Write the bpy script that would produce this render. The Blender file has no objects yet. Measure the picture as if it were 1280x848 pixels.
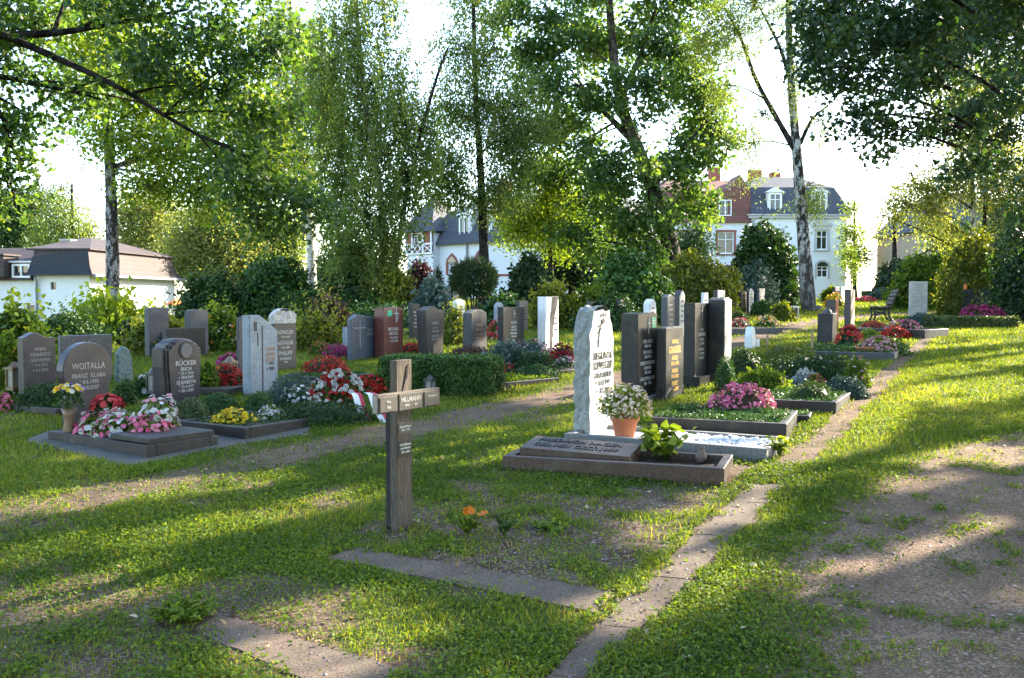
import bpy, bmesh, math, random
import numpy as np
from mathutils import Vector, Matrix

rng = np.random.default_rng(11)
random.seed(5)
scene = bpy.context.scene
COL = scene.collection

# ------------------------------------------------------------------ camera model and terrain
F, CX, CY, YH, EYE = 1180.0, 640.0, 424.0, 374.0, 1.65
TH = math.atan((CY - YH) / F)
CT, ST = math.cos(TH), math.sin(TH)

def sstep(a, b, x):
    t = np.clip((np.asarray(x, float) - a) / (b - a), 0, 1)
    return t * t * (3 - 2 * t)

def vnoise(x, y, seed=0):
    x = np.asarray(x, float); y = np.asarray(y, float)
    xi = np.floor(x).astype(np.int64); yi = np.floor(y).astype(np.int64)
    fx = x - xi; fy = y - yi
    fx = fx * fx * (3 - 2 * fx); fy = fy * fy * (3 - 2 * fy)
    def h(a, b):
        n = (a * 374761393 + b * 668265263 + seed * 1442695041) & 0x7fffffff
        n = ((n ^ (n >> 13)) * 1274126177) & 0x7fffffff
        return ((n ^ (n >> 16)) & 0xffff) / 65535.0
    return (h(xi, yi) * (1 - fx) + h(xi + 1, yi) * fx) * (1 - fy) + (h(xi, yi + 1) * (1 - fx) + h(xi + 1, yi + 1) * fx) * fy

def fbm(x, y, seed=0, oct=3):
    s = 0.0; a = 0.5; t = 0.0
    for i in range(oct):
        s = s + a * vnoise(x * 2 ** i + 17.3 * i, y * 2 ** i - 9.1 * i, seed + i); t += a; a *= 0.5
    return s / t

def H(x, y):
    x = np.asarray(x, float); y = np.asarray(y, float)
    z = 0.037 * np.clip(y, -12, 44)
    z = z - sstep(24, 34, y) * (1 - sstep(-15, -9.5, x)) * (z - 0.1)
    z = z + 0.025 * (vnoise(x / 1.7, y / 1.7, 3) - 0.5) * sstep(3, 4.2, y) * (1 - sstep(20, 30, y))
    return z

def Hs(x, y): return float(H(x, y))

def ray(px, py):
    u = (px - CX) / F; v = (py - CY) / F
    return np.array([u, CT - v * ST, -ST - v * CT])

def G(px, py):
    d = ray(px, py); t0 = 0.3
    def g(t): return EYE + t * d[2] - Hs(t * d[0], t * d[1])
    t = t0
    while t < 160:
        t1 = t * 1.03
        if g(t1) <= 0: break
        t = t1
    a, b = t, t1
    for _ in range(30):
        m = (a + b) / 2
        if g(m) > 0: a = m
        else: b = m
    p = d * a; p[2] = Hs(p[0], p[1])
    return p

def P(px, py, Y):
    d = ray(px, py); p = d * (Y / d[1]); p[2] += EYE
    return p

# ------------------------------------------------------------------ sun
SAZ = np.array([0.80, 0.60]); SEL = math.radians(27)
SUN = np.array([SAZ[0] * math.cos(SEL), SAZ[1] * math.cos(SEL), math.sin(SEL)])

LIT3D = []      # upright faces that stand in the sun

# ------------------------------------------------------------------ materials
def _ramp(nt, stops, interp='LINEAR'):
    r = nt.nodes.new('ShaderNodeValToRGB'); cr = r.color_ramp; cr.interpolation = interp
    while len(cr.elements) > 1: cr.elements.remove(cr.elements[-1])
    cr.elements[0].position = stops[0][0]; cr.elements[0].color = (*stops[0][1], 1)
    for p, c in stops[1:]:
        e = cr.elements.new(p); e.color = (*c, 1)
    return r

def newmat(name):
    m = bpy.data.materials.new(name); m.use_nodes = True
    nt = m.node_tree; nt.nodes.clear()
    out = nt.nodes.new('ShaderNodeOutputMaterial')
    return m, nt, out

def noise_node(nt, coord, scale, detail=4, rough=0.55, stretch=None):
    src = coord
    if stretch:
        mp = nt.nodes.new('ShaderNodeMapping'); mp.inputs['Scale'].default_value = stretch
        nt.links.new(coord, mp.inputs['Vector']); src = mp.outputs['Vector']
    n = nt.nodes.new('ShaderNodeTexNoise'); n.inputs['Scale'].default_value = scale
    n.inputs['Detail'].default_value = detail; n.inputs['Roughness'].default_value = rough
    nt.links.new(src, n.inputs['Vector'])
    return n

def mixc(nt, a, b, fac, mode='MIX'):
    m = nt.nodes.new('ShaderNodeMix'); m.data_type = 'RGBA'; m.blend_type = mode
    for s, v in ((6, a), (7, b)):
        if hasattr(v, 'is_linked'): nt.links.new(v, m.inputs[s])
        else: m.inputs[s].default_value = (*v, 1)
    if hasattr(fac, 'is_linked'): nt.links.new(fac, m.inputs[0])
    else: m.inputs[0].default_value = fac
    return m.outputs[2]

def bump_node(nt, height, strength, dist=0.01):
    b = nt.nodes.new('ShaderNodeBump'); b.inputs['Strength'].default_value = strength
    b.inputs['Distance'].default_value = dist
    nt.links.new(height, b.inputs['Height']); return b.outputs['Normal']

def M(name, c1, c2=None, scale=8, rough=0.6, speck=None, bump=0.2, spec=0.5, stretch=None, bscale=None, dirt=None, bdist=0.01, cracks=None):
    """generic surface: two-colour noise, optional fine speckle (colour, scale, amount), weather dirt from large noise."""
    m, nt, out = newmat(name)
    tc = nt.nodes.new('ShaderNodeTexCoord').outputs['Object']
    p = nt.nodes.new('ShaderNodeBsdfPrincipled')
    n = noise_node(nt, tc, scale, 5, 0.6, stretch)
    r = _ramp(nt, [(0.3, c1), (0.7, c2 or tuple(min(1, v * 1.35) for v in c1))])
    nt.links.new(n.outputs['Fac'], r.inputs['Fac']); col = r.outputs['Color']
    if speck:
        for sc, ssc, amt in speck:
            v = nt.nodes.new('ShaderNodeTexVoronoi'); v.inputs['Scale'].default_value = ssc
            nt.links.new(tc, v.inputs['Vector'])
            sep = nt.nodes.new('ShaderNodeSeparateColor'); nt.links.new(v.outputs['Color'], sep.inputs[0])
            mr = nt.nodes.new('ShaderNodeMapRange'); mr.inputs['From Min'].default_value = 1 - amt
            mr.inputs['From Max'].default_value = 1 - amt * 0.7
            nt.links.new(sep.outputs[0], mr.inputs['Value'])
            col = mixc(nt, col, sc, mr.outputs['Result'])
    if dirt:
        n2 = noise_node(nt, tc, dirt[1], 6, 0.65)
        mr = nt.nodes.new('ShaderNodeMapRange'); mr.inputs['From Min'].default_value = dirt[2]
        mr.inputs['From Max'].default_value = dirt[2] + 0.2; mr.inputs['To Max'].default_value = dirt[3]
        nt.links.new(n2.outputs['Fac'], mr.inputs['Value'])
        col = mixc(nt, col, dirt[0], mr.outputs['Result'])
    if cracks:
        n3 = noise_node(nt, tc, cracks[2], 3, 0.5, cracks[1])
        r3 = _ramp(nt, [(0.485, (0, 0, 0)), (0.5, (1, 1, 1)), (0.515, (0, 0, 0))]); nt.links.new(n3.outputs['Fac'], r3.inputs['Fac'])
        n4 = noise_node(nt, tc, 5, 2); m4 = nt.nodes.new('ShaderNodeMath'); m4.operation = 'MULTIPLY'; nt.links.new(r3.outputs['Color'], m4.inputs[0])
        g4 = nt.nodes.new('ShaderNodeMath'); g4.operation = 'GREATER_THAN'; g4.inputs[1].default_value = 0.48; nt.links.new(n4.outputs['Fac'], g4.inputs[0]); nt.links.new(g4.outputs[0], m4.inputs[1])
        col = mixc(nt, col, cracks[0], m4.outputs[0])
    nt.links.new(col, p.inputs['Base Color'])
    p.inputs['Roughness'].default_value = rough
    p.inputs['Specular IOR Level'].default_value = spec
    if bump:
        nb = noise_node(nt, tc, bscale or scale * 4, 5, 0.65, stretch)
        nt.links.new(bump_node(nt, nb.outputs['Fac'], bump, bdist), p.inputs['Normal'])
    nt.links.new(p.outputs[0], out.inputs[0])
    return m

def leafmat(name, stops, trans=0.4, tcol=(1.0, 1.0, 0.35), rough=0.5, spec=0.3, tgain=1.3):
    """leaf: tint attribute per leaf picks the colour; part of the light passes through."""
    m, nt, out = newmat(name)
    at = nt.nodes.new('ShaderNodeAttribute'); at.attribute_name = 'tint'
    n = len(stops)
    r = _ramp(nt, [(i / max(1, n - 1), c) for i, c in enumerate(stops)])
    nt.links.new(at.outputs['Fac'], r.inputs['Fac'])
    p = nt.nodes.new('ShaderNodeBsdfPrincipled')
    nt.links.new(r.outputs['Color'], p.inputs['Base Color'])
    p.inputs['Roughness'].default_value = rough; p.inputs['Specular IOR Level'].default_value = spec
    if trans > 0:
        t = nt.nodes.new('ShaderNodeBsdfTranslucent')
        mu = mixc(nt, r.outputs['Color'], tuple(v * tgain for v in tcol), 1.0, 'MULTIPLY')
        mm = nt.nodes.new('ShaderNodeMix'); mm.data_type = 'RGBA'; mm.blend_type = 'MULTIPLY'
        nt.links.new(mu, t.inputs['Color'])
        mx = nt.nodes.new('ShaderNodeMixShader'); mx.inputs[0].default_value = trans
        nt.links.new(p.outputs[0], mx.inputs[1]); nt.links.new(t.outputs[0], mx.inputs[2])
        nt.nodes.remove(mm)
        nt.links.new(mx.outputs[0], out.inputs[0])
    else:
        nt.links.new(p.outputs[0], out.inputs[0])
    return m

# ------------------------------------------------------------------ mesh building
class MB:
    """collects vertices and k-gons (numpy) with a material slot and a tint for each face; build() links one object."""
    def __init__(s): s.v = []; s.f = []; s.n = 0
    def add(s, verts, faces, mi=0, tint=None, smooth=False):
        verts = np.asarray(verts, float).reshape(-1, 3)
        if isinstance(faces, np.ndarray):
            faces = [faces]
        else:
            by = {}
            for f in faces: by.setdefault(len(f), []).append(f)
            faces = [np.array(v, int) for v in by.values()]
        for fa in faces:
            if len(fa) == 0: continue
            t = np.full(len(fa), 0.5) if tint is None else (np.full(len(fa), float(tint)) if np.isscalar(tint) else np.asarray(tint, float))
            s.f.append((fa + s.n, mi, t, smooth))
        s.v.append(verts); s.n += len(verts)
        return s
    def mesh(s, name, mats, origin=(0, 0, 0)):
        me = bpy.data.meshes.new(name)
        V = np.concatenate(s.v) - np.asarray(origin, float)
        me.vertices.add(len(V)); me.vertices.foreach_set('co', V.astype(np.float32).ravel())
        li = np.concatenate([f.ravel() for f, _, _, _ in s.f]).astype(np.int32)
        tot = np.concatenate([np.full(len(f), f.shape[1]) for f, _, _, _ in s.f]).astype(np.int32)
        st = np.concatenate([[0], np.cumsum(tot)[:-1]]).astype(np.int32)
        me.loops.add(len(li)); me.loops.foreach_set('vertex_index', li)
        me.polygons.add(len(tot)); me.polygons.foreach_set('loop_start', st); me.polygons.foreach_set('loop_total', tot)
        me.polygons.foreach_set('material_index', np.concatenate([np.full(len(f), m) for f, m, _, _ in s.f]).astype(np.int32))
        me.polygons.foreach_set('use_smooth', np.concatenate([np.full(len(f), sm) for f, _, _, sm in s.f]).astype(bool))
        at = me.attributes.new('tint', 'FLOAT', 'FACE')
        at.data.foreach_set('value', np.concatenate([t for _, _, t, _ in s.f]).astype(np.float32))
        for m in mats: me.materials.append(m)
        me.update(calc_edges=True); me.validate(clean_customdata=False)
        return me
    def build(s, name, mats, parent=None, origin=None, rotz=0.0):
        """top-level: vertices are world, origin becomes the object's location. child: vertices are in the parent's frame."""
        if not isinstance(mats, (list, tuple)): mats = [mats]
        o = bpy.data.objects.new(name, s.mesh(name, mats, origin if (origin is not None and parent is None) else (0, 0, 0)))
        COL.objects.link(o)
        if parent is not None: o.parent = parent
        elif origin is not None: o.location = origin
        return o
    # primitives
    def box(s, c, d, mi=0, rot=None, tint=None):
        x, y, z = [v / 2 for v in d]
        v = np.array([[-x,-y,-z],[x,-y,-z],[x,y,-z],[-x,y,-z],[-x,-y,z],[x,-y,z],[x,y,z],[-x,y,z]])
        if rot is not None: v = v @ np.asarray(rot).T
        return s.add(v + np.asarray(c, float), np.array([[0,3,2,1],[4,5,6,7],[0,1,5,4],[1,2,6,5],[2,3,7,6],[3,0,4,7]]), mi, tint)
    def tube(s, pts, radii, k=6, mi=0, tint=None, cap=True, jit=0.0):
        pts = np.asarray(pts, float); n = len(pts)
        radii = np.full(n, radii) if np.isscalar(radii) else np.asarray(radii, float)
        tg = np.gradient(pts, axis=0); tg /= np.linalg.norm(tg, axis=1, keepdims=True) + 1e-9
        ref = np.array([0.31, 0.17, 0.93]) if abs(tg[:, 2]).mean() < 0.8 else np.array([1.0, 0.12, 0.05])
        a = np.cross(tg, ref); a /= np.linalg.norm(a, axis=1, keepdims=True) + 1e-9
        b = np.cross(tg, a)
        th = np.linspace(0, 2 * np.pi, k, endpoint=False)
        rr = radii[:, None] * (1 + (rng.uniform(-jit, jit, (n, k)) if jit else 0) * np.ones((n, k)))
        v = pts[:, None] + rr[..., None] * (np.cos(th)[None, :, None] * a[:, None] + np.sin(th)[None, :, None] * b[:, None])
        i = np.arange(n - 1)[:, None] * k; j = np.arange(k)[None]; j2 = (j + 1) % k
        q = np.stack([i + j, i + j2, i + k + j2, i + k + j], -1).reshape(-1, 4)
        s.add(v.reshape(-1, 3), q, mi, tint, smooth=True)
        if cap:
            s.add(v[-1], np.arange(k)[None], mi, tint); s.add(v[0], np.arange(k)[::-1][None], mi, tint)
        return s
    def lathe(s, c, prof, k=20, mi=0, tint=None, cap=True, smooth=True):
        pr = np.asarray(prof, float); th = np.linspace(0, 2 * np.pi, k, endpoint=False)
        v = np.stack([pr[:, 0, None] * np.cos(th), pr[:, 0, None] * np.sin(th), np.repeat(pr[:, 1, None], k, 1)], -1) + np.asarray(c, float)
        n = len(pr); i = np.arange(n - 1)[:, None] * k; j = np.arange(k)[None]; j2 = (j + 1) % k
        s.add(v.reshape(-1, 3), np.stack([i + j, i + j2, i + k + j2, i + k + j], -1).reshape(-1, 4), mi, tint, smooth)
        if cap: s.add(v[-1], np.arange(k)[None], mi, tint)
        return s
    def prism(s, poly, y0, y1, mi=0, bevel=0.0, tint=None, capmi=None):
        """poly: (x, z) points counter-clockwise seen from the front (-y); extruded from y0 (front) to y1 (back)."""
        poly = np.asarray(poly, float); n = len(poly)
        ctr = poly.mean(0)
        def ring(y, k): return np.c_[poly[:, 0], np.full(n, y), poly[:, 1]] if k == 0 else None
        if bevel > 0:
            e = np.roll(poly, -1, 0) - np.roll(poly, 1, 0); nn = np.c_[-e[:, 1], e[:, 0]]
            nn /= np.linalg.norm(nn, axis=1, keepdims=True) + 1e-9      # inward normal for ccw
            ins = poly + nn * bevel
            rings = [np.c_[ins[:, 0], np.full(n, y0), ins[:, 1]], np.c_[poly[:, 0], np.full(n, y0 + bevel), poly[:, 1]],
                     np.c_[poly[:, 0], np.full(n, y1 - bevel), poly[:, 1]], np.c_[ins[:, 0], np.full(n, y1), ins[:, 1]]]
        else:
            rings = [ring(y0, 0), ring(y1, 0)]
        v = np.concatenate(rings); m = len(rings)
        i = np.arange(m - 1)[:, None] * n; j = np.arange(n)[None]; j2 = (j + 1) % n
        q = np.stack([i + j, i + n + j, i + n + j2, i + j2], -1).reshape(-1, 4)
        k = s.n
        s.add(v, q, mi, tint)
        s.add(v[:n], np.arange(n)[None], mi if capmi is None else capmi, tint)
        s.add(v[-n:], np.arange(n)[::-1][None], mi, tint)
        return s

def tag(o, label, cat, group=None, kind=None):
    o['label'] = label; o['category'] = cat
    if group: o['group'] = group
    if kind: o['kind'] = kind
    return o

def empty(name, label, cat, loc, rotz=0.0, group=None):
    o = bpy.data.objects.new(name, None); COL.objects.link(o)
    o.location = tuple(map(float, loc)); o.rotation_euler = (0, 0, rotz); o.empty_display_size = 0.1
    return tag(o, label, cat, group)

def unit(v): return v / (np.linalg.norm(v, axis=-1, keepdims=True) + 1e-9)

SHAPES = {
    'rhomb': np.array([[0, 0], [0.34, 0.45], [0, 1], [-0.34, 0.45]]),
    'leaf': np.array([[0, 0], [0.26, 0.22], [0.33, 0.5], [0, 1], [-0.33, 0.5], [-0.26, 0.22]]),
    'oak': np.array([[0, 0], [0.2, 0.22], [0.12, 0.34], [0.36, 0.52], [0.22, 0.64], [0.3, 0.86], [0, 1], [-0.3, 0.86], [-0.22, 0.64], [-0.36, 0.52], [-0.12, 0.34], [-0.2, 0.22]]),
    'needle': np.array([[-0.07, 0], [0.07, 0], [0.05, 0.6], [0, 1], [-0.05, 0.6]]),
    'petal': np.array([[0.5, 0], [0.25, 0.25], [0, 0.5], [-0.25, 0.25], [-0.5, 0], [-0.25, -0.25], [0, -0.5], [0.25, -0.25]]) * np.array([[1.0, 1.0]] * 8),
    'round': np.array([[0, -0.5], [0.36, -0.34], [0.5, 0.05], [0.3, 0.42], [0, 0.5], [-0.3, 0.42], [-0.5, 0.05], [-0.36, -0.34]]),
}

def cards(mb, C, size, shape='rhomb', out=None, outw=0.6, up=0.3, mi=0, tint=None, fold=0.18, tdir=None, tdirw=0.0):
    """leaf cards: a leaf at each point C, facing a random direction pulled towards out and up."""
    C = np.asarray(C, float); n = len(C)
    if n == 0: return
    size = np.full(n, size) if np.isscalar(size) else np.asarray(size, float)
    N = rng.normal(size=(n, 3)) * 0.75
    N[:, 2] += up
    if out is not None: N = N + out * outw
    N = unit(N)
    T = rng.normal(size=(n, 3))
    if tdir is not None: T = T * (1 - tdirw) + np.asarray(tdir) * tdirw * 1.7
    T = unit(T - (T * N).sum(1, keepdims=True) * N)
    B = np.cross(N, T)
    sh = SHAPES[shape]; k = len(sh)
    w = sh[:, 0][None, :, None]; l = sh[:, 1][None, :, None]
    V = C[:, None] + size[:, None, None] * (w * B[:, None] + l * T[:, None] + (np.abs(w) * fold * 2 - 0.12 * l * l) * N[:, None])
    if tint is None: tint = rng.random(n)
    mb.add(V.reshape(-1, 3), np.arange(n * k).reshape(n, k), mi, tint)

def star(mb, C, size, out, mi=0, tint=None):
    """small flowers: a rounded, slightly cupped cluster of four petals facing outwards."""
    n = len(C)
    if n == 0: return
    size = np.full(n, size) if np.isscalar(size) else np.asarray(size, float)
    N = unit(out + rng.normal(size=(n, 3)) * 0.35); T = rng.normal(size=(n, 3))
    T = unit(T - (T * N).sum(1, keepdims=True) * N); B = np.cross(N, T)
    if tint is None: tint = rng.random(n)
    pet = np.array([[0, 0], [0.32, 0.18], [0.42, 0.5], [0, 0.62], [-0.42, 0.5], [-0.32, 0.18]])
    for q in range(4):
        a = q * np.pi / 2; ca, sa = math.cos(a), math.sin(a)
        w = (pet[:, 0] * ca - pet[:, 1] * sa)[None, :, None]; l = (pet[:, 0] * sa + pet[:, 1] * ca)[None, :, None]
        r2 = (pet ** 2).sum(1)[None, :, None]
        V = C[:, None] + size[:, None, None] * (w * B[:, None] + l * T[:, None] + (r2 * 0.55) * N[:, None])
        mb.add(V.reshape(-1, 3), np.arange(n * 6).reshape(n, 6), mi, np.clip(tint + 0.06 * (q - 1.5), 0, 1))

def inpoly(x, y, poly):
    x = np.asarray(x); y = np.asarray(y); c = np.zeros(x.shape, bool); n = len(poly); j = n - 1
    for i in range(n):
        xi, yi = poly[i][0], poly[i][1]; xj, yj = poly[j][0], poly[j][1]
        hit = ((yi > y) != (yj > y)) & (x < (xj - xi) * (y - yi) / (yj - yi + 1e-12) + xi)
        c ^= hit; j = i
    return c

def bez(p0, p1, p2, n=7):
    t = np.linspace(0, 1, n)[:, None]
    return (1 - t) ** 2 * p0 + 2 * t * (1 - t) * p1 + t * t * p2

def smooth_path(pts, n=24):
    pts = np.asarray(pts, float); m = len(pts)
    if m == 2: return pts[0] + (pts[1] - pts[0]) * np.linspace(0, 1, n)[:, None]
    e = np.concatenate([[2 * pts[0] - pts[1]], pts, [2 * pts[-1] - pts[-2]]])
    out = []
    for s in np.linspace(0, m - 1 - 1e-6, n):
        i = int(s); t = s - i; a, b, c, d = e[i:i + 4]
        out.append(0.5 * (2 * b + (c - a) * t + (2 * a - 5 * b + 4 * c - d) * t * t + (3 * b - a - 3 * c + d) * t ** 3))
    return np.array(out)
# ------------------------------------------------------------------ surfaces
STN = {}
def granite(key, c, c2, rough=0.35, sp=None, bump=0.05, dirt=True, scale=30, stretch=None):
    STN[key] = M('stone_' + key, c, c2, scale, rough, sp, bump, 0.3 if key in ('black', 'charcoal') else 0.45, stretch, None,
                 ((0.10, 0.105, 0.065), 4.0, 0.52, 0.4) if dirt else None, 0.004)
granite('violet', (0.024, 0.020, 0.027), (0.048, 0.040, 0.050), 0.38, [((0.0868, 0.0682, 0.0744), 190, 0.15)], scale=9, stretch=(0.6200, 0.6200, 1.9840))
granite('greyviolet', (0.045, 0.045, 0.052), (0.078, 0.077, 0.086), 0.6, [((0.1280, 0.1240, 0.1280), 190, 0.15)])
granite('blue', (0.0325, 0.0423, 0.0650), (0.0553, 0.0683, 0.0975), 0.3, [((0.1560, 0.1820, 0.2340), 120, 0.22)])
granite('red', (0.1190, 0.0294, 0.0210), (0.1680, 0.0490, 0.0350), 0.35, [((0.0350, 0.0140, 0.0140), 150, 0.3), ((0.2310, 0.0980, 0.0770), 190, 0.2)])
granite('paleblue', (0.2400, 0.2880, 0.3360), (0.3360, 0.3840, 0.4320), 0.7, [((0.1440, 0.1760, 0.2160), 170, 0.22), ((0.4400, 0.4800, 0.5120), 190, 0.15)], bump=0.25)
granite('black', (0.006, 0.006, 0.0065), (0.014, 0.014, 0.015), 0.42, [((0.05, 0.05, 0.055), 200, 0.08)])
granite('charcoal', (0.0134, 0.0134, 0.0134), (0.0264, 0.0259, 0.0250), 0.45, [((0.0480, 0.0480, 0.0470), 190, 0.15)])
granite('darkblue', (0.0228, 0.0292, 0.0390), (0.0390, 0.0488, 0.0618), 0.4, [((0.0975, 0.1170, 0.1430), 140, 0.16)])
granite('brown', (0.033, 0.028, 0.029), (0.06, 0.05, 0.05), 0.5, [((0.1300, 0.1040, 0.0910), 180, 0.2)])
granite('tan', (0.2550, 0.1875, 0.1425), (0.3450, 0.2700, 0.2100), 0.75, None, bump=0.3)
granite('white', (0.70, 0.71, 0.70), (0.80, 0.80, 0.78), 0.65, [((0.58, 0.6, 0.6), 160, 0.1)], bump=0.3, dirt=False)
granite('whiterough', (0.1920, 0.2080, 0.1920), (0.3680, 0.3840, 0.3600), 0.9, [((0.1600, 0.1760, 0.1600), 110, 0.2)], bump=0.9, scale=22)
granite('roughgrey', (0.0780, 0.0748, 0.0748), (0.1430, 0.1365, 0.1365), 0.9, [((0.0520, 0.0488, 0.0488), 90, 0.3)], bump=0.8, scale=14)
granite('green', (0.1170, 0.1625, 0.1495), (0.1950, 0.2470, 0.2340), 0.9, [((0.0780, 0.1105, 0.0975), 60, 0.3)], bump=0.9, scale=10)
granite('pale', (0.4250, 0.4080, 0.3740), (0.5610, 0.5440, 0.5100), 0.8, None, bump=0.3)
granite('kerbdark', (0.0150, 0.0120, 0.0108), (0.0300, 0.0240, 0.0210), 0.55, [((0.0480, 0.0390, 0.0360), 150, 0.2)], bump=0.2, scale=12)
granite('kerbbrown', (0.048, 0.025, 0.017), (0.08, 0.045, 0.032), 0.5, [((0.115, 0.072, 0.054), 190, 0.18), ((0.025, 0.015, 0.011), 170, 0.2)], bump=0.2)
granite('kerbpale', (0.1498, 0.1498, 0.1440), (0.2189, 0.2189, 0.2074), 0.8, [((0.1152, 0.1152, 0.1152), 170, 0.2)], bump=0.4)
granite('slab', (0.075, 0.051, 0.034), (0.15, 0.106, 0.074), 0.95, [((0.18, 0.135, 0.1), 210, 0.2), ((0.05, 0.035, 0.024), 160, 0.2)], bump=1.0, scale=5)
granite('apron', (0.0595, 0.0574, 0.0532), (0.1050, 0.1001, 0.0924), 0.95, [((0.1400, 0.1330, 0.1260), 200, 0.15)], bump=0.8, scale=5)

T_WHITE = M('letters_white', (0.4, 0.4, 0.385), (0.52, 0.52, 0.5), 30, rough=0.6, bump=0)
T_GREY = M('letters_grey', (0.26, 0.25, 0.245), rough=0.6, bump=0)
T_GOLD = M('letters_gold', (0.5, 0.32, 0.09), rough=0.4, bump=0)
T_DARK = M('letters_dark', (0.018, 0.016, 0.016), rough=0.5, bump=0)
T_COPPER = M('letters_copper', (0.3, 0.17, 0.1), rough=0.5, bump=0)
GREEN_STICKER = M('sticker_green', (0.03, 0.42, 0.25), (0.04, 0.48, 0.28), 3, 0.5, bump=0)
CARVE = M('relief_pale', (0.14, 0.13, 0.135), (0.24, 0.225, 0.23), 60, 0.8, bump=0.8)
CRACK = M('crack_dark', (0.045, 0.035, 0.032), (0.09, 0.075, 0.068), 40, 0.9, bump=0.8)

WOOD = M('weathered_oak', (0.0756, 0.0590, 0.0446), (0.1548, 0.1296, 0.1044), 14, 0.85, None, 0.7, 0.2, (6, 6, 0.55), 40, ((0.05, 0.04, 0.03), 5, 0.58, 0.6), 0.01, ((0.02, 0.016, 0.012), (14, 14, .8), 3))
WOOD_END_LIT = M('oak_end_lit', (0.26, 0.23, 0.19), (0.36, 0.32, 0.27), 30, 0.9, None, 0.5, 0.2)
WOOD_H = M('weathered_oak_arm', (0.0864, 0.0706, 0.0540), (0.1800, 0.1548, 0.1260), 14, 0.85, None, 0.7, 0.2, (0.55, 6, 6), 40, ((0.05, 0.04, 0.03), 5, 0.58, 0.6), 0.01, ((0.02, 0.016, 0.012), (.8, 14, 14), 3))
WOOD_DARK = M('stake_dark', (0.015, 0.013, 0.012), (0.035, 0.03, 0.028), 20, 0.9, bump=0.4)
BRONZE = M('plaque_bronze', (0.035, 0.031, 0.028), (0.06, 0.053, 0.047), 20, 0.45, bump=0.1)
BLACKP = M('plaque_black', (0.012, 0.012, 0.013), (0.02, 0.02, 0.022), 20, 0.35, bump=0.05)
TERRA = M('terracotta', (0.42, 0.14, 0.07), (0.5, 0.19, 0.1), 6, 0.85, None, 0.15, 0.3, None, 40, ((0.5, 0.36, 0.28), 7, 0.6, 0.4))
METAL = M('lantern_metal', (0.05, 0.05, 0.05), (0.09, 0.085, 0.08), 20, 0.4, bump=0.1)
BRASS = M('lantern_bronze', (0.16, 0.1, 0.05), (0.22, 0.14, 0.08), 20, 0.4, bump=0.1)
GLASSY = M('lantern_glass', (0.3, 0.28, 0.25), rough=0.15, bump=0)
SOIL = M('grave_soil', (0.045, 0.03, 0.02), (0.10, 0.07, 0.05), 12, 0.95, [((0.16, 0.12, 0.09), 40, 0.12)], 1.0, 0.2, bscale=30, bdist=0.03)
PEBBLE = M('white_pebble', (0.56, 0.56, 0.55), (0.75, 0.75, 0.73), 12, 0.6, bump=0.1)
RIB_W = M('ribbon_white', (0.78, 0.76, 0.76), rough=0.5, bump=0)
RIB_R = M('ribbon_red', (0.42, 0.03, 0.06), rough=0.5, bump=0)
BENCHW = M('bench_wood', (0.05, 0.036, 0.026), (0.1, 0.075, 0.055), 20, 0.6, None, 0.3, 0.4, (1, 8, 8))
IRON = M('bench_iron', (0.012, 0.013, 0.012), (0.022, 0.024, 0.022), 20, 0.5, bump=0.1)
BIRD = M('figurine', (0.12, 0.085, 0.07), (0.2, 0.15, 0.12), 20, 0.8, bump=0.3)
ORANGE = M('sunshade_orange', (0.75, 0.2, 0.04), rough=0.8, bump=0)
STAKE = M('planed_stake', (0.32, 0.22, 0.13), (0.42, 0.3, 0.18), 10, 0.85, bump=0.3, stretch=(4, 4, 0.5))

# plants
def stops(*c): return list(c)
LM = {}
LM['grass'] = leafmat('grass_blades', [(0.06, 0.098, 0.017), (0.10, 0.152, 0.022), (0.15, 0.21, 0.029), (0.225, 0.27, 0.044), (0.38, 0.33, 0.13)], 0.45, (1.4, 1.22, 0.32), 0.6, 0.12)
LM['oak'] = leafmat('oak_leaves', [(0.034, 0.074, 0.024), (0.06, 0.118, 0.034), (0.1, 0.17, 0.044), (0.17, 0.22, 0.055)], 0.48, (1.4, 1.4, 0.38), 0.42, 0.5)
LM['darkoak'] = leafmat('shaded_oak_leaves', [(0.0140, 0.0360, 0.0140), (0.0240, 0.0560, 0.0190), (0.0420, 0.0840, 0.0240), (0.0800, 0.1200, 0.0300)], 0.36, (1.35, 1.4, 0.4), 0.42, 0.5)  # oak green darkened to stand in for the shaded side of the crowns
LM['maple'] = leafmat('maple_leaves', [(0.085, 0.135, 0.022), (0.145, 0.21, 0.03), (0.215, 0.28, 0.036), (0.31, 0.34, 0.05)], 0.6, (1.4, 1.35, 0.3), 0.5, 0.25)
LM['birch'] = leafmat('birch_leaves', [(0.08, 0.122, 0.042), (0.135, 0.185, 0.058), (0.2, 0.25, 0.078), (0.31, 0.325, 0.1)], 0.55, (1.3, 1.3, 0.45), 0.5, 0.3)
LM['paleash'] = leafmat('pale_ash_leaves', [(0.13, 0.16, 0.055), (0.19, 0.225, 0.07), (0.27, 0.29, 0.09), (0.36, 0.35, 0.12)], 0.5, (1.3, 1.25, 0.45), 0.5, 0.3)
LM['conifer'] = leafmat('conifer_needles', [(0.0135, 0.0297, 0.0135), (0.0216, 0.0459, 0.0175), (0.0351, 0.0675, 0.0230), (0.0607, 0.0945, 0.0270)], 0.12, (1, 1, 0.4), 0.55, 0.25)
LM['yew'] = leafmat('yew_leaves', [(0.0156, 0.0390, 0.0104), (0.0260, 0.0624, 0.0143), (0.0442, 0.0910, 0.0182), (0.0780, 0.1300, 0.0260)], 0.18, (1.2, 1.2, 0.4), 0.5, 0.3)
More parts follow.
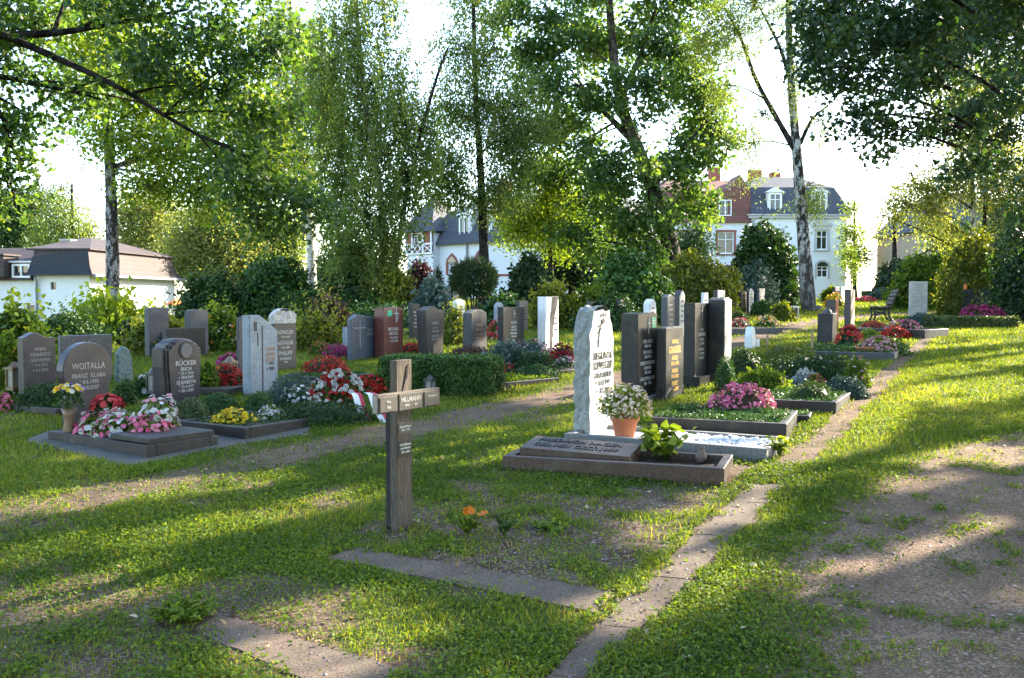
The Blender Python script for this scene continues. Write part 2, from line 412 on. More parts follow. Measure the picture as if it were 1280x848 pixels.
LM['box'] = leafmat('box_leaves', [(0.0200, 0.0550, 0.0100), (0.0350, 0.0925, 0.0150), (0.0600, 0.1350, 0.0200), (0.1000, 0.1750, 0.0275)], 0.2, (1.2, 1.2, 0.4), 0.45, 0.4)
LM['boxpale'] = leafmat('box_pale_leaves', [(0.045, 0.075, 0.02), (0.07, 0.105, 0.028), (0.1, 0.135, 0.036), (0.14, 0.165, 0.05)], 0.2, (1.2, 1.2, 0.4), 0.45, 0.4)
LM['lush'] = leafmat('lush_leaves', [(0.05, 0.094, 0.016), (0.092, 0.152, 0.021), (0.145, 0.215, 0.028), (0.22, 0.265, 0.044)], 0.42, (1.35, 1.25, 0.32), 0.55, 0.15)
LM['gold'] = leafmat('golden_leaves', [(0.085, 0.11, 0.012), (0.14, 0.17, 0.016), (0.21, 0.225, 0.022), (0.30, 0.28, 0.04)], 0.4, (1.2, 1.15, 0.35), 0.45, 0.35)
LM['bluegreen'] = leafmat('bluegreen_needles', [(0.04, 0.075, 0.06), (0.065, 0.11, 0.088), (0.1, 0.15, 0.12), (0.14, 0.19, 0.15)], 0.12, (1, 1, 0.7), 0.6, 0.2)
LM['purple'] = leafmat('purple_leaves', [(0.02, 0.008, 0.012), (0.035, 0.013, 0.018), (0.055, 0.02, 0.024), (0.07, 0.035, 0.025)], 0.25, (1.3, 0.6, 0.5), 0.45, 0.35)
LM['silver'] = leafmat('silver_leaves', [(0.2, 0.24, 0.24), (0.3, 0.34, 0.33), (0.4, 0.44, 0.43)], 0.1, (1, 1, 0.9), 0.7, 0.2)
LM['heath'] = leafmat('heath_leaves', [(0.05, 0.05, 0.02), (0.09, 0.07, 0.035), (0.13, 0.06, 0.05), (0.17, 0.08, 0.07)], 0.2, (1, 1, 0.5), 0.6, 0.2)
LM['sedge'] = leafmat('sedge_blades', [(0.07, 0.1, 0.03), (0.12, 0.15, 0.05), (0.2, 0.21, 0.09), (0.28, 0.27, 0.14)], 0.25, (1, 1, 0.5), 0.55, 0.25)
def petal(key, a, b, c): LM[key] = leafmat('petals_' + key, [a, b, c], 0.22, (1.0, 0.9, 0.9), 0.5, 0.25, 1.0)
petal('pink', (0.56, 0.08, 0.2), (0.7, 0.17, 0.3), (0.78, 0.34, 0.42))
petal('magenta', (0.3, 0.012, 0.1), (0.42, 0.03, 0.16), (0.5, 0.08, 0.24))
petal('red', (0.32, 0.008, 0.008), (0.5, 0.02, 0.012), (0.6, 0.07, 0.028))
petal('crimson', (0.218, 0.006, 0.009), (0.312, 0.012, 0.016), (0.390, 0.023, 0.027))
petal('coral', (0.42, 0.02, 0.03), (0.56, 0.05, 0.06), (0.62, 0.12, 0.12))
petal('white', (0.484, 0.484, 0.437), (0.593, 0.593, 0.562), (0.640, 0.640, 0.624))
petal('cream', (0.42, 0.32, 0.22), (0.6, 0.5, 0.37), (0.7, 0.63, 0.5))
petal('yellow', (0.58, 0.38, 0.008), (0.72, 0.52, 0.012), (0.78, 0.62, 0.04))
petal('orange', (0.585, 0.156, 0.008), (0.624, 0.218, 0.012), (0.624, 0.281, 0.023))
petal('rose', (0.429, 0.172, 0.218), (0.515, 0.281, 0.312), (0.577, 0.390, 0.406))
petal('violet', (0.094, 0.047, 0.312), (0.156, 0.094, 0.390), (0.234, 0.156, 0.429))

def bark(name, base, base2, dark, amount=0.5, scale=3.0, dirtlow=None):
    m, nt, out = newmat(name)
    tc = nt.nodes.new('ShaderNodeTexCoord').outputs['Object']
    p = nt.nodes.new('ShaderNodeBsdfPrincipled'); p.inputs['Roughness'].default_value = 0.9
    p.inputs['Specular IOR Level'].default_value = 0.15
    n1 = noise_node(nt, tc, scale * 2, 5, 0.65, (1, 1, 0.5))
    r1 = _ramp(nt, [(0.3, base), (0.7, base2)]); nt.links.new(n1.outputs['Fac'], r1.inputs['Fac'])
    n2 = noise_node(nt, tc, scale, 6, 0.7, (1.6, 1.6, 0.8))
    r2 = _ramp(nt, [(0.40 + 0.11 * amount, (0, 0, 0)), (0.47 + 0.11 * amount, (1, 1, 1))]); nt.links.new(n2.outputs['Fac'], r2.inputs['Fac'])
    n3 = noise_node(nt, tc, scale * 1.3, 3, 0.6, (0.7, 0.7, 9))
    r3 = _ramp(nt, [(0.58, (0, 0, 0)), (0.64, (1, 1, 1))]); nt.links.new(n3.outputs['Fac'], r3.inputs['Fac'])
    inv = nt.nodes.new('ShaderNodeMath'); inv.operation = 'MULTIPLY'; inv.inputs[1].default_value = 1
    nt.links.new(r2.outputs['Color'], inv.inputs[0])
    col = mixc(nt, dark, r1.outputs['Color'], r2.outputs['Color'])
    col = mixc(nt, col, dark, r3.outputs['Color'])
    if dirtlow:
        sx = nt.nodes.new('ShaderNodeSeparateXYZ'); nt.links.new(tc, sx.inputs[0])
        ad = nt.nodes.new('ShaderNodeMath'); ad.operation = 'MULTIPLY_ADD'
        nt.links.new(n2.outputs['Fac'], ad.inputs[0]); ad.inputs[1].default_value = 3.0; nt.links.new(sx.outputs['Z'], ad.inputs[2])
        mr = nt.nodes.new('ShaderNodeMapRange'); mr.inputs['From Min'].default_value = dirtlow; mr.inputs['From Max'].default_value = dirtlow + 2.5
        mr.inputs['To Min'].default_value = 0.85; mr.inputs['To Max'].default_value = 0.0
        nt.links.new(ad.outputs[0], mr.inputs['Value'])
        col = mixc(nt, col, (0.085, 0.075, 0.062), mr.outputs['Result'])
    nt.links.new(col, p.inputs['Base Color'])
    nb = noise_node(nt, tc, scale * 5, 5, 0.7, (1, 1, 0.35))
    nt.links.new(bump_node(nt, nb.outputs['Fac'], 0.9, 0.03), p.inputs['Normal'])
    nt.links.new(p.outputs[0], out.inputs[0]); return m
BARK_BIRCH = bark('birch_bark', (0.42, 0.4, 0.37), (0.58, 0.56, 0.52), (0.03, 0.026, 0.022), 0.7, 3.2, 1.8)
BARK_PALE = bark('pale_birch_bark', (0.55, 0.5, 0.43), (0.68, 0.64, 0.56), (0.06, 0.05, 0.04), 0.2, 2.6)
BARK_OLD = bark('old_birch_bark', (0.26, 0.24, 0.22), (0.42, 0.39, 0.36), (0.04, 0.034, 0.028), 0.72, 4.5)
BARK_OAK = bark('oak_bark', (0.085, 0.068, 0.05), (0.13, 0.105, 0.08), (0.03, 0.024, 0.018), 0.6, 4.0)
BARK_DARK = bark('dark_bark', (0.035, 0.028, 0.022), (0.06, 0.05, 0.04), (0.012, 0.01, 0.008), 0.6, 4.0)
# ------------------------------------------------------------------ gravestones
YAW = math.radians(61)

def axes(yaw): return np.array([math.cos(yaw), math.sin(yaw), 0]), np.array([-math.sin(yaw), math.cos(yaw), 0])

def along(C, d, px):
    """distance from C along d at which the point projects to column px."""
    u = (px - CX) / F
    return (u * (C[1] * CT - (C[2] - EYE) * ST) - C[0]) / (d[0] - u * d[1] * CT)

def fit(e0, e1, e2, top, bot, yaw, t=None):
    C = G(e1, bot); a, b = axes(yaw)
    w = along(C, a, e2)
    if t is None: t = along(C, b, e0)
    mid = C + a * w / 2
    # top measured at the middle of the front face
    px = (e1 + e2) / 2
    h = P(px, top, mid[1])[2] - C[2]
    org = C + a * w / 2 + b * t / 2
    org[2] = Hs(org[0], org[1]) - 0.03
    return org, abs(w), abs(t), h + 0.03 + (C[2] - org[2] - 0.03)

def arc(x0, x1, z0, rise, n=10):
    """points from right to left over the top."""
    t = np.linspace(0, 1, n); x = x1 + (x0 - x1) * t
    return [(xx, z0 + rise * (1 - (2 * tt - 1) ** 2)) for xx, tt in zip(x, t)]

def profile(kind, w, h, **k):
    a = w / 2
    if kind == 'flat': return [(-a, 0), (a, 0), (a, h), (-a, h)]
    if kind == 'arch': r = k.get('rise', 0.12) * h; return [(-a, 0), (a, 0)] + arc(-a, a, h - r, r, 11)
    if kind == 'peak': r = k.get('rise', 0.06) * h; m = k.get('mid', 0.0) * w; return [(-a, 0), (a, 0), (a, h - r), (m, h), (-a, h - r)]
    if kind == 'slant': r = k.get('rise', 0.18) * h; return [(-a, 0), (a, 0), (a, h - r), (a * 0.2, h - r * 0.35), (-a * 0.3, h), (-a, h)]
    if kind == 'ogee':
        xs = np.linspace(a, -a, 21); r = k.get('rise', 0.08) * h; tb = k.get('taper', 0.0) * w
        pk = k.get('pk', -0.15) * w
        return [(-a + tb, 0), (a - tb, 0)] + [(x, h - r + r * math.exp(-((x - pk) / (0.24 * w)) ** 2)) for x in xs]
    if kind == 'round':
        n = 22; th = np.linspace(math.radians(-52), math.radians(232), n)
        rr = a; zc = h - a * 0.98; nb = w * 0.40
        return [(-nb, 0), (nb, 0), (nb, zc * 0.25), (nb * 1.06, zc * 0.5)] + [(rr * math.cos(t), zc + rr * 0.98 * math.sin(t)) for t in th if zc + rr * math.sin(t) > zc * 0.6] + [(-nb * 1.06, zc * 0.5), (-nb, zc * 0.25)]
    if kind == 'taper':
        b2 = a * k.get('topw', 0.8); return [(-a, 0), (a, 0), (b2, h * 0.985), (b2 - 0.01, h), (-b2 + 0.01, h), (-b2, h * 0.985)]
    if kind == 'shield':
        b2 = a * 0.80
        return [(-b2, 0), (b2, 0), (a * 0.9, h * 0.3), (a * 0.985, h * 0.62), (a, h * 0.86), (a * 0.83, h * 0.875), (a * 0.8, h * 0.92), (a * 0.6, h * 0.94), (a * 0.56, h * 0.965)] + arc(-a * 0.5, a * 0.5, h * 0.97, h * 0.03, 7) + [(-a * 0.56, h * 0.965), (-a * 0.6, h * 0.94), (-a * 0.8, h * 0.92), (-a * 0.83, h * 0.875), (-a, h * 0.86), (-a * 0.985, h * 0.62), (-a * 0.9, h * 0.3)]
    if kind == 'rough':
        pts = [(-a, 0), (a, 0), (a * 1.02, h * 0.5), (a * 0.92, h * 0.93), (a * 0.6, h * 0.985), (a * 0.1, h), (-a * 0.5, h * 0.985), (-a * 0.93, h * 0.95), (-a * 1.0, h * 0.6)]
        return roughen(pts, k.get('step', 0.07), k.get('jit', 0.012))
    if kind == 'boulder':
        pts = [(-a * 0.9, 0), (a * 0.9, 0), (a, h * 0.35), (a * 0.85, h * 0.72), (a * 0.4, h * 0.95), (-a * 0.25, h), (-a * 0.8, h * 0.82), (-a, h * 0.4)]
        return roughen(pts, 0.07, 0.014)
    raise ValueError(kind)

def roughen(pts, step, jit):
    out = []; n = len(pts); r = random.Random(int(sum(p[0] * 977 + p[1] * 313 for p in pts) * 100) & 0xffff)
    for i in range(n):
        p, q = pts[i], pts[(i + 1) % n]; m = max(1, int(math.dist(p, q) / step))
        for j in range(m):
            t = j / m; x = p[0] + (q[0] - p[0]) * t; z = p[1] + (q[1] - p[1]) * t
            if z > 0.02: x += r.uniform(-jit, jit); z += r.uniform(-jit, jit)
            out.append((x, z))
    return out

def text_verts(s, height, maxw=None, extrude=0.0015, shear=0.0, bold=0.0):
    cu = bpy.data.curves.new('t', 'FONT'); cu.body = s; cu.align_x = 'CENTER'; cu.align_y = 'TOP'; cu.size = height * 1.38
    cu.extrude = extrude; cu.shear = shear; cu.resolution_u = 2; cu.offset = bold; cu.space_line = 0.95
    o = bpy.data.objects.new('t', cu); COL.objects.link(o)
    dg = bpy.context.evaluated_depsgraph_get(); me = bpy.data.meshes.new_from_object(o.evaluated_get(dg))
    V = np.array([v.co[:] for v in me.vertices]).reshape(-1, 3); Fc = [tuple(p.vertices) for p in me.polygons]
    bpy.data.objects.remove(o); bpy.data.curves.remove(cu); bpy.data.meshes.remove(me)
    if maxw and len(V):
        ww = V[:, 0].max() - V[:, 0].min()
        if ww > maxw: V[:, 0] *= maxw / ww
    return V, Fc

def inscribe(parent, lines, y, mat, x0=0.0, ztop=0.8, name='inscription', maxw=None, bold=0.0, shear=0.0):
    """lines: (text, letter height, gap below). Letters stand 1.5 mm proud of the face at y."""
    mb = MB(); z = ztop
    for s, hgt, gap in lines:
        if s:
            V, Fc = text_verts(s, hgt, maxw, 0.0015, shear, bold)
            if len(V):
                W = np.c_[V[:, 0] + x0, np.full(len(V), y) - V[:, 2] - 0.0012, V[:, 1] + z]
                mb.add(W, Fc)
        z -= hgt + gap
    if mb.v: return mb.build(name, mat, parent)

def cross_part(parent, x, zc, hgt, wid, th, y, mat, name='cross', arm=0.62):
    mb = MB()
    mb.box((x, y - 0.006, zc), (th, 0.012, hgt)); za = zc - hgt / 2 + hgt * arm
    s = (wid - th) / 2
    for q in (-1, 1): mb.box((x + q * (th / 2 + s / 2), y - 0.006, za), (s, 0.012, th))
    return mb.build(name, mat, parent)

def lit_front(C0, w, h, yaw):
    a, b = axes(yaw); p = np.asarray(C0, float); L = p - a * w / 2; R = p + a * w / 2; z = np.array([0, 0, 1.0])
    LIT3D.append([L + z * .05 - a * .06, R + z * .05 + a * .06, R + z * (h + .05) + a * .06, L + z * (h + .05) - a * .06])

def headstone(label, e0, e1, e2, top, bot, kind='flat', mat='charcoal', yaw=YAW, t=None, bevel=0.008, side=None, cat='gravestone', name='headstone', group='gravestones', lean=0.0, hadd=0, lit=None, **k):
    org, w, th, h = fit(e0, e1, e2, top, bot, yaw, t)
    h += hadd
    if lit: lit_front(org + np.array([0, 0, h * lit[0]]), w, h * (lit[1] - lit[0]), yaw)
    r = empty(name, label, cat, org, yaw, group); r.rotation_euler = (lean, 0, yaw)
    mb = MB(); poly = profile(kind, w, h, **k)
    mats = [STN[mat], STN[side or mat]]
    mb.prism(poly, -th / 2, th / 2, 1, bevel, None, 0)
    mb.build('stone', mats, r)
    return r, w, th, h

def rough_block(mb, w, t, h, jit, nx=6, ny=3, nz=10, mi=0, front=None, fmi=None, topdrop=0.0):
    """a hewn block: a box grid with its side and top vertices pushed about; the front face can stay smooth."""
    def idx(p): return tuple(np.round(p, 4))
    def face(f, n1, n2, m, rev):
        g = np.array([[f(i / n1, j / n2) for i in range(n1 + 1)] for j in range(n2 + 1)]).reshape(-1, 3)
        v = g.copy()
        for q in range(len(v)):
            rr = random.Random(hash(idx(v[q])) & 0xffffff)
            d = np.array([rr.uniform(-1, 1), rr.uniform(-1, 1), rr.uniform(-1, 1)]) * jit
            if v[q][2] < 0.01: d[2] = 0
            if front and v[q][1] < -t / 2 + 1e-4: d *= np.array([1, 0.12, 1])
            v[q] = v[q] + d
        i = np.arange(n1)[None]; j = np.arange(n2)[:, None] * (n1 + 1)
        qd = np.stack([j + i, j + i + 1, j + i + n1 + 2, j + i + n1 + 1], -1).reshape(-1, 4)
        mb.add(v, qd[:, ::-1] if rev else qd, m)
    a, b = w / 2, t / 2
    def taper(x, z): return x * (1 - topdrop * max(0, z - 0.8) / 0.2)
    face(lambda u, v: (taper(-a + w * u, v), -b, h * v), nx, nz, mi if fmi is None else fmi, False)
    face(lambda u, v: (taper(-a + w * u, v), b, h * v), nx, nz, mi, True)
    face(lambda u, v: (taper(-a, v), -b + t * u, h * v), ny, nz, mi, True)
    face(lambda u, v: (taper(a, v), -b + t * u, h * v), ny, nz, mi, False)
    face(lambda u, v: (taper(-a + w * u, 1), -b + t * v, h + topdrop * 0.25 * w * (1 - (2 * u - 1) ** 2)), nx, ny, mi, False)

# --- left cluster
r, w, t, h = headstone('violet granite stone with a wavy top above a dark low hedge and yellow-flowered plants', 23, 31, 71, 416, 503, 'ogee', 'violet', rise=0.075)
inscribe(r, [('ANNI', .044, .02), ('KRANNFIZ', .05, .02), ('GEB.KREMER', .042, .024), ('* 2.4.1917', .036, .024), ('+ 8.6.2000', .036, 0)], -t / 2, T_GREY, 0, h * .8, maxw=w * .62)

r, w, t, h = headstone('low wide dark blue stone half hidden behind the round-headed violet stone', 73, 77, 141, 419, 480, 'flat', 'darkblue')
mb = MB(); cards(mb, np.array([[rng.uniform(-.12, .12), -t / 2 - .01, h * .8 + rng.uniform(-.03, .03)] for _ in range(18)]), .07, 'leaf', np.tile([0, -1.0, 0], (18, 1)), 3); mb.build('relief', CARVE, r)

r, w, t, h = headstone('violet granite stone with a round disc head behind a flower-covered grave slab', 71, 80, 143, 428, 536, 'round', 'violet')
inscribe(r, [('WOITALLA', .066, .045), ('FRANZ  KLARA', .046, .022), ('* 8.6.1930', .04, .02), ('+ 6.8.2007', .04, 0)], -t / 2, T_GREY, .0, h * .77, maxw=w * .66, bold=.001)

org, w, t, h = fit(141, 146, 168, 432, 480, YAW)
r = empty('headstone', 'rough grey-green natural boulder used as a gravestone beside the round-headed violet stone', 'gravestone', org, YAW, 'gravestones')
mb = MB(); mb.prism(profile('boulder', w, h), -t / 2, t / 2, 0, .03); mb.build('stone', STN['green'], r)

headstone('tall narrow grey-violet stone nearest to the white house wall', 181, 187, 212, 384, 447, 'arch', 'greyviolet', rise=.03)
headstone('tall grey-violet stone behind the wide green-black stone', 231, 238, 261, 387, 447, 'arch', 'greyviolet', rise=.03)
headstone('wide low green-black stone standing between two tall grey-violet stones', 203, 209, 257, 410, 452, 'flat', 'charcoal')

r, w, t, h = headstone('violet granite stone with stepped shoulders and a round carved medallion', 190, 204, 251, 423, 513, 'shield', 'violet')
for q, s in ((1, .93), (2, .86)):
    pp = np.array(profile('shield', w * s, h * (1 - .012 * q))) + np.array([w * .012 * q, 0]); mb = MB(); mb.prism(pp, -t / 2 - .022 * q, -t / 2 - .022 * (q - 1) - .001, 0, .006); mb.build('front_step', STN['violet'], r)
yf = -t / 2 - .046
th_ = np.linspace(0, 2 * np.pi, 25)[:-1]
mb = MB(); mb.prism(np.c_[.02 + .105 * np.cos(th_), h * .83 + .105 * np.sin(th_)], yf - .004, yf + .002); mb.prism(np.c_[.02 + .083 * np.cos(th_), h * .83 + .083 * np.sin(th_)], yf - .014, yf - .0035, 1)
mb.build('medallion', [T_DARK, CARVE], r)
inscribe(r, [('RÜCKER', .058, .02), ('ERICH', .042, .014), ('* 27.1.1916', .034, .012), ('+ 30.8.2003', .034, .016), ('ELISABETH', .042, .014), ('* 13.4.1917', .034, .012), ('+ 28.1.2007', .034, 0)], yf, T_WHITE, .02, h * .7, maxw=w * .6, bold=.001)

r, w, t, h = headstone('pale blue granite stele with a slanted top and a dark vertical groove', 303, 313, 348, 394, 495, 'slant', 'paleblue', rise=.2, bevel=.012)
mb = MB(); mb.box((-w * .06, -t / 2 - .002, h * .44), (.016, .006, h * .86)); mb.box((-w * .3, -t / 2 - .002, h * .86), (.05, .006, .12)); mb.box((-w * .22, -t / 2 - .002, h * .7), (.014, .006, .16)); mb.build('groove', T_DARK, r)
inscribe(r, [('HANS', .045, .02), ('JOHANN', .045, .02), ('KOLLER', .045, .03)], -t / 2, T_COPPER, w * .22, h * .6, maxw=w * .32, bold=.002)
inscribe(r, [('* 1931', .038, .03), ('+ 2005', .038, .0)], -t / 2, T_DARK, w * .22, h * .42, maxw=w * .3, bold=.002)
headstone('grey stone slab mostly hidden behind the pale blue granite stele', 296, 299, 318, 395, 472, 'arch', 'greyviolet', rise=.05)

r, w, t, h = headstone('dark stone topped by a pale rough-hewn boulder with white lettering', 336, 343, 371, 405, 465, 'flat', 'brown')
inscribe(r, [('KÜNZLER', .06, .03), ('1919-1998', .035, .04), ('A.KÜNZLER', .06, .03), ('1921-2001', .035, .03), ('PHILIPP', .07, .03), ('KONRAD', .045, .02), ('1950', .03, 0)], -t / 2, T_WHITE, -.0, h * .88, maxw=w * .7, bold=.001)
mb = MB(); rough_block(mb, w * 1.02, t * 1.05, .19, .014, 7, 3, 3, topdrop=.3); mb.v = [v + np.array([0, 0, h + .006]) for v in mb.v]; mb.build('capstone', STN['pale'], r)

r, w, t, h = headstone('blue-grey stone with an angled top and a thin engraved cross', 434, 440, 474, 393, 452, 'peak', 'blue', rise=.1, mid=-.28)
cross_part(r, -w * .22, h * .58, h * .6, w * .42, .014, -t / 2, T_GREY, 'cross', .72)
inscribe(r, [('KURT', .05, .02), ('EWALD', .05, .02)], -t / 2, T_GREY, w * .2, h * .7, maxw=w * .4)

r, w, t, h = headstone('red granite stone with a white cross and a green sticker', 468, 480, 504, 384, 449, 'peak', 'red', rise=.025)
cross_part(r, w * .12, h * .84, .26, .15, .016, -t / 2, T_WHITE)
mb = MB(); th_ = np.linspace(-1.4, 1.4, 9); mb.tube(np.c_[w * .12 + .05 * np.cos(th_), np.full(9, -t / 2 - .006), h * .8 + .07 * np.sin(th_)], .008, 4); mb.build('emblem', T_WHITE, r)
mb = MB(); mb.box((-w * .2, -t / 2 - .003, h * .88), (.13, .005, .1)); mb.build('sticker', GREEN_STICKER, r)
inscribe(r, [('MICHAEL', .058, .02), ('NICKEL', .058, .03), ('* 8.2.1928', .04, .02), ('+ 14.9.1994', .04, 0)], -t / 2, T_WHITE, 0, h * .62, maxw=w * .72, bold=.001)

r, w, t, h = headstone('brown-black stone with a wavy top tapering to the ground behind the clipped hedge', 520, 532, 556, 383, 446, 'ogee', 'brown', rise=.08, taper=.12, pk=-.1)
inscribe(r, [('SIEBERT', .05, .04), ('OTTO', .045, .02), ('1908-1991', .04, .04), ('HEDWIG', .045, .02), ('1912-1998', .04, 0)], -t / 2, T_GREY, 0, h * .7, maxw=w * .66, bold=.001)

r, w, t, h = headstone('rough-sided grey stone with an arched top and faded brown lettering', 578, 589, 609, 387, 444, 'arch', 'roughgrey', rise=.08, bevel=.02)
inscribe(r, [('FAMILIE', .05, .03), ('BRAUN', .06, .04), ('ANTON', .045, .02), ('1899-1975', .04, 0)], -t / 2, T_COPPER, 0, h * .7, maxw=w * .66, bold=.001)

r, w, t, h = headstone('polished black stone with a small white cross among pale grasses', 626, 629, 655, 384, 445, 'flat', 'black', t=.12)
cross_part(r, .0, h * .85, .14, .1, .014, -t / 2, T_WHITE)
inscribe(r, [('ROTH', .055, .03), ('GEORG', .04, .02), ('1923-1988', .035, .025), ('IRMGARD', .04, .02), ('1926-2004', .035, .03), ('KARL', .04, .02), ('1950-2006', .035, 0)], -t / 2, T_WHITE, 0, h * .72, maxw=w * .66, bold=.001)

r, w, t, h = headstone('white stele split from top to bottom by a jagged dark crack', 672, 682, 698, 371, 441, 'flat', 'white', bevel=.004, lit=(0, 1))
zs = np.linspace(.02, h - .004, 14); cx = -w * .1 + (zs / h) ** 2 * w * .34 + np.array([rng.uniform(-.02, .02) for _ in zs]); wd = .12 + .15 * (zs / h) ** 2 + np.array([rng.uniform(-.02, .02) for _ in zs])
poly = [(min(w / 2 - .002, x + q * .5), z) for x, z, q in zip(cx, zs, wd)] + [(x - q * .5, z) for x, z, q in zip(cx, zs, wd)][::-1]
mb = MB(); mb.prism(poly, -t / 2 - .004, -t / 2 + .002); mb.build('crack', CRACK, r)
mb = MB()
for q in range(3): mb.box((w * .27, -t / 2 - .002, h * (.62 - .1 * q)), (w * .3, .005, .03))
mb.build('inscription', T_DARK, r)

# --- the row along the gravel path
org, w, t, h = fit(717, 737, 766, 386, 547, YAW)
r = empty('headstone', 'tall white stone with hewn grey flanks and a carved rose, behind a flowerpot', 'gravestone', org, YAW, 'gravestones')
lit_front(org + np.array([0, 0, .0]), w, h, YAW)
mb = MB(); rough_block(mb, w, t, h - .02, .014, 7, 4, 16, 0, True, 1, .35); mb.build('stone', [STN['whiterough'], STN['white']], r)
y = -t / 2 - .004
inscribe(r, [('SIEGLINDE', .07, .022), ('SCHWEITZER', .075, .035), ('GEB.KOEHLER', .05, .025), ('* 10.11.1947', .05, .025), ('+  3.1.2008', .05, 0)], y, T_DARK, .02, h * .67, maxw=w * .8, bold=.0012)
mb = MB(); st = smooth_path([(-.10, y - .003, h * .70), (-.085, y - .003, h * .78), (-.05, y - .003, h * .86), (.015, y - .003, h * .92)], 12); mb.tube(st, .006, 4)
for x, z, s in [(-.12, .80, .05), (-.06, .80, .05), (-.10, .86, .06), (-.02, .85, .05), (-.03, .91, .05), (.03, .93, .085), (.05, .935, .07), (.01, .94, .06), (-.05, .93, .05), (-.13, .76, .04)]:
    V = SHAPES['leaf'] * s; an = rng.uniform(0, 6.28); q = np.c_[V[:, 0] * math.cos(an) - V[:, 1] * math.sin(an) + x, np.full(6, y - .006), V[:, 0] * math.sin(an) + V[:, 1] * math.cos(an) + h * z]
    mb.add(q, np.arange(6)[None])
mb.build('rose_relief', CRACK, r)

r, w, t, h = headstone('dark grey stele with a thin cross and a green sticker beside the white stone', 776, 797, 821, 391, 505, 'arch', 'charcoal', rise=.012, lit=(.0, .42))
cross_part(r, w * .02, h * .86, .2, .1, .011, -t / 2, T_WHITE, 'cross', .62)
mb = MB(); mb.box((w * .3, -t / 2 - .003, h * .89), (.13, .005, .13), 0); mb.box((w * .3, -t / 2 - .0065, h * .905), (.09, .002, .016), 1); mb.box((w * .3, -t / 2 - .0065, h * .875), (.07, .002, .016), 1); mb.build('sticker', [GREEN_STICKER, T_WHITE], r)
inscribe(r, [('KARL MEIER', .045, .018), ('1900-1966', .038, .03), ('EVA MEIER', .045, .018), ('1907-1994', .038, .03), ('HEINZ PETERSOHN', .045, .018), ('GEB.MEIER', .04, .018), ('1925-2003', .038, .03), ('KARL PETERSOHN', .045, .018), ('1921 - 2010', .038, 0)], -t / 2, T_WHITE, .0, h * .71, maxw=w * .74, bold=.001)
mb = MB(); mb.box((0, 0, .04), (w * 1.35, t * 1.6, .09)); mb.build('plinth', STN['kerbpale'], r)

r, w, t, h = headstone('dark stele with gold lettering and a rough-hewn foot', 820, 832, 854, 411, 502, 'flat', 'charcoal', side='black', lit=(.25, .75))
inscribe(r, [('FAMILIE', .05, .03), ('GRASSEL', .085, .035), ('HUGO', .055, .02), ('1911-1978', .048, .035), ('ANNA', .055, .02), ('1914-2001', .048, .035), ('ERNST', .055, .02), ('1940-2007', .048, 0)], -t / 2, T_GOLD, 0, h * .86, maxw=w * .78, bold=.002)
mb = MB(); rough_block(mb, w * 1.03, t * 1.04, .17, .012, 6, 3, 3); mb.build('foot', STN['charcoal'], r)
mb = MB(); mb.box((0, 0, h + .012), (w * .98, t * .95, .022)); mb.build('capstone', STN['kerbpale'], r)

r, w, t, h = headstone('thin dark stele with a slim engraved cross on a low plinth', 854, 868, 885, 379, 483, 'flat', 'charcoal')
cross_part(r, -w * .02, h * .88, .2, .07, .009, -t / 2, T_GREY, 'cross', .64)
inscribe(r, [('OTTO', .04, .02), ('SCHNEIDER', .045, .03), ('* 5.1.1905', .038, .02), ('+ 2.3.1981', .038, .04), ('MARTHA', .04, .02), ('* 1.9.1910', .038, .02), ('+ 9.4.1999', .038, 0)], -t / 2, T_GREY, 0, h * .7, maxw=w * .75, bold=.001)
mb = MB(); mb.box((w * .1, -.05, .07), (w * 1.6, t * 1.8, .16)); mb.build('plinth', STN['black'], r)

r, w, t, h = headstone('thick dark stone with a rough pale sunlit front and a rounded crest', 884, 905, 914, 372, 478, 'arch', 'pale', rise=.03, side='charcoal', bevel=.015, lit=(0, 1))  # front coloured pale for the sunlight on it, sides dark for shade

org, w, t, h = fit(928, 941, 947, 412, 437, YAW)
r = empty('headstone', 'small rounded white stone marker beyond the dark globe bush', 'gravestone', org, YAW, 'gravestones')
mb = MB(); mb.prism(profile('arch', .3, .46, rise=.4), -.07, .07, 0, .01); mb.box((.3, -.02, .1), (.22, .12, .2)); mb.build('stone', STN['white'], r)

r, w, t, h = headstone('dark tapered stone carrying a small lantern lid on top', 1021, 1040, 1046, 392, 431, 'taper', 'black', topw=.86, side='charcoal', lit=(0, 1))
mb = MB(); mb.lathe((0, 0, h), [(.1, 0), (.09, .05), (.05, .08), (.05, .1)], 12); mb.build('lantern_lid', METAL, r)
headstone('brown-red narrow post stone behind the dark tapered stone', 1032, 1044, 1048, 375, 413, 'flat', 'red', side='brown')
headstone('tall slim brownish pillar stone at the edge of the red flower bed', 1055, 1063, 1068, 362, 414, 'flat', 'tan', side='brown', lit=(0, 1))  # tan front stands in for sunlight, brown side for shade
r, w, t, h = headstone('pale upright slab covered with lettering in front of the leafy green bush', 1137, 1137.5, 1159, 352, 398, 'flat', 'pale', yaw=math.radians(2), t=.12)
inscribe(r, [('UNSEREN', .05, .02), ('TOTEN', .05, .04), ('1914-1918', .06, .03), ('WIR', .09, .03), ('GEDENKEN', .06, .03), ('IN LIEBE', .06, .03), ('1939-1945', .06, .03), ('FRIEDE', .07, 0)], -t / 2, T_GREY, 0, h * .95, maxw=w * .75, bold=.001)
r, w, t, h = headstone('broad dark blue stone in the shade behind magenta flowers', 1203, 1203.6, 1249, 362, 396, 'flat', 'darkblue', yaw=math.radians(-6), t=.16)
inscribe(r, [('FAMILIE', .08, .06), ('HOFFMANN', .11, .05)], -t / 2, T_GREY, 0, h * .75, maxw=w * .6)
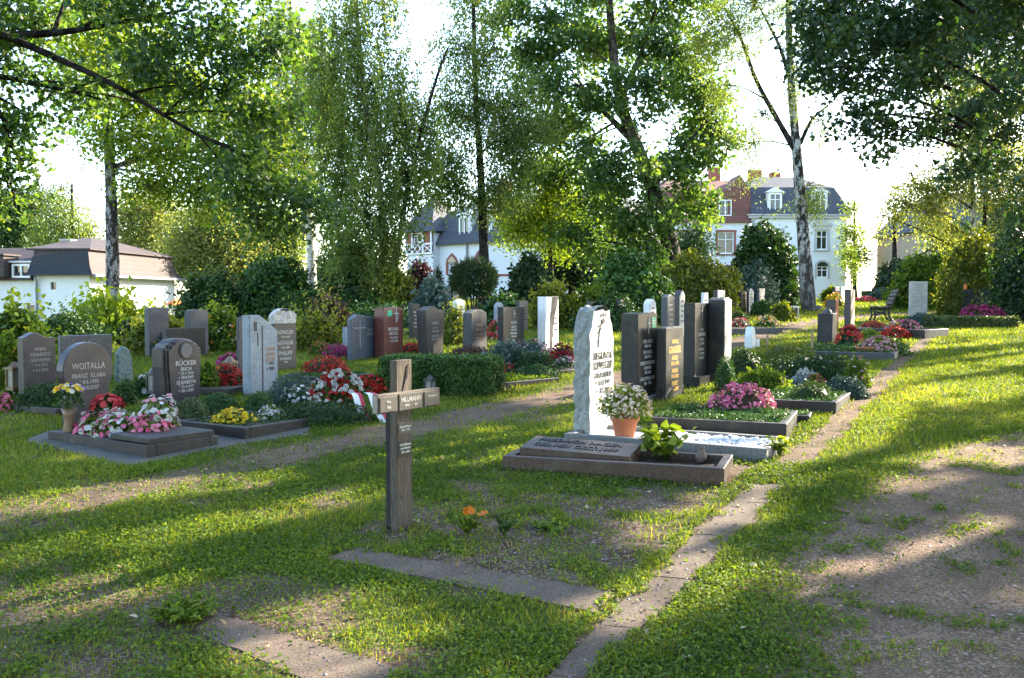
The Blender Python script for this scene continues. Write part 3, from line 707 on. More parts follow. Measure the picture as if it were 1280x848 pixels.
mb = MB(); mb.lathe((-w * .42, 0, h), [(.05, 0), (.06, .06), (.05, .14), (.02, .17)], 10); mb.build('grave_light', ORANGE, r)

# --- stones beyond the middle path
B = [
 ('narrow dark stone beside the brown-black wavy-topped stone', 511, 515, 525, 380, 425, 'flat', 'charcoal'),
 ('small pale stone with a peaked top below the round-topped cypress', 566, 571, 581, 374, 413, 'peak', 'white'),
 ('slim pale blue stone beside the polished black stone', 617, 621, 630, 378, 417, 'arch', 'paleblue'),
 ('short tan block stone directly behind the polished black stone', 645, 649, 660, 376, 414, 'flat', 'tan'),
 ('tan-topped square pillar peeking out above the tall white stone', 733, 738, 745, 377, 415, 'flat', 'tan'),
 ('dark slim stone between the tall white stone and the cross-marked stele', 753, 757, 764, 375, 412, 'arch', 'charcoal'),
 ('slim pinkish stone with a slanted pale top in the shade of the bushes', 770, 776, 783, 375, 415, 'slant', 'brown'),
 ('pale stone with a round head and a dark window behind the cross-marked stele', 804, 812, 820, 374, 425, 'arch', 'white'),
 ('dark upright stone with a pale slanted shoulder behind the small potted conifer', 826, 834, 843, 368, 428, 'peak', 'darkblue'),
 ('dark stele with a narrow bright front beside the gold-lettered stele', 842, 849, 856, 363, 424, 'arch', 'pale'),
 ('white slim stone just behind the rounded crest of the dark stone', 876, 879, 885, 366, 408, 'flat', 'white'),
 ('brown and white paired pillar below the golden privet', 891, 897, 906, 363, 404, 'flat', 'pale'),
 ('dark stele with lettering columns under the golden privet', 923, 927, 934, 365, 394, 'flat', 'tan'),
 ('pale tall stone beside the lettered stele under the golden privet', 933, 936, 942, 361, 394, 'arch', 'pale'),
 ('mossy low stone in the shadow of the yew beside the lawn', 946, 949, 956, 361, 388, 'flat', 'greyviolet'),
 ('dim stone standing behind the blue-grey stone near the far hedge', 421, 425, 434, 377, 400, 'flat', 'brown'),
 ('pale low stone tucked behind the blue-grey cross stone', 428, 431, 439, 409, 440, 'flat', 'paleblue'),
 ('grey stone beside the birch on the far lawn', 1040, 1044, 1052, 359, 380, 'flat', 'greyviolet'),
 ('white-panelled stone on the far lawn behind the staked sapling', 1049, 1052, 1062, 359, 380, 'flat', 'white'),
]
for (lab, e0, e1, e2, top, bot, kd, mt) in B:
    sd = {'pale': 'brown', 'tan': 'brown'}.get(mt)  # brown sides put shade into the colour of pale and tan stones
    r, w, t, h = headstone(lab, e0, e1, e2, top, bot, kd, mt, side=sd)
    if mt in ('pale', 'tan', 'brown', 'greyviolet', 'charcoal', 'darkblue', 'white'):
        mb = MB()
        for q in range(5): mb.box((rng.uniform(-.02, .02), -t / 2 - .002, h * (.78 - .1 * q)), (w * rng.uniform(.35, .6), .005, .028))
        mb.build('inscription', T_GREY if mt in ('charcoal', 'darkblue', 'brown', 'greyviolet') else T_DARK, r)
b = G(994, 378); r = empty('statue', 'small pale stone figure on a pedestal in front of the dark yew hedge', 'statue', b)
mb = MB(); mb.box((0, 0, .3), (.42, .3, .6)); mb.box((0, 0, .63), (.34, .26, .08)); mb.build('pedestal', STN['pale'], r)
mb = MB(); mb.lathe((0, 0, .66), [(.14, 0), (.15, .15), (.11, .3), (.13, .38), (.06, .46), (.05, .5), (.08, .55), (.075, .62), (.03, .67)], 12); mb.build('figure', STN['pale'], r)
b = G(994, 401); r = empty('grave_lantern', 'small white lantern post at the lawn edge beside the tall birch', 'lantern', b)
mb = MB(); mb.box((0, 0, .06), (.12, .12, .12)); mb.box((0, 0, .4), (.18, .18, .05)); mb.build('body', STN['white'], r)
mb = MB(); mb.box((0, 0, .25), (.1, .1, .25)); mb.build('glass', METAL, r)
for q in (-1, 1):
    for p in (-1, 1): mb = MB(); mb.box((q * .065, p * .065, .25), (.025, .025, .25)); mb.build('post', STN['white'], r)

# ------------------------------------------------------------------ the wooden cross
CY_ = math.radians(57)
base = G(502, 661)
r = empty('wooden_cross', 'weathered wooden grave cross with dark name plaques standing on the bare plot', 'cross', base, CY_)
a, bk = axes(CY_)
hc = P(502, 450, base[1])[2] - base[2]
za = P(502, 500, base[1])[2] - base[2]
pw, pt = .15, .055
mb = MB(); mb.prism([(-pw / 2, -.05), (pw / 2, -.05), (pw / 2, hc - .004), (pw / 2 - .004, hc), (-pw / 2 + .004, hc), (-pw / 2, hc - .002)], -pt / 2, pt / 2, 0, .004); mb.build('post', WOOD, r)
aw, ah = .6, .115
mb = MB()
mb.prism([(-aw / 2, za - ah / 2), (aw / 2, za - ah / 2), (aw / 2, za + ah / 2), (-aw / 2, za + ah / 2)], -pt / 2 - .047, -pt / 2 - .002, 0, .004)
mb.build('arm', WOOD_H, r)
mb = MB(); mb.box((-aw / 2 - .002, -pt / 2 - .0245, za), (.006, .036, ah * .9)); mb.build('arm_end_lit', WOOD_END_LIT, r)  # paler wood paints the light on this end of the arm
mb = MB(); mb.box((0, pt / 2 + .026, (za - ah / 2) / 2 - .03), (pw * .72, .05, za - ah / 2 + .02)); mb.build('backing_stake', WOOD_DARK, r)
yf = -pt / 2 - .047
def plaque(x, z, w, h, y, mat, lines, tm, ztop):
    mb = MB(); mb.prism([(x - w / 2, z - h / 2), (x + w / 2, z - h / 2), (x + w / 2, z + h / 2), (x - w / 2, z + h / 2)], y - .006, y - .0005, 0, .002); p = mb.build('plaque', mat, r)
    inscribe(p, lines, y - .006, tm, x, z + ztop, maxw=w * .86, bold=.0008)
plaque(.0, za - .003, .22, .102, yf, BRONZE, [('HILLMANN', .03, .016), ('Albert          geb.', .013, 0)], T_GREY, .034)
plaque(-.213, za - .004, .15, .09, yf, BRONZE, [('Erna', .015, .02), ('1936', .015, 0)], T_GREY, .026)
plaque(.21, za - .003, .15, .09, yf, BRONZE, [('Hannelore', .014, .012)], T_GREY, .026)
plaque(.0, za - .175, .13, .075, -pt / 2, BRONZE, [('Anna Hillmann', .013, .008), ('1906 - 1983', .013, 0)], T_WHITE, .02)
plaque(.0, za - .30, .13, .10, -pt / 2, BLACKP, [('Udo Hillmann', .014, .008), ('geb. Kramer', .014, .012), ('1938 - 2006', .013, 0)], T_WHITE, .034)
mb = MB()
for q in range(5): mb.tube(smooth_path([(-.02 + q * .008, -pt / 2 - .002, hc - .20 + .03 * q), (.0 + q * .006, -pt / 2 - .003, hc - .14 + .025 * q), (.03 + .002 * q, -pt / 2 - .002, hc - .1 + .018 * q)], 6), .0035, 3)
mb.build('carved_ear', WOOD_DARK, r)

# ------------------------------------------------------------------ kerbs round the graves
def grave_border(label, Lpx, Rpx, Wpx, mat, hgt=.11, thick=.08, soil=SOIL, soilh=.06, cat='grave border', wmax=None, bury=.02):
    """Lpx, Rpx: pixels of the two lower ends of the long front edge; Wpx: pixel the right end runs to."""
    L, R_, W = G(*Lpx), G(*Rpx), G(*Wpx)
    d = R_ - L; d[2] = 0; ln = np.linalg.norm(d); n = d / ln; aa = np.array([-n[1], n[0], 0])
    wd = float(np.dot(W - R_, aa)); wd = wmax or wd
    yaw = math.atan2(n[1], n[0]); z0 = min(Hs(*L[:2]), Hs(*R_[:2]), Hs(*(L + aa * wd)[:2])) - bury
    r = empty('grave_border', label, cat, (L[0], L[1], z0), yaw, 'grave borders')
    hh = max(Hs(*L[:2]), Hs(*R_[:2])) - z0 + hgt
    t = thick
    for c, s in (((ln / 2, t / 2), (ln, t)), ((ln / 2, wd - t / 2), (ln, t)), ((t / 2, wd / 2), (t, wd - 2 * t - .004)), ((ln - t / 2, wd / 2), (t, wd - 2 * t - .004))):
        mb = MB(); x0, x1 = c[0] - s[0] / 2, c[0] + s[0] / 2; y0, y1 = c[1] - s[1] / 2, c[1] + s[1] / 2
        mb.prism([(x0, 0), (x1, 0), (x1, hh - .006), (x1 - .006, hh), (x0 + .006, hh), (x0, hh - .006)], y0, y1, 0, .006)
        mb.build('kerb', STN[mat], r)
    # soil with a lumpy top
    nx, ny = max(4, int(ln / .06)), max(4, int(wd / .06)); X, Y = np.meshgrid(np.linspace(t * .9, ln - t * .9, nx), np.linspace(t * .9, wd - t * .9, ny))
    Z = z0 * 0 + (hh - hgt) + soilh + .03 * (fbm(X * 4 + L[0], Y * 4 + L[1], 8) - .5)
    i = np.arange(nx - 1)[None]; j = np.arange(ny - 1)[:, None] * nx
    mb = MB(); mb.add(np.c_[X.ravel(), Y.ravel(), Z.ravel()], np.stack([j + i, j + i + 1, j + i + nx + 1, j + i + nx], -1).reshape(-1, 4), 0, None, True); mb.build('soil', soil, r)
    return r, L, n, aa, ln, wd, z0, hh

gb_brown = grave_border('red-brown stone border holding a sloping name slab and a young leafy plant', (628, 588), (905, 609), (940, 588), 'kerbbrown', .115, .07, soilh=.05)
r0, L, n, aa, ln, wd, z0, hh = gb_brown
r = empty('name_slab', 'sloping red-brown stone slab with two rows of dark raised letters', 'grave slab', L + n * .10 + aa * .14 + np.array([0, 0, z0 + hh - L[2] - .06]), math.atan2(n[1], n[0]), None)
sl, sw = .9, .46
v = np.array([[0, 0, 0], [sl, 0, 0], [sl, sw, 0], [0, sw, 0], [0, 0, .115], [sl, 0, .085], [sl, sw, .115], [0, sw, .145]])
mb = MB(); mb.add(v, np.array([[0, 3, 2, 1], [4, 5, 6, 7], [0, 1, 5, 4], [1, 2, 6, 5], [2, 3, 7, 6], [3, 0, 4, 7]])); mb.build('slab', STN['kerbbrown'], r)
nn = unit(np.cross(v[5] - v[4], v[7] - v[4])); ux = unit(v[5] - v[4]); uy = np.cross(nn, ux)
mb = MB()
for s, vpos, hgt in (('FRIEDRICH HAGEN', .40, .1), ('GEB.1921 GEST.1999', .22, .1)):
    V, Fc = text_verts(s, hgt, sl * .78, .004, 0, .004); V = V * np.array([1, 1, 1])
    mb.add(v[4] + nn * .004 + ux * (sl * .47 + V[:, :1]) + uy * (vpos + V[:, 1:2]) + nn * V[:, 2:3], Fc)
mb.build('letters', T_DARK, r)

gb_white = grave_border('pale speckled border round a bed of white pebbles in front of the tall white stone', (705, 551), (958, 578), (974, 557), 'kerbpale', .07, .07, soil=PEBBLE, soilh=.03)
r0, L, n, aa, ln, wd, z0, hh = gb_white
# white pebbles
mb = MB(); N = 1100; pu = rng.uniform(.62, ln - .1, N); pv = rng.uniform(.09, wd - .09, N); pz = z0 + hh - .035 + rng.uniform(-.012, .015, N)
oct_ = np.array([[1, 0, 0], [0, 1, 0], [-1, 0, 0], [0, -1, 0], [0, 0, 1], [.7, .7, .55], [-.7, .7, .55], [-.7, -.7, .55], [.7, -.7, .55]])
fo = np.array([[0, 5, 4], [5, 1, 4], [1, 6, 4], [6, 2, 4], [2, 7, 4], [7, 3, 4], [3, 8, 4], [8, 0, 4]])
for q in range(N):
    s = rng.uniform(.015, .032); an = rng.uniform(0, 6.28); o = oct_ * np.array([s, s * rng.uniform(.6, 1), s * rng.uniform(.5, .9)])
    o = np.c_[o[:, 0] * math.cos(an) - o[:, 1] * math.sin(an), o[:, 0] * math.sin(an) + o[:, 1] * math.cos(an), o[:, 2]]
    c = L + n * pu[q] + aa * pv[q]; c[2] = pz[q]; mb.add(o + c, fo, 0, None, True)
o = mb.build('pebbles', PEBBLE, None, origin=L + n * ln / 2); tag(o, 'bright white pebbles filling the pale bordered grave', 'pebbles', None, 'stuff')

gb_pink = grave_border('dark weathered border round the ground cover under the pink begonia mound', (812, 541), (983, 552), (1006, 528), 'kerbdark', .15, .08, soilh=.12)
gb_small = grave_border('small dark kerb between the pink begonia grave and the juniper grave', (905, 524), (1012, 529), (1036, 515), 'charcoal', .07, .06, soilh=.05, wmax=.4)
gb_juni = grave_border('low dark border in front of the spreading junipers', (890, 509), (1045, 518), (1068, 495), 'kerbdark', .12, .07, soilh=.1)
gb_gran = grave_border('grey granite border with a terracotta flowerpot standing on its rim', (985, 447), (1118, 452), (1135, 437), 'greyviolet', .12, .09, soilh=.1)
grave_border('dark trough border round the red and pink flower rows near the bench', (1060, 419), (1156, 424), (1166, 411), 'kerbdark', .16, .1, soilh=.14, wmax=1.3)
# left side
r0, L, n, aa, ln, wd, z0, hh = grave_border('polished dark border under the flower-covered slab of the round-headed stone', (60, 551), (184, 574), (276, 558), 'kerbdark', .09, .09, soilh=.06)
gz = z0 + hh
r = empty('cover_slab', 'polished dark grave slab lying half over the petunia bed', 'grave slab', L + n * (ln * .62) + aa * .03 + np.array([0, 0, gz + .004 - L[2]]), math.atan2(n[1], n[0]))
mb = MB(); mb.prism([(0, 0), (ln * .37, 0), (ln * .37, .04), (ln * .37 - .008, .048), (.008, .048), (0, .04)], 0, wd - .06, 0, .006); mb.build('slab', STN['kerbdark'], r)
WO = (L, n, aa, ln, wd, gz)
gb_chry = grave_border('dark border holding yellow and white chrysanthemums before the medallion stone', (216, 537), (306, 551), (382, 530), 'kerbdark', .09, .07, soilh=.07)
gb_kran = grave_border('dark border hidden under the low hedge of the wavy-topped violet stone', (14, 515), (70, 522), (118, 508), 'kerbdark', .08, .07, soilh=.06)
grave_border('narrow dark border of the red begonia grave beside the medallion stone', (212, 494), (284, 497), (318, 488), 'kerbdark', .09, .06, soilh=.08)
gb_red = grave_border('low dark border behind the funeral wreath, round the red begonia bed', (355, 474), (402, 480), (462, 471), 'charcoal', .06, .06, soilh=.06)
gb_hedge = grave_border('dark kerb at the corner of the clipped hedge with a grassy grave behind', (560, 478), (629, 487), (672, 474), 'charcoal', .06, .06, soilh=.05)
grave_border('thin kerb of the grave with crimson flowers and pale asters', (668, 466), (696, 469), (724, 463), 'charcoal', .05, .06, soilh=.05)
grave_border('pale kerb of the mixed flower bed on the far side of the middle path', (845, 414), (905, 420), (918, 411), 'roughgrey', .1, .08, soilh=.09)

def bed_fill(label, br, mat, n, leaf, hgt, u0=.03, u1=.97, shape='rhomb', name='ground_cover', mean=.4):
    """low plants covering the soil inside a grave border."""
    r0, L, nn, aa, ln, wd, z0, hh = br
    u = rng.uniform(u0 * ln, u1 * ln, n); v = rng.uniform(.07, wd - .07, n)
    p = L + nn * u[:, None] + aa * v[:, None]
    nz = fbm(p[:, 0] * 6, p[:, 1] * 6, 15)
    p[:, 2] = z0 + hh - .05 + hgt * (.25 + 1.1 * nz) * rng.random(n) ** .5
    mb = MB(); cards(mb, p, leaf * rng.uniform(.6, 1.3, n), shape, None, 0, .9, 0, np.clip(mean + .9 * (nz - .5) + .2 * rng.normal(size=n), 0, 1))
    o = mb.build(name, LM[mat], None, origin=L + nn * ln / 2); return tag(o, label, 'ground cover', 'low plants on the graves')
# ------------------------------------------------------------------ shrubs, hedges, flower beds
def dome_dirs(n, low=-0.15):
    u = unit(rng.normal(size=(int(n * 6) + 80, 3))); u = u[u[:, 2] > low]
    return u[:n]

def lump(u, seed, amp=0.16, fr=2.3):
    a = fbm(u[:, 0] * fr + 5 + seed, u[:, 1] * fr + u[:, 2] * fr * 1.3 + 3, seed % 97, 3)
    return 1 + amp * (a - 0.5) * 2

def place(l, r, top, bot, depth=1.0):
    """base centre and radii of something standing on the ground between columns l and r."""
    g = G((l + r) / 2, bot); s = g[1] / F
    rx = (r - l) / 2 * s
    ry = rx * depth
    Y = g[1] + ry * 0.8
    c = np.array([(((l + r) / 2) - CX) / F * Y, Y, 0]); c[2] = Hs(c[0], c[1])
    rx = (r - l) / 2 * Y / F
    h = max(0.05, P((l + r) / 2, top, Y)[2] - c[2])
    return c, rx, ry, h

SEED = [1]
def core(mb, rx, ry, h, seed, sc=0.8, mi=0, z0=0.0, tint=0.12):
    nu, nv = 16, 9
    V = []
    for j in range(nv):
        ph = math.pi / 2 * (1 - j / (nv - 1)) if False else math.pi / 2 * j / (nv - 1)
        for i in range(nu):
            t = 2 * math.pi * i / nu
            V.append((math.cos(t) * math.sin(ph), math.sin(t) * math.sin(ph), math.cos(ph)))
    u = np.array(V); k = lump(u, seed, 0.18)
    X = u * np.array([rx, ry, h - z0]) * (k * sc)[:, None]; X[:, 2] += z0; 
    i = np.arange(nu)[None]; j = np.arange(nv - 1)[:, None] * nu; i2 = (i + 1) % nu
    mb.add(X, np.stack([j + i, j + nu + i, j + nu + i2, j + i2], -1).reshape(-1, 4), mi, tint, True)

def leaf_shell(mb, rx, ry, h, n, size, shape, seed, style='leaf', mi=0, z0=0.0, amp=0.2, mean=0.45, boxy=1.0):
    u = dome_dirs(n, -0.12 if z0 == 0 else -0.9)
    n = len(u)
    k = lump(u, seed, amp)
    rr = k * (1 - 0.30 * rng.random(n) ** 1.6)
    if boxy != 1.0:
        p = boxy; nm = (np.abs(u) ** p).sum(1) ** (1 / p); u2 = u / nm[:, None]
    else: u2 = u
    C = u2 * rr[:, None] * np.array([rx, ry, h - z0 if z0 == 0 else (h - z0) / 2])
    C[:, 2] += z0 if z0 == 0 else (h + z0) / 2
    C[:, 2] = np.maximum(C[:, 2], 0.01)
    out = unit(u / np.array([rx, ry, h]))
    ti = np.clip(mean + 0.22 * (k - 1) / amp * 0.5 + 0.2 * rng.normal(size=n), 0, 1)
    sz = size * rng.uniform(0.65, 1.25, n)
    if style == 'needle':
        cards(mb, C, sz, 'needle', out, 0.3, 0.1, mi, ti, 0.05, unit(out + np.array([0, 0, 0.5])), 0.75)
        return
    if style == 'blade':
        return
    cards(mb, C, sz, shape, out, 0.8, 0.4, mi, ti)

def sprigs(mb, rx, ry, h, n, ln, leaf, shape, seed, mi=0, mean=0.6):
    """loose shoots standing out of the outline, so that the edge is not a clean curve."""
    u = dome_dirs(n, 0.0); k = lump(u, seed, 0.2)
    b = u * (k * 0.9)[:, None] * np.array([rx, ry, h]); d = unit(u + np.array([0, 0, 0.7]) + rng.normal(size=u.shape) * 0.3)
    m = 7; f = np.linspace(0.1, 1, m)
    L = ln * rng.uniform(0.4, 1.2, len(u))
    C = (b[:, None] + d[:, None] * (f[None, :, None] * L[:, None, None]) + rng.normal(size=(len(u), m, 3)) * leaf * 0.35).reshape(-1, 3)
    cards(mb, C, leaf * rng.uniform(0.6, 1.1, len(C)), shape, np.repeat(d, m, 0), 0.2, 0.2, mi, np.clip(mean + 0.2 * rng.normal(size=len(C)), 0, 1))

def shrub(name, label, l, r, top, bot, mat, n=2500, leaf=0.06, style='leaf', shape='rhomb', depth=0.9, amp=0.22, mean=0.45, cat='shrub', group=None, spr=None, blooms=None, boxy=1.0, coresc=0.8, z0f=0.0, stems=0):
    c, rx, ry, h = place(l, r, top, bot, depth); SEED[0] += 7; sd = SEED[0]
    z0 = h * z0f
    mb = MB(); 
    if coresc > 0: core(mb, rx, ry, h, sd, coresc, 0, z0)
    leaf_shell(mb, rx, ry, h, n, leaf, shape, sd, style, 0, z0, amp, mean, boxy)
    if spr: sprigs(mb, rx, ry, h, spr[0], spr[1], leaf, shape, sd)
    if blooms or stems:
        root = empty(name, label, cat, c, rng.uniform(-.2, .2), group)
        mb.build('foliage', LM[mat], root)
        for (bm, bn, bs) in (blooms or []):
            u = dome_dirs(bn, 0.02); k = lump(u, sd, amp) * rng.uniform(.96, 1.05, len(u))
            C = u * k[:, None] * np.array([rx, ry, h]); b2 = MB(); star(b2, C, bs * rng.uniform(.7, 1.2, len(C)), unit(u + np.array([0, -.25, .3])))
            b2.build('blooms', LM[bm], root)
        for q in range(stems):
            a = 6.28 * q / stems + rng.uniform(-.3, .3)
            b2 = MB(); b2.tube(smooth_path([(.1 * math.cos(a), .1 * math.sin(a), 0), (.3 * rx * math.cos(a), .3 * ry * math.sin(a), z0 * .6), (.5 * rx * math.cos(a), .5 * ry * math.sin(a), z0 + .2 * (h - z0))], 8), np.linspace(.045, .02, 8), 6)
            b2.build('stem', BARK_OAK, root)
        return root
    o = mb.build(name, LM[mat]); o.location = c; o.rotation_euler = (0, 0, rng.uniform(-.3, .3))
    return tag(o, label, cat, group)

def mound(name, label, l, r, top, bot, leafm, blooms, nleaf=500, leaf=0.045, depth=0.8, cat='flowers', group='flower clumps', amp=0.12, base_lift=0.0, low=0.0, boxy=1.0):
    c, rx, ry, h = place(l, r, top, bot, depth); SEED[0] += 7; sd = SEED[0]
    c[2] += base_lift
    root = empty(name, label, cat, c, 0, group)
    mb = MB(); core(mb, rx, ry, h, sd, 0.78); leaf_shell(mb, rx, ry, h, nleaf, leaf, 'leaf', sd, 'leaf', 0, 0, amp, .45, boxy)
    mb.build('foliage', LM[leafm], root)
    for (bm, bn, bs) in blooms:
        bn = int(bn * 1.75); u = dome_dirs(bn, low); k = lump(u, sd, amp) * rng.uniform(.88, 1.06, len(u))
        kp = fbm(u[:, 0] * 4 + sd, u[:, 1] * 4 + u[:, 2] * 5, 12, 2) > .36; u, k = u[kp], k[kp]
        if boxy != 1.0: uu = u / ((np.abs(u) ** boxy).sum(1) ** (1 / boxy))[:, None]
        else: uu = u
        C = uu * k[:, None] * np.array([rx, ry, h])
        b2 = MB(); star(b2, C, bs * .8 * rng.uniform(.55, 1.25, len(C)), unit(u + np.array([0, -.2, .25])))
        b2.build('blooms', LM[bm], root)
    return root

def hedge(name, label, cpx, yaw, L, W, Hh, mat, n, leaf=0.035, cat='hedge', rough=0.05, style='leaf', corner='fr'):
    """clipped box hedge; cpx: pixel of its near lower corner; it runs L back along -x (local) and W along +y."""
    g = G(*cpx); r = None
    mb = MB(); per = 2 * (L + W) * Hh + L * W
    def add(area, f, nrm):
        m = int(n * area / per); u, v = rng.random(m), rng.random(m); p = f(u, v)
        nn = np.tile(np.array(nrm, float), (m, 1))
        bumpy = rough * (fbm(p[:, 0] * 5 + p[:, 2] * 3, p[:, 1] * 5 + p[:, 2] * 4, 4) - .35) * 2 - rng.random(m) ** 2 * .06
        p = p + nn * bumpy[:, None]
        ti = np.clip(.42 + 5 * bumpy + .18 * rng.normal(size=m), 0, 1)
        if style == 'needle': cards(mb, p, leaf * rng.uniform(.7, 1.3, m), 'needle', nn, .5, .2, 0, ti, .05, unit(nn + np.array([0, 0, .6])), .6)
        else: cards(mb, p, leaf * rng.uniform(.7, 1.3, m), 'rhomb', nn, .9, .4, 0, ti)
    add(L * Hh, lambda u, v: np.c_[-u * L, 0 * u, v * Hh], (0, -1, 0)); add(L * Hh, lambda u, v: np.c_[-u * L, 0 * u + W, v * Hh], (0, 1, 0))
    add(W * Hh, lambda u, v: np.c_[0 * u, u * W, v * Hh], (1, 0, 0)); add(W * Hh, lambda u, v: np.c_[0 * u - L, u * W, v * Hh], (-1, 0, 0))
    add(L * W, lambda u, v: np.c_[-u * L, v * W, 0 * u + Hh], (0, 0, 1))
    m = int(n * .05); p = np.c_[-rng.random(m) * L, rng.random(m) * W, np.full(m, Hh) + rng.random(m) * .05]; cards(mb, p, leaf * 1.2, 'rhomb', None, 0, .4, 0, .8)
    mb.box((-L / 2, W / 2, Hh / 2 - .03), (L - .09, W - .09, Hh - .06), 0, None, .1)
    o = mb.build(name, LM[mat]); o.location = g; o.rotation_euler = (0, 0, yaw); return tag(o, label, cat)

NY = YAW - math.pi / 2          # direction the graves run
# --- clipped hedges and dense low planting
hedge('box_hedge', 'clipped dark green box hedge behind the wooden cross', (612, 498), math.radians(-12), 1.42, .7, .46, 'box', 15000, .035)
hedge('low_hedge', 'short strip of low pale green hedge in front of the magenta flowers', (1274, 410), math.radians(-2), 2.4, .45, .24, 'boxpale', 5000, .06)
hedge('far_hedge', 'long dark hedge closing the lawn in front of the grey-roofed house', (1125, 372), math.radians(2), 6.4, .9, 1.3, 'conifer', 9000, .14, rough=.15)
hedge('far_hedge', 'trimmed green hedge behind the red granite stone', (470, 398), math.radians(4), 3.0, .8, .75, 'box', 6000, .09, rough=.08)
B = shrub
GL = 'low plants on the graves'
B('box_ball', 'round clipped box ball directly in front of the medallion stone', 213, 261, 497, 533, 'boxpale', 2600, .026, depth=1, amp=.06, coresc=.86, cat='bush', group=GL)
B('box_ball', 'darker green box bush between the medallion stone and the yellow chrysanthemums', 245, 298, 491, 519, 'box', 2600, .028, depth=.9, amp=.1, coresc=.86, cat='bush', group=GL)
B('box_ball', 'small box bush between the turquoise boulder and the medallion stone', 140, 168, 474, 508, 'box', 1600, .03, depth=1, amp=.12, coresc=.85, cat='bush', group=GL)
B('box_ball', 'dark box bush at the foot of the pale blue granite stele', 304, 342, 490, 518, 'box', 1500, .028, depth=.9, amp=.1, coresc=.85, cat='bush', group=GL)
B('low_shrub', 'dark low hedge-like planting in front of the wavy-topped violet stone', 20, 92, 481, 517, 'yew', 2600, .035, depth=.7, amp=.14, cat='bush', group=GL, boxy=3)
B('low_shrub', 'reddish bronze shrub between the wavy-topped and round-headed violet stones', 58, 92, 473, 512, 'heath', 1200, .035, depth=.8, cat='bush', group=GL)
B('low_shrub', 'dark ground cover under the funeral wreath', 330, 470, 503, 534, 'yew', 4200, .03, depth=.45, amp=.12, cat='bush', group=GL, boxy=2.6)
B('silver_shrub', 'grey-green lavender-like shrub beside the pale blue granite stele', 333, 398, 470, 508, 'bluegreen', 2000, .05, style='needle', depth=.8, amp=.2, cat='bush', group=GL, spr=(30, .08))
B('globe_shrub', 'dark blue-green globe bush below the thick dark stone', 906, 956, 436, 476, 'yew', 3000, .035, style='leaf', depth=.95, amp=.1, coresc=.86, cat='bush', group=GL)
B('dwarf_cypress', 'small feathery green cypress beside the globe bush', 896, 919, 447, 489, 'box', 1500, .05, style='needle', depth=1, amp=.1, cat='bush', group=GL)
B('ground_cover', 'bright green leafy perennials behind the pink begonia mound', 918, 990, 462, 496, 'lush', 2000, .055, shape='leaf', depth=.8, amp=.2, cat='bush', group=GL, spr=(60, .1))
B('low_shrub', 'long dark green low hedge with scattered pale flowers', 952, 1082, 444, 478, 'yew', 5200, .04, depth=.5, amp=.16, cat='bush', group=GL, boxy=3, blooms=[('cream', 40, .03)])
B('silver_plant', 'silver-leaved ragwort beside a few small pink flowers', 991, 1030, 462, 483, 'silver', 800, .05, shape='leaf', depth=.8, cat='bush', group=GL)
B('juniper', 'dark green spreading juniper behind the low dark border', 985, 1048, 478, 510, 'yew', 3200, .035, style='needle', depth=.8, amp=.14, cat='bush', group=GL, spr=(50, .08))
B('juniper', 'blue-green spreading juniper at the path side of the silver ragwort', 1030, 1086, 470, 500, 'bluegreen', 2800, .035, style='leaf', depth=.7, amp=.16, cat='bush', group=GL, mean=.2)
B('rose_shrub', 'tangled green rose shrub with faded cream blooms beside the dark low hedge', 1055, 1090, 446, 486, 'lush', 1100, .04, depth=.8, amp=.2, cat='bush', group=GL, blooms=[('rose', 25, .035)], spr=(30, .15), mean=.3)
B('ground_cover', 'sun-bleached heath patch between the middle path and the dark low hedge', 950, 1020, 428, 452, 'gold', 2000, .035, depth=.8, amp=.2, cat='bush', group=GL, mean=.3, spr=(50, .12))
bed_fill('green creeping cover filling the pink begonia grave', gb_pink, 'box', 9000, .028, .09)
bed_fill('mossy cover in the narrow grave between begonias and junipers', gb_small, 'box', 2500, .026, .07)
bed_fill('green cover under the spreading junipers', gb_juni, 'box', 6000, .03, .08)
bed_fill('leafy cover inside the grey granite border', gb_gran, 'box', 3500, .045, .1)
bed_fill('grassy low cover on the grave at the hedge corner', gb_hedge, 'lush', 3500, .04, .1)
bed_fill('dark cover on the grave of the wavy-topped violet stone', gb_kran, 'yew', 3000, .03, .1)
bed_fill('green cover round the wide scarlet bed behind the wreath', gb_red, 'box', 3500, .035, .08)
bed_fill('sparse green cover behind the chrysanthemums', gb_chry, 'box', 2500, .026, .06)
B('low_shrub', 'green leafy cover around the crimson bed beyond the hedge', 640, 700, 455, 476, 'box', 1500, .04, depth=.6, amp=.2, cat='bush', group=GL)
B('silver_shrub', 'pale grey grassy lavender tuft in front of the polished black stone', 605, 665, 432, 468, 'bluegreen', 1800, .09, style='needle', depth=.7, amp=.25, cat='bush', group=GL, spr=(60, .15), mean=.6)
B('low_shrub', 'dark leafy perennials beside the clipped hedge end', 632, 700, 440, 470, 'yew', 1600, .045, depth=.6, amp=.25, cat='bush', group=GL, spr=(60, .12), mean=.5)
B('low_shrub', 'reddish low heather at the foot of the rough grey stone', 560, 616, 433, 447, 'heath', 1500, .035, depth=.7, amp=.15, cat='bush', group=GL, mean=.7)
B('low_shrub', 'green perennials between the medallion stone and the red begonia grave', 243, 272, 452, 492, 'lush', 800, .05, depth=.9, amp=.25, cat='bush', group=GL, mean=.3, spr=(30, .15))
B('low_shrub', 'white-dotted leafy plants behind the box bush of the medallion stone', 160, 196, 470, 498, 'box', 700, .05, depth=.8, amp=.25, cat='bush', group=GL, blooms=[('white', 30, .05)])
B('low_shrub', 'green foliage in the trough between the red and pink rows', 1070, 1105, 412, 424, 'lush', 700, .05, depth=.7, amp=.2, cat='bush', group=GL, mean=.7)
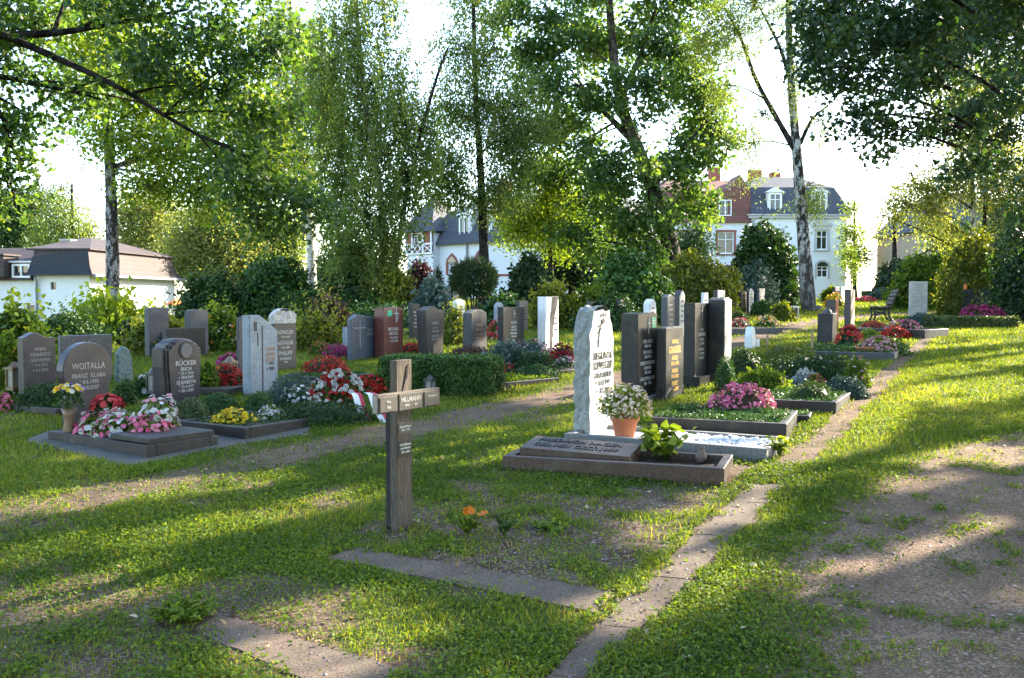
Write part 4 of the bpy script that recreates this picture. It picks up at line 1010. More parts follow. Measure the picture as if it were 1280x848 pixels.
B('low_shrub', 'leafy green cover in the granite-bordered grave', 1060, 1145, 424, 446, 'box', 1600, .05, depth=.6, amp=.25, cat='bush', group=GL, spr=(40, .1), mean=.6)
B('low_shrub', 'dark blue-green bush at the foot of the pale lettered slab', 1128, 1172, 392, 410, 'bluegreen', 1300, .06, depth=.8, amp=.2, cat='bush', group=GL, mean=.15)

# --- flowers
FL = mound
FL('begonia_mound', 'large domed mound of bright pink begonias on the dark-bordered grave', 881, 974, 479, 528, 'heath', [('pink', 620, .034)], 700, .04, depth=.8)
FL('begonia_bed', 'wide low bed of scarlet begonias behind the funeral wreath', 376, 438, 446, 471, 'heath', [('red', 420, .034)], 500, .04, depth=.8, amp=.1)
FL('begonia_bed', 'scarlet begonias in the narrow grave beside the medallion stone', 259, 306, 456, 488, 'heath', [('red', 380, .036)], 420, .045, depth=.8)
FL('begonia_bed', 'magenta begonias just above the scarlet bed by the medallion stone', 270, 304, 442, 461, 'box', [('magenta', 200, .04)], 300, .045, depth=.7)
FL('begonia_bed', 'magenta begonias behind the wide scarlet bed', 404, 440, 430, 448, 'box', [('magenta', 240, .042)], 300, .045, depth=.8)
FL('begonia_bed', 'low rust-red leaves and blooms behind the wide scarlet bed', 385, 412, 426, 446, 'lush', [('coral', 60, .04)], 400, .05, depth=.8)
FL('geraniums', 'red geraniums between the wreath and the wooden cross', 440, 492, 470, 494, 'yew', [('red', 150, .055)], 360, .05, depth=.6, low=.1)
FL('begonia_clump', 'scarlet begonias beside the red granite stone', 500, 530, 429, 443, 'heath', [('red', 190, .04)], 240, .05, depth=.8)
FL('begonia_clump', 'coral red begonias at the right end of the clipped hedge', 622, 644, 453, 472, 'box', [('coral', 70, .05)], 200, .05, depth=.7)
FL('begonia_clump', 'crimson begonias behind the hewn side of the tall white stone', 686, 722, 430, 456, 'heath', [('crimson', 220, .045)], 300, .05, depth=.7)
FL('aster_clump', 'pale and pink asters below the crimson begonias', 690, 722, 446, 464, 'yew', [('cream', 24, .045), ('rose', 20, .06)], 240, .05, depth=.6)
FL('aster_clump', 'pale pink asters among the grey lavender tuft', 640, 690, 424, 446, 'bluegreen', [('rose', 60, .05)], 300, .06, depth=.6)
FL('begonia_bed', 'red and pale begonias beyond the middle path beside the slim pale blue stone', 607, 632, 402, 424, 'lush', [('coral', 130, .06), ('cream', 50, .05)], 240, .06, depth=.8)
FL('chrysanthemums', 'bright yellow chrysanthemums in front of the medallion stone', 259, 322, 513, 540, 'box', [('yellow', 330, .034)], 420, .035, depth=.6)
FL('chrysanthemums', 'white chrysanthemums at the corner of the dark border', 318, 358, 508, 534, 'lush', [('white', 200, .026), ('yellow', 40, .018)], 420, .035, depth=.7)
FL('impatiens', 'white flowers beside the funeral wreath', 346, 398, 482, 512, 'yew', [('white', 70, .036)], 420, .04, depth=.7)
FL('geraniums', 'coral red geraniums behind the petunias of the round-headed stone', 1046, 1078, 407, 436, 'yew', [('coral', 60, .08), ('red', 50, .07)], 340, .06, depth=.8)['label'] = 'coral red geraniums beside the dark tapered stone'
FL('flower_row', 'row of pinkish red blooms at the back of the trough border', 1075, 1110, 402, 416, 'lush', [('coral', 160, .06)], 260, .05, depth=.6)
FL('flower_row', 'row of pale pink blooms at the bench end of the trough border', 1105, 1154, 399, 419, 'yew', [('pink', 130, .055), ('rose', 110, .055)], 260, .05, depth=.5)
FL('begonia_clump', 'scarlet begonias at the front of the trough border', 1102, 1138, 409, 424, 'heath', [('red', 220, .05)], 220, .05, depth=.6)
FL('begonia_bed', 'magenta flower bed in front of the broad dark blue stone', 1198, 1256, 382, 404, 'heath', [('magenta', 420, .06)], 380, .06, depth=.35, boxy=2.6)
FL('begonia_bed', 'crimson flower bed on the far lawn behind the bench', 1066, 1096, 371, 378, 'box', [('coral', 170, .09)], 160, .09, depth=.7)
FL('begonia_bed', 'pink and red begonias near the front of the far mixed bed', 912, 940, 398, 413, 'box', [('coral', 110, .05), ('cream', 40, .05)], 240, .06, depth=.8)
FL('mixed_flowers', 'orange and cream flowers in the far mixed bed', 942, 975, 394, 409, 'lush', [('orange', 40, .05), ('cream', 50, .05)], 260, .06, depth=.8)
FL('mixed_flowers', 'yellow and orange flowers beside the tall forked birch', 1030, 1056, 367, 384, 'gold', [('orange', 50, .09), ('yellow', 60, .09)], 240, .09, depth=.8)
FL('pink_flowers', 'few small pink flowers beside the silver ragwort', 1008, 1034, 468, 484, 'lush', [('coral', 60, .034)], 160, .04, depth=.6)
FL('pink_flowers', 'small pink flowers at the edge of the picture beside the low dark hedge', -14, 12, 492, 516, 'lush', [('pink', 80, .04)], 260, .045, depth=.8)
FL('daylilies', 'yellow-flowered leafy plants by the wavy-topped violet stone', -10, 28, 415, 500, 'lush', [('yellow', 14, .08), ('white', 20, .03)], 900, .075, depth=.5, amp=.25)

# petunias pouring over the polished slab
L, n, aa, ln, wd, gz = WO
for lab, fr, aw, rx, h, bl in [('pink and white petunias at the headstone end of the polished slab', .27, .34, .2, .2, [('pink', 70, .04), ('white', 40, .04)]),
                               ('mostly white petunias in the middle of the polished slab', .45, .36, .22, .22, [('white', 120, .042), ('pink', 50, .04)]),
                               ('tall white petunias at the back of the polished slab', .60, .72, .19, .34, [('white', 130, .045), ('pink', 16, .04)]),
                               ('deep pink petunias spilling beside the tall white ones', .66, .5, .19, .2, [('pink', 110, .04), ('rose', 20, .035)])]:
    c = L + n * ln * fr + aa * wd * aw; c[2] = gz - .03; SEED[0] += 5
    r = empty('petunias', lab, 'flowers', c, 0, 'flower clumps')
    mb = MB(); core(mb, rx, rx, h, SEED[0], .75); leaf_shell(mb, rx, rx, h, 420, .04, 'leaf', SEED[0]); mb.build('foliage', LM['lush'], r)
    for bm, bn, bs in bl:
        u = dome_dirs(int(bn * 1.15), .0); C = u * (lump(u, SEED[0], .25) * rng.uniform(.95, 1.1, len(u)))[:, None] * np.array([rx, rx, h]); b2 = MB(); star(b2, C, bs * rng.uniform(.7, 1.2, len(u)), u); b2.build('blooms', LM[bm], r)
# vase with bouquet, potted red plant
c = L + n * ln * .14 + aa * wd * .12; c[2] = gz
r = empty('flower_vase', 'tall bronze-brown vase of mixed violet and yellow flowers in front of the round-headed stone', 'vase', c)
mb = MB(); mb.lathe((0, 0, 0), [(.055, 0), (.058, .02), (.046, .08), (.05, .15), (.068, .22), (.062, .22), (.045, .16)], 16); mb.build('vase', BRASS, r)
mb = MB(); u = dome_dirs(220, .0); C = u * np.array([.12, .12, .15]) + np.array([0, 0, .24]); cards(mb, C, .04, 'leaf', u, .4, .4); 
for q in range(14):
    e = u[q * 3] * np.array([.11, .11, .14]) + np.array([0, 0, .28]); mb.tube([(0, 0, .17), tuple(e * .6 + np.array([0, 0, .1])), tuple(e)], .003, 3, 0, .5, False)
mb.build('foliage', LM['yew'], r)
for bm, bn in (('violet', 16), ('yellow', 22), ('cream', 14), ('orange', 6)):
    u = dome_dirs(bn, .3); b2 = MB(); star(b2, u * np.array([.14, .14, .08]) + np.array([0, 0, .36]), .034 * rng.uniform(.8, 1.3, bn), u + np.array([0, -.3, .2])); b2.build('blooms', LM[bm], r)
c = L + n * ln * .25 + aa * wd * .5; c[2] = gz
r = empty('potted_plant', 'dark-potted coral red begonia beside the round-headed stone', 'potted plant', c)
mb = MB(); mb.lathe((0, 0, 0), [(.07, 0), (.09, .14), (.1, .14), (.1, .165), (.085, .165)], 16); mb.build('pot', METAL, r)
mb = MB(); u = dome_dirs(200, -.1); cards(mb, u * np.array([.13, .13, .11]) + np.array([0, 0, .19]), .045, 'leaf', u, .5, .3); mb.build('foliage', LM['yew'], r)
b2 = MB(); u = dome_dirs(110, .1); star(b2, u * np.array([.145, .145, .13]) + np.array([0, 0, .2]), .04 * rng.uniform(.7, 1.2, len(u)), u); b2.build('blooms', LM['coral'], r)

# terracotta pot with white begonias
c = G(782, 553); c += np.array([0, .08, 0]); c[2] = Hs(c[0], c[1]) + .02
r = empty('potted_plant', 'terracotta pot overflowing with cream-white begonias against the tall white stone', 'potted plant', c)
mb = MB(); mb.lathe((0, 0, 0), [(.085, 0), (.122, .17), (.136, .17), (.14, .21), (.128, .21), (.12, .17)], 24); mb.build('pot', TERRA, r)
mb = MB(); u = dome_dirs(900, -.25); cards(mb, u * rng.uniform(.5, 1.05, (len(u), 1)) * np.array([.235, .235, .22]) + np.array([0, 0, .27]), .04, 'leaf', u, .4, .3); mb.build('foliage', LM['lush'], r)
b2 = MB(); u = dome_dirs(460, -.2); star(b2, u * rng.uniform(.85, 1.1, (len(u), 1)) * np.array([.24, .24, .24]) + np.array([0, 0, .27]), .023 * rng.uniform(.6, 1.3, len(u)), u); b2.build('blooms', LM['cream'], r)
# small terracotta pot on the granite rim
c = G(1094, 447) + np.array([0, .05, 0]); c[2] = Hs(c[0], c[1]) + .06
r = empty('potted_plant', 'shallow terracotta bowl of pale pink flowers on the grey granite rim', 'potted plant', c)
mb = MB(); mb.lathe((-.15, 0, 0), [(.1, 0), (.17, .1), (.19, .12), (.17, .12)], 16); mb.build('pot', TERRA, r)
mb = MB(); u = dome_dirs(200, -.1); cards(mb, u * np.array([.3, .28, .26]) + np.array([.12, .1, .02]), .06, 'leaf', u, .5, .3); mb.build('foliage', LM['lush'], r)
b2 = MB(); u = dome_dirs(190, .05); star(b2, u * np.array([.31, .29, .28]) + np.array([.12, .1, .02]), .05 * rng.uniform(.7, 1.2, len(u)), u); b2.build('blooms', LM['rose'], r)

# young leafy plant and the bird figurine in the red-brown border
def leafy(name, label, c, n, hgt, spread, leaf, mat, cat='plant', stems=6):
    r = empty(name, label, cat, c)
    sb = MB(); mb = MB()
    for q in range(stems):
        a = 6.28 * q / stems + rng.uniform(-.4, .4); e = np.array([math.cos(a) * spread * rng.uniform(.3, 1), math.sin(a) * spread * rng.uniform(.3, 1), hgt * rng.uniform(.45, 1)])
        pth = bez(np.zeros(3), np.array([e[0] * .3, e[1] * .3, e[2] * .8]), e, 6); sb.tube(pth, np.linspace(.006, .003, 6), 4, 0, .3, False)
        m = n // stems; f = rng.uniform(.3, 1, m); i = (f * 5).astype(int).clip(0, 4); p = pth[i] + (pth[i + 1] - pth[i]) * (f * 5 - i)[:, None]
        an = rng.uniform(0, 6.28, m); d = np.c_[np.cos(an), np.sin(an), rng.uniform(-.1, .4, m)]
        cards(mb, p, leaf * rng.uniform(.6, 1.2, m), 'leaf', None, 0, 1.4, 0, np.clip(rng.normal(.6, .25, m), 0, 1), .12, unit(d), .9)
    sb.build('stems', LM['lush'], r); mb.build('foliage', LM[mat], r); return r
c = G(832, 588); c = c + np.array([0.02, .12, 0]); c[2] = Hs(c[0], c[1]) + .03
leafy('hydrangea', 'young broad-leaved bright green plant growing in the red-brown bordered grave', c, 110, .3, .24, .1, 'lush', stems=11)
c2 = c + np.array([-.12, .1, 0]); leafy('hydrangea', 'taller upright bright green shoot right beside the flowerpot', c2, 50, .46, .12, .1, 'lush', stems=5)
c = G(880, 592) + np.array([0.0, .12, 0]); c[2] = Hs(c[0], c[1]) + .06
r = empty('bird_figurine', 'small brown bird figurine sitting on the soil in the red-brown bordered grave', 'figurine', c)
mb = MB(); mb.lathe((0, 0, 0), [(.02, 0), (.042, .03), (.045, .06), (.03, .09), (.027, .11), (.03, .125), (.02, .145), (.004, .15)], 12); mb.tube([(0, -.02, .125), (0, -.05, .12)], [.008, .001], 5); mb.tube([(.0, .03, .06), (.01, .1, .03)], [.02, .006], 6)
mb.build('body', BIRD, r)

# marigold and dark sprigs on the bare plot
c = G(583, 668); r = leafy('marigold', 'small green marigold with orange flowers on the bare plot beside the wooden cross', c, 420, .13, .13, .026, 'lush', stems=16)
b2 = MB(); u = dome_dirs(9, .5); star(b2, np.array([[.0, -.02, .15], [.03, -.03, .145], [.02, .0, .15], [.09, -.02, .12], [.11, .02, .125]]), .04, np.tile([0, -.4, 1.0], (5, 1))); b2.build('blooms', LM['orange'], r)
c = G(630, 672); leafy('small_shrub', 'small dark-leaved seedling shrub to one side of the marigold', c, 420, .14, .1, .02, 'yew', stems=14)
c = G(228, 778); leafy('weed_clump', 'bright green ferny weed clump in the thin foreground grass', c, 1500, .10, .2, .026, 'lush', stems=34)
c = G(975, 572); leafy('weed_clump', 'leafy weeds growing at the corner of the white pebble grave', c, 120, .2, .12, .05, 'lush', stems=12)
c = G(690, 662); leafy('weed_clump', 'flat dull green weed rosette on the bare plot', c, 160, .05, .16, .04, 'lush', stems=12)

# --- funeral wreath
c, rx, ry, h = place(390, 450, 474, 524, .6); c[2] += .10
r = empty('funeral_wreath', 'funeral wreath of red and white roses with a white and red ribbon', 'wreath', c)
tilt = math.radians(40)
def wr(p): p = np.asarray(p); return np.c_[p[:, 0], p[:, 1] * math.cos(tilt) - p[:, 2] * math.sin(tilt), p[:, 1] * math.sin(tilt) + p[:, 2] * math.cos(tilt) + .16]
R_ = rx * .8
mb = MB(); N = 900; t1 = rng.uniform(0, 6.28, N); t2 = rng.uniform(0, 6.28, N); rr = .11; p = np.c_[(R_ * .62 + rr * np.cos(t2)) * np.cos(t1), (R_ * .62 + rr * np.cos(t2)) * np.sin(t1), rr * np.sin(t2)]
cards(mb, wr(p), .06, 'leaf', None, 0, .3); mb.build('foliage', LM['yew'], r)
def roses(N, mat, s, nm):
    mb = MB(); t1 = rng.uniform(0, 6.28, N); t2 = rng.uniform(.15, 2.9, N); q = rng.uniform(.7, 1.1, N)
    q = (1.12 if nm == 'white_roses' else 1.0); p = np.c_[(R_ * .58 + .14 * q * np.cos(t2)) * np.cos(t1), (R_ * .58 + .14 * q * np.cos(t2)) * np.sin(t1), .13 * q * np.sin(t2)]
    p = wr(p)
    for c_ in p:
        s_ = s * rng.uniform(.8, 1.15); u = dome_dirs(10, -.1); star(mb, c_ + u * s_ * .32, s_ * .5, u)
    mb.build(nm, mat, r)
roses(62, LM['white'], .056, 'white_roses'); roses(32, LM['red'], .052, 'red_roses'); roses(48, LM['crimson'], .052, 'dark_red_roses'); roses(4, LM['coral'], .07, 'coral_blooms')
def ribbon(x0, x1, mats):
    pts = smooth_path([(x0, -.16, .18), (x0 + (x1 - x0) * .25, -.22, .16), (x0 + (x1 - x0) * .5, -.26, .02), (x1, -.34, -.135)], 10)
    for k_, (o0, o1, m_) in enumerate([(-.045, .02, RIB_W), (.021, .06, RIB_R)]):
        mb = MB(); V = np.concatenate([pts + np.array([o0, 0, 0]), pts + np.array([o1, .01, 0])]); i = np.arange(9); mb.add(V, np.stack([i, i + 10, i + 11, i + 1], -1)); V2 = V + np.array([0, .004, .0]); mb.add(V2, np.stack([i + 1, i + 11, i + 10, i], -1)); mb.build('ribbon', m_, r)
ribbon(.2, .4, None); ribbon(.36, .58, None)

# --- grave lanterns
def lantern(label, px, py, s=1.0, lift=.08, m=None):
    c = G(px, py); c[2] += lift; r = empty('grave_lantern', label, 'lantern', c, YAW, 'grave lanterns')
    mb = MB(); mb.box((0, 0, .02 * s), (.14 * s, .14 * s, .04 * s)); mb.box((0, 0, .24 * s), (.15 * s, .15 * s, .03 * s)); mb.lathe((0, 0, .255 * s), [(.07 * s, 0), (.03 * s, .05 * s), (.015 * s, .06 * s)], 8); mb.build('frame', m or BRASS, r)
    mb = MB(); mb.box((0, 0, .13 * s), (.1 * s, .1 * s, .18 * s)); mb.build('glass', GLASSY, r)
    for a in (-1, 1):
        for b in (-1, 1): mb = MB(); mb.box((a * .058 * s, b * .058 * s, .13 * s), (.018 * s, .018 * s, .18 * s)); mb.build('post', m or BRASS, r)
lantern('bronze grave lantern in the scarlet begonias beside the medallion stone', 288, 484, 1.05)
lantern('dark grave lantern beside the white-dotted plants near the medallion stone', 193, 498, 1.0, .06, METAL)
lantern('dark lantern in the low hedge before the wavy-topped violet stone', 19, 500, 1.1, .12, BRASS)
lantern('small dark lantern behind the arm end of the wooden cross', 538, 496, .8, .02, METAL)

# --- plant stakes near the tapered stone
for i, (px, top, bot, lab) in enumerate([(1015, 412, 447, 'thin wooden stake standing beside the dark tapered stone'), (959, 418, 447, 'short wooden stake in the bleached heath patch')]):
    b = G(px, bot); hgt = P(px, top, b[1])[2] - b[2]; mb = MB(); mb.prism([(-.02, 0), (.02, 0), (.02, hgt - .03), (0, hgt), (-.02, hgt - .03)], -.012, .012, 0, .003); o = mb.build('plant_stake', STAKE); o.location = b; tag(o, lab, 'stake', 'plant stakes')

# ------------------------------------------------------------------ background shrubs
GB = 'shrubs around the graves'
def BG(name, label, *a, **k): k.setdefault('group', GB); return shrub(name, label, *a, **k)
BG('leafy_shrub', 'dark leafy shrub below the windows of the low white house', -20, 62, 392, 470, 'lush', 3800, .11, shape='leaf', mean=.25, spr=(80, .4))
BG('leafy_shrub', 'loose dark shrub between the white house and the low wide stone', 44, 132, 393, 440, 'yew', 3600, .09, mean=.55, spr=(90, .4))
BG('feathery_shrub', 'bright feathery conifer shrub around the old birch trunk', 88, 186, 376, 430, 'maple', 5200, .16, style='needle', mean=.35, spr=(120, .5), amp=.3)
BG('dark_globe', 'small dark round conifer on the far side of the low wide stone', 148, 170, 402, 432, 'conifer', 900, .1, depth=1, amp=.1)
BG('leafy_shrub', 'yellow-green shrub behind the tall narrow grey-violet stone', 158, 240, 398, 445, 'gold', 2800, .1, mean=.2, spr=(60, .3))
BG('leafy_shrub', 'big dark bush with upright twigs beside the orange sunshade', 226, 302, 346, 400, 'yew', 4200, .15, mean=.5, spr=(130, .5), amp=.3)
BG('flowering_shrub', 'tangled shrub with orange blossoms behind the scarlet begonia grave', 252, 300, 384, 440, 'lush', 2400, .08, mean=.35, spr=(80, .35), blooms=[('orange', 34, .05), ('cream', 50, .04)])
BG('leafy_shrub', 'large dark green bush between the pale birch and the yellow-green tree', 296, 392, 326, 398, 'box', 4800, .16, mean=.3, amp=.35, spr=(120, .4))
BG('leafy_shrub', 'sunlit yellow-green bush with tall flower stalks beside the boulder-topped stone', 368, 424, 392, 440, 'gold', 2600, .08, shape='leaf', mean=.25, spr=(90, .6), amp=.3)
BG('leafy_shrub', 'dark russet-tinged bush below the pale birch trunk', 388, 436, 372, 420, 'heath', 2600, .1, mean=.0, spr=(60, .3))
BG('leafy_shrub', 'dark conifer shrubs under the weeping birch', 402, 470, 340, 398, 'conifer', 4200, .16, mean=.5, amp=.3, spr=(80, .4))
BG('leafy_shrub', 'pale yellow-green shrub beside the weeping birch trunk', 478, 520, 345, 400, 'gold', 3000, .13, mean=.1, amp=.35, spr=(80, .4))
BG('purple_shrub', 'dark purple-leaved shrub in front of the half-timbered gable', 508, 546, 326, 378, 'purple', 2400, .16, amp=.3, spr=(50, .4))
BG('blue_juniper', 'blue-grey juniper bush behind the brown-black wavy-topped stone', 514, 564, 358, 420, 'bluegreen', 3600, .16, style='needle', mean=.25, amp=.25, spr=(90, .3), cat='conifer')
BG('slim_conifer', 'slim dark conifer in front of the red-trimmed villa door', 539, 556, 336, 396, 'conifer', 1600, .16, style='needle', depth=1, cat='conifer')
BG('globe_cypress', 'round-topped cypress on several bare stems in front of the villa', 566, 619, 325, 402, 'conifer', 4200, .2, style='needle', depth=1, amp=.1, mean=.6, z0f=.36, stems=8, cat='conifer', coresc=0)
BG('leafy_shrub', 'young yellow-green shrub below the round-topped cypress', 552, 584, 388, 432, 'gold', 1500, .07, mean=.1, amp=.3, spr=(60, .3))
BG('leafy_shrub', 'dark fir-like bush right of the villa', 636, 690, 326, 394, 'conifer', 4200, .2, mean=.6, amp=.3, spr=(100, .4))['label'] = 'dark fir-like bush beside the short tan block stone'
BG('leafy_shrub', 'sunlit light green shrub above the split white stele', 664, 722, 356, 412, 'gold', 3600, .11, mean=.05, amp=.3, spr=(120, .4))
BG('leafy_shrub', 'light green shrub behind the tan-topped pillar', 714, 762, 358, 410, 'lush', 2800, .11, mean=.6, amp=.3, spr=(90, .4))
BG('leafy_shrub', 'broad deep green bush below the oak', 742, 842, 322, 408, 'box', 6500, .15, mean=.45, amp=.3, spr=(120, .4))
BG('privet_shrub', 'wide golden-green privet sunlit along its top', 812, 922, 320, 400, 'gold', 6500, .14, mean=.15, amp=.25, spr=(150, .35))
BG('privet_shrub', 'lower golden privet with bare stems over the lettered stele', 888, 930, 334, 394, 'gold', 3200, .12, mean=.3, amp=.25, spr=(80, .3))
BG('yew_tree', 'large dark yew in front of the house with the red roof', 916, 1000, 284, 384, 'yew', 7500, .22, mean=.4, amp=.35, spr=(130, .6), cat='conifer')
BG('blue_juniper', 'dark blue-green low conifer at the foot of the large yew', 920, 972, 334, 386, 'bluegreen', 2600, .18, style='needle', mean=.0, amp=.3, spr=(50, .4), cat='conifer')
BG('weeping_shrub', 'drooping grey-green shrub between the large yew and the small stone figure', 958, 996, 342, 384, 'yew', 2600, .16, style='needle', mean=.7, amp=.3, spr=(80, .3))
BG('leafy_shrub', 'light green bush at the lawn edge of the far mixed bed', 938, 966, 376, 396, 'box', 1500, .09, mean=.55, amp=.2)
BG('leafy_shrub', 'yellow-green hosta-like plant in the far mixed bed', 962, 994, 379, 402, 'gold', 900, .12, shape='leaf', mean=.15, amp=.25)
BG('leafy_shrub', 'low lavender-green plant at the end of the far mixed bed', 910, 936, 390, 404, 'boxpale', 900, .09, mean=.4, amp=.2)
BG('leafy_shrub', 'green shrub beside the staked sapling', 1026, 1052, 358, 378, 'lush', 1200, .14, mean=.4, amp=.3)
BG('leafy_shrub', 'grey-green shrub behind the crimson flower bed on the far lawn', 1082, 1112, 360, 376, 'bluegreen', 1200, .15, mean=.3, amp=.3)
BG('rhododendron', 'big glossy bush behind the pale lettered slab', 1112, 1206, 318, 388, 'lush', 5200, .16, shape='leaf', mean=.35, amp=.3, spr=(100, .4))
BG('leafy_shrub', 'shaggy olive-green bush behind the broad dark blue stone', 1180, 1262, 296, 396, 'gold', 4600, .14, mean=.0, amp=.35, spr=(120, .5))
BG('leafy_shrub', 'very dark bush at the far edge of the lawn beyond the magenta flowers', 1240, 1330, 270, 402, 'darkoak', 6500, .16, mean=.35, amp=.35, spr=(120, .5))
BG('leafy_shrub', 'dusky grey-violet shrub over the big glossy bush', 1168, 1204, 300, 372, 'darkoak', 1800, .14, mean=.7, amp=.3, spr=(60, .4))
BG('leafy_shrub', 'shrub strip hiding the foot of the far villa wall', 600, 660, 372, 408, 'box', 2600, .14, mean=.3, amp=.3, spr=(60, .3))
BG('leafy_shrub', 'dim green shrub between the pale birch and the low hedge', 430, 516, 384, 412, 'box', 2600, .1, mean=.3, amp=.3, spr=(60, .3))
BG('leafy_shrub', 'dark green shrub left of the privet'.replace('left of', 'beside'), 720, 800, 372, 416, 'yew', 3600, .1, mean=.4, amp=.3, spr=(70, .3))
BG('leafy_shrub', 'dark hedge-like shrub right below the house with the tan wall', 1096, 1176, 326, 376, 'conifer', 4600, .2, mean=.5, amp=.25, boxy=2.5)
# ------------------------------------------------------------------ houses
PLW = M('plaster_white', (0.66, 0.67, 0.68), (0.74, 0.74, 0.74), 1.2, 0.9, None, 0.25, 0.2, None, 30, ((0.5, 0.5, 0.48), 0.5, 0.6, 0.5))
PLB = M('plaster_house', (0.70, 0.71, 0.72), (0.78, 0.78, 0.77), 0.8, 0.9, None, 0.25, 0.2, None, 30, ((0.42, 0.42, 0.4), 0.4, 0.6, 0.5))
PLT = M('plaster_tan', (0.40, 0.30, 0.21), (0.46, 0.36, 0.26), 0.8, 0.9, None, 0.2, 0.2, None, 30)
SAND = M('sandstone_red', (0.24, 0.075, 0.055), (0.33, 0.12, 0.09), 4, 0.85, None, 0.4, 0.2)
TRIM = M('trim_grey', (0.42, 0.41, 0.39), (0.5, 0.49, 0.47), 4, 0.85, None, 0.2, 0.2)
WFRAME = M('window_frame_white', (0.74, 0.74, 0.74), rough=0.5, bump=0)
GUTTER = M('gutter_zinc', (0.2, 0.21, 0.23), rough=0.45, bump=0)
def glassm():
    m, nt, out = newmat('window_glass'); p = nt.nodes.new('ShaderNodeBsdfPrincipled')
    p.inputs['Base Color'].default_value = (0.02, 0.025, 0.03, 1); p.inputs['Roughness'].default_value = 0.05; p.inputs['Specular IOR Level'].default_value = 0.8
    nt.links.new(p.outputs[0], out.inputs[0]); return m
GLASS = glassm()
def roofm(name, c1, c2, w=0.22, hgt=0.18):
    m, nt, out = newmat(name); p = nt.nodes.new('ShaderNodeBsdfPrincipled'); p.inputs['Roughness'].default_value = 0.75
    tc = nt.nodes.new('ShaderNodeTexCoord').outputs['Object']
    geo = nt.nodes.new('ShaderNodeSeparateXYZ'); nt.links.new(tc, geo.inputs[0])
    ad = nt.nodes.new('ShaderNodeMath'); ad.operation = 'ADD'; nt.links.new(geo.outputs[0], ad.inputs[0]); nt.links.new(geo.outputs[1], ad.inputs[1])
    cb = nt.nodes.new('ShaderNodeCombineXYZ'); nt.links.new(ad.outputs[0], cb.inputs[0]); nt.links.new(geo.outputs[2], cb.inputs[1])
    b = nt.nodes.new('ShaderNodeTexBrick'); b.inputs['Scale'].default_value = 1; b.inputs['Brick Width'].default_value = w; b.inputs['Row Height'].default_value = hgt
    b.inputs['Mortar Size'].default_value = 0.012; b.inputs['Color1'].default_value = (*c1, 1); b.inputs['Color2'].default_value = (*c2, 1); b.inputs['Mortar'].default_value = (*[v * 0.45 for v in c1], 1)
    nt.links.new(cb.outputs[0], b.inputs['Vector'])
    n = noise_node(nt, tc, 1.2, 5, 0.65); col = mixc(nt, b.outputs['Color'], tuple(v * .6 for v in c1), n.outputs['Fac'])
    nt.links.new(col, p.inputs['Base Color']); nt.links.new(bump_node(nt, b.outputs['Fac'], -0.6, 0.02), p.inputs['Normal'])
    nt.links.new(p.outputs[0], out.inputs[0]); return m
TILE = roofm('roof_brown', (0.062, 0.043, 0.038), (0.092, 0.066, 0.058))
SLATE = roofm('roof_slate', (0.06, 0.068, 0.085), (0.095, 0.105, 0.125))
REDT = roofm('roof_red', (0.19, 0.07, 0.055), (0.25, 0.1, 0.08))
DSLATE = roofm('slate_cladding', (0.022, 0.024, 0.03), (0.035, 0.037, 0.045), .3, .14)

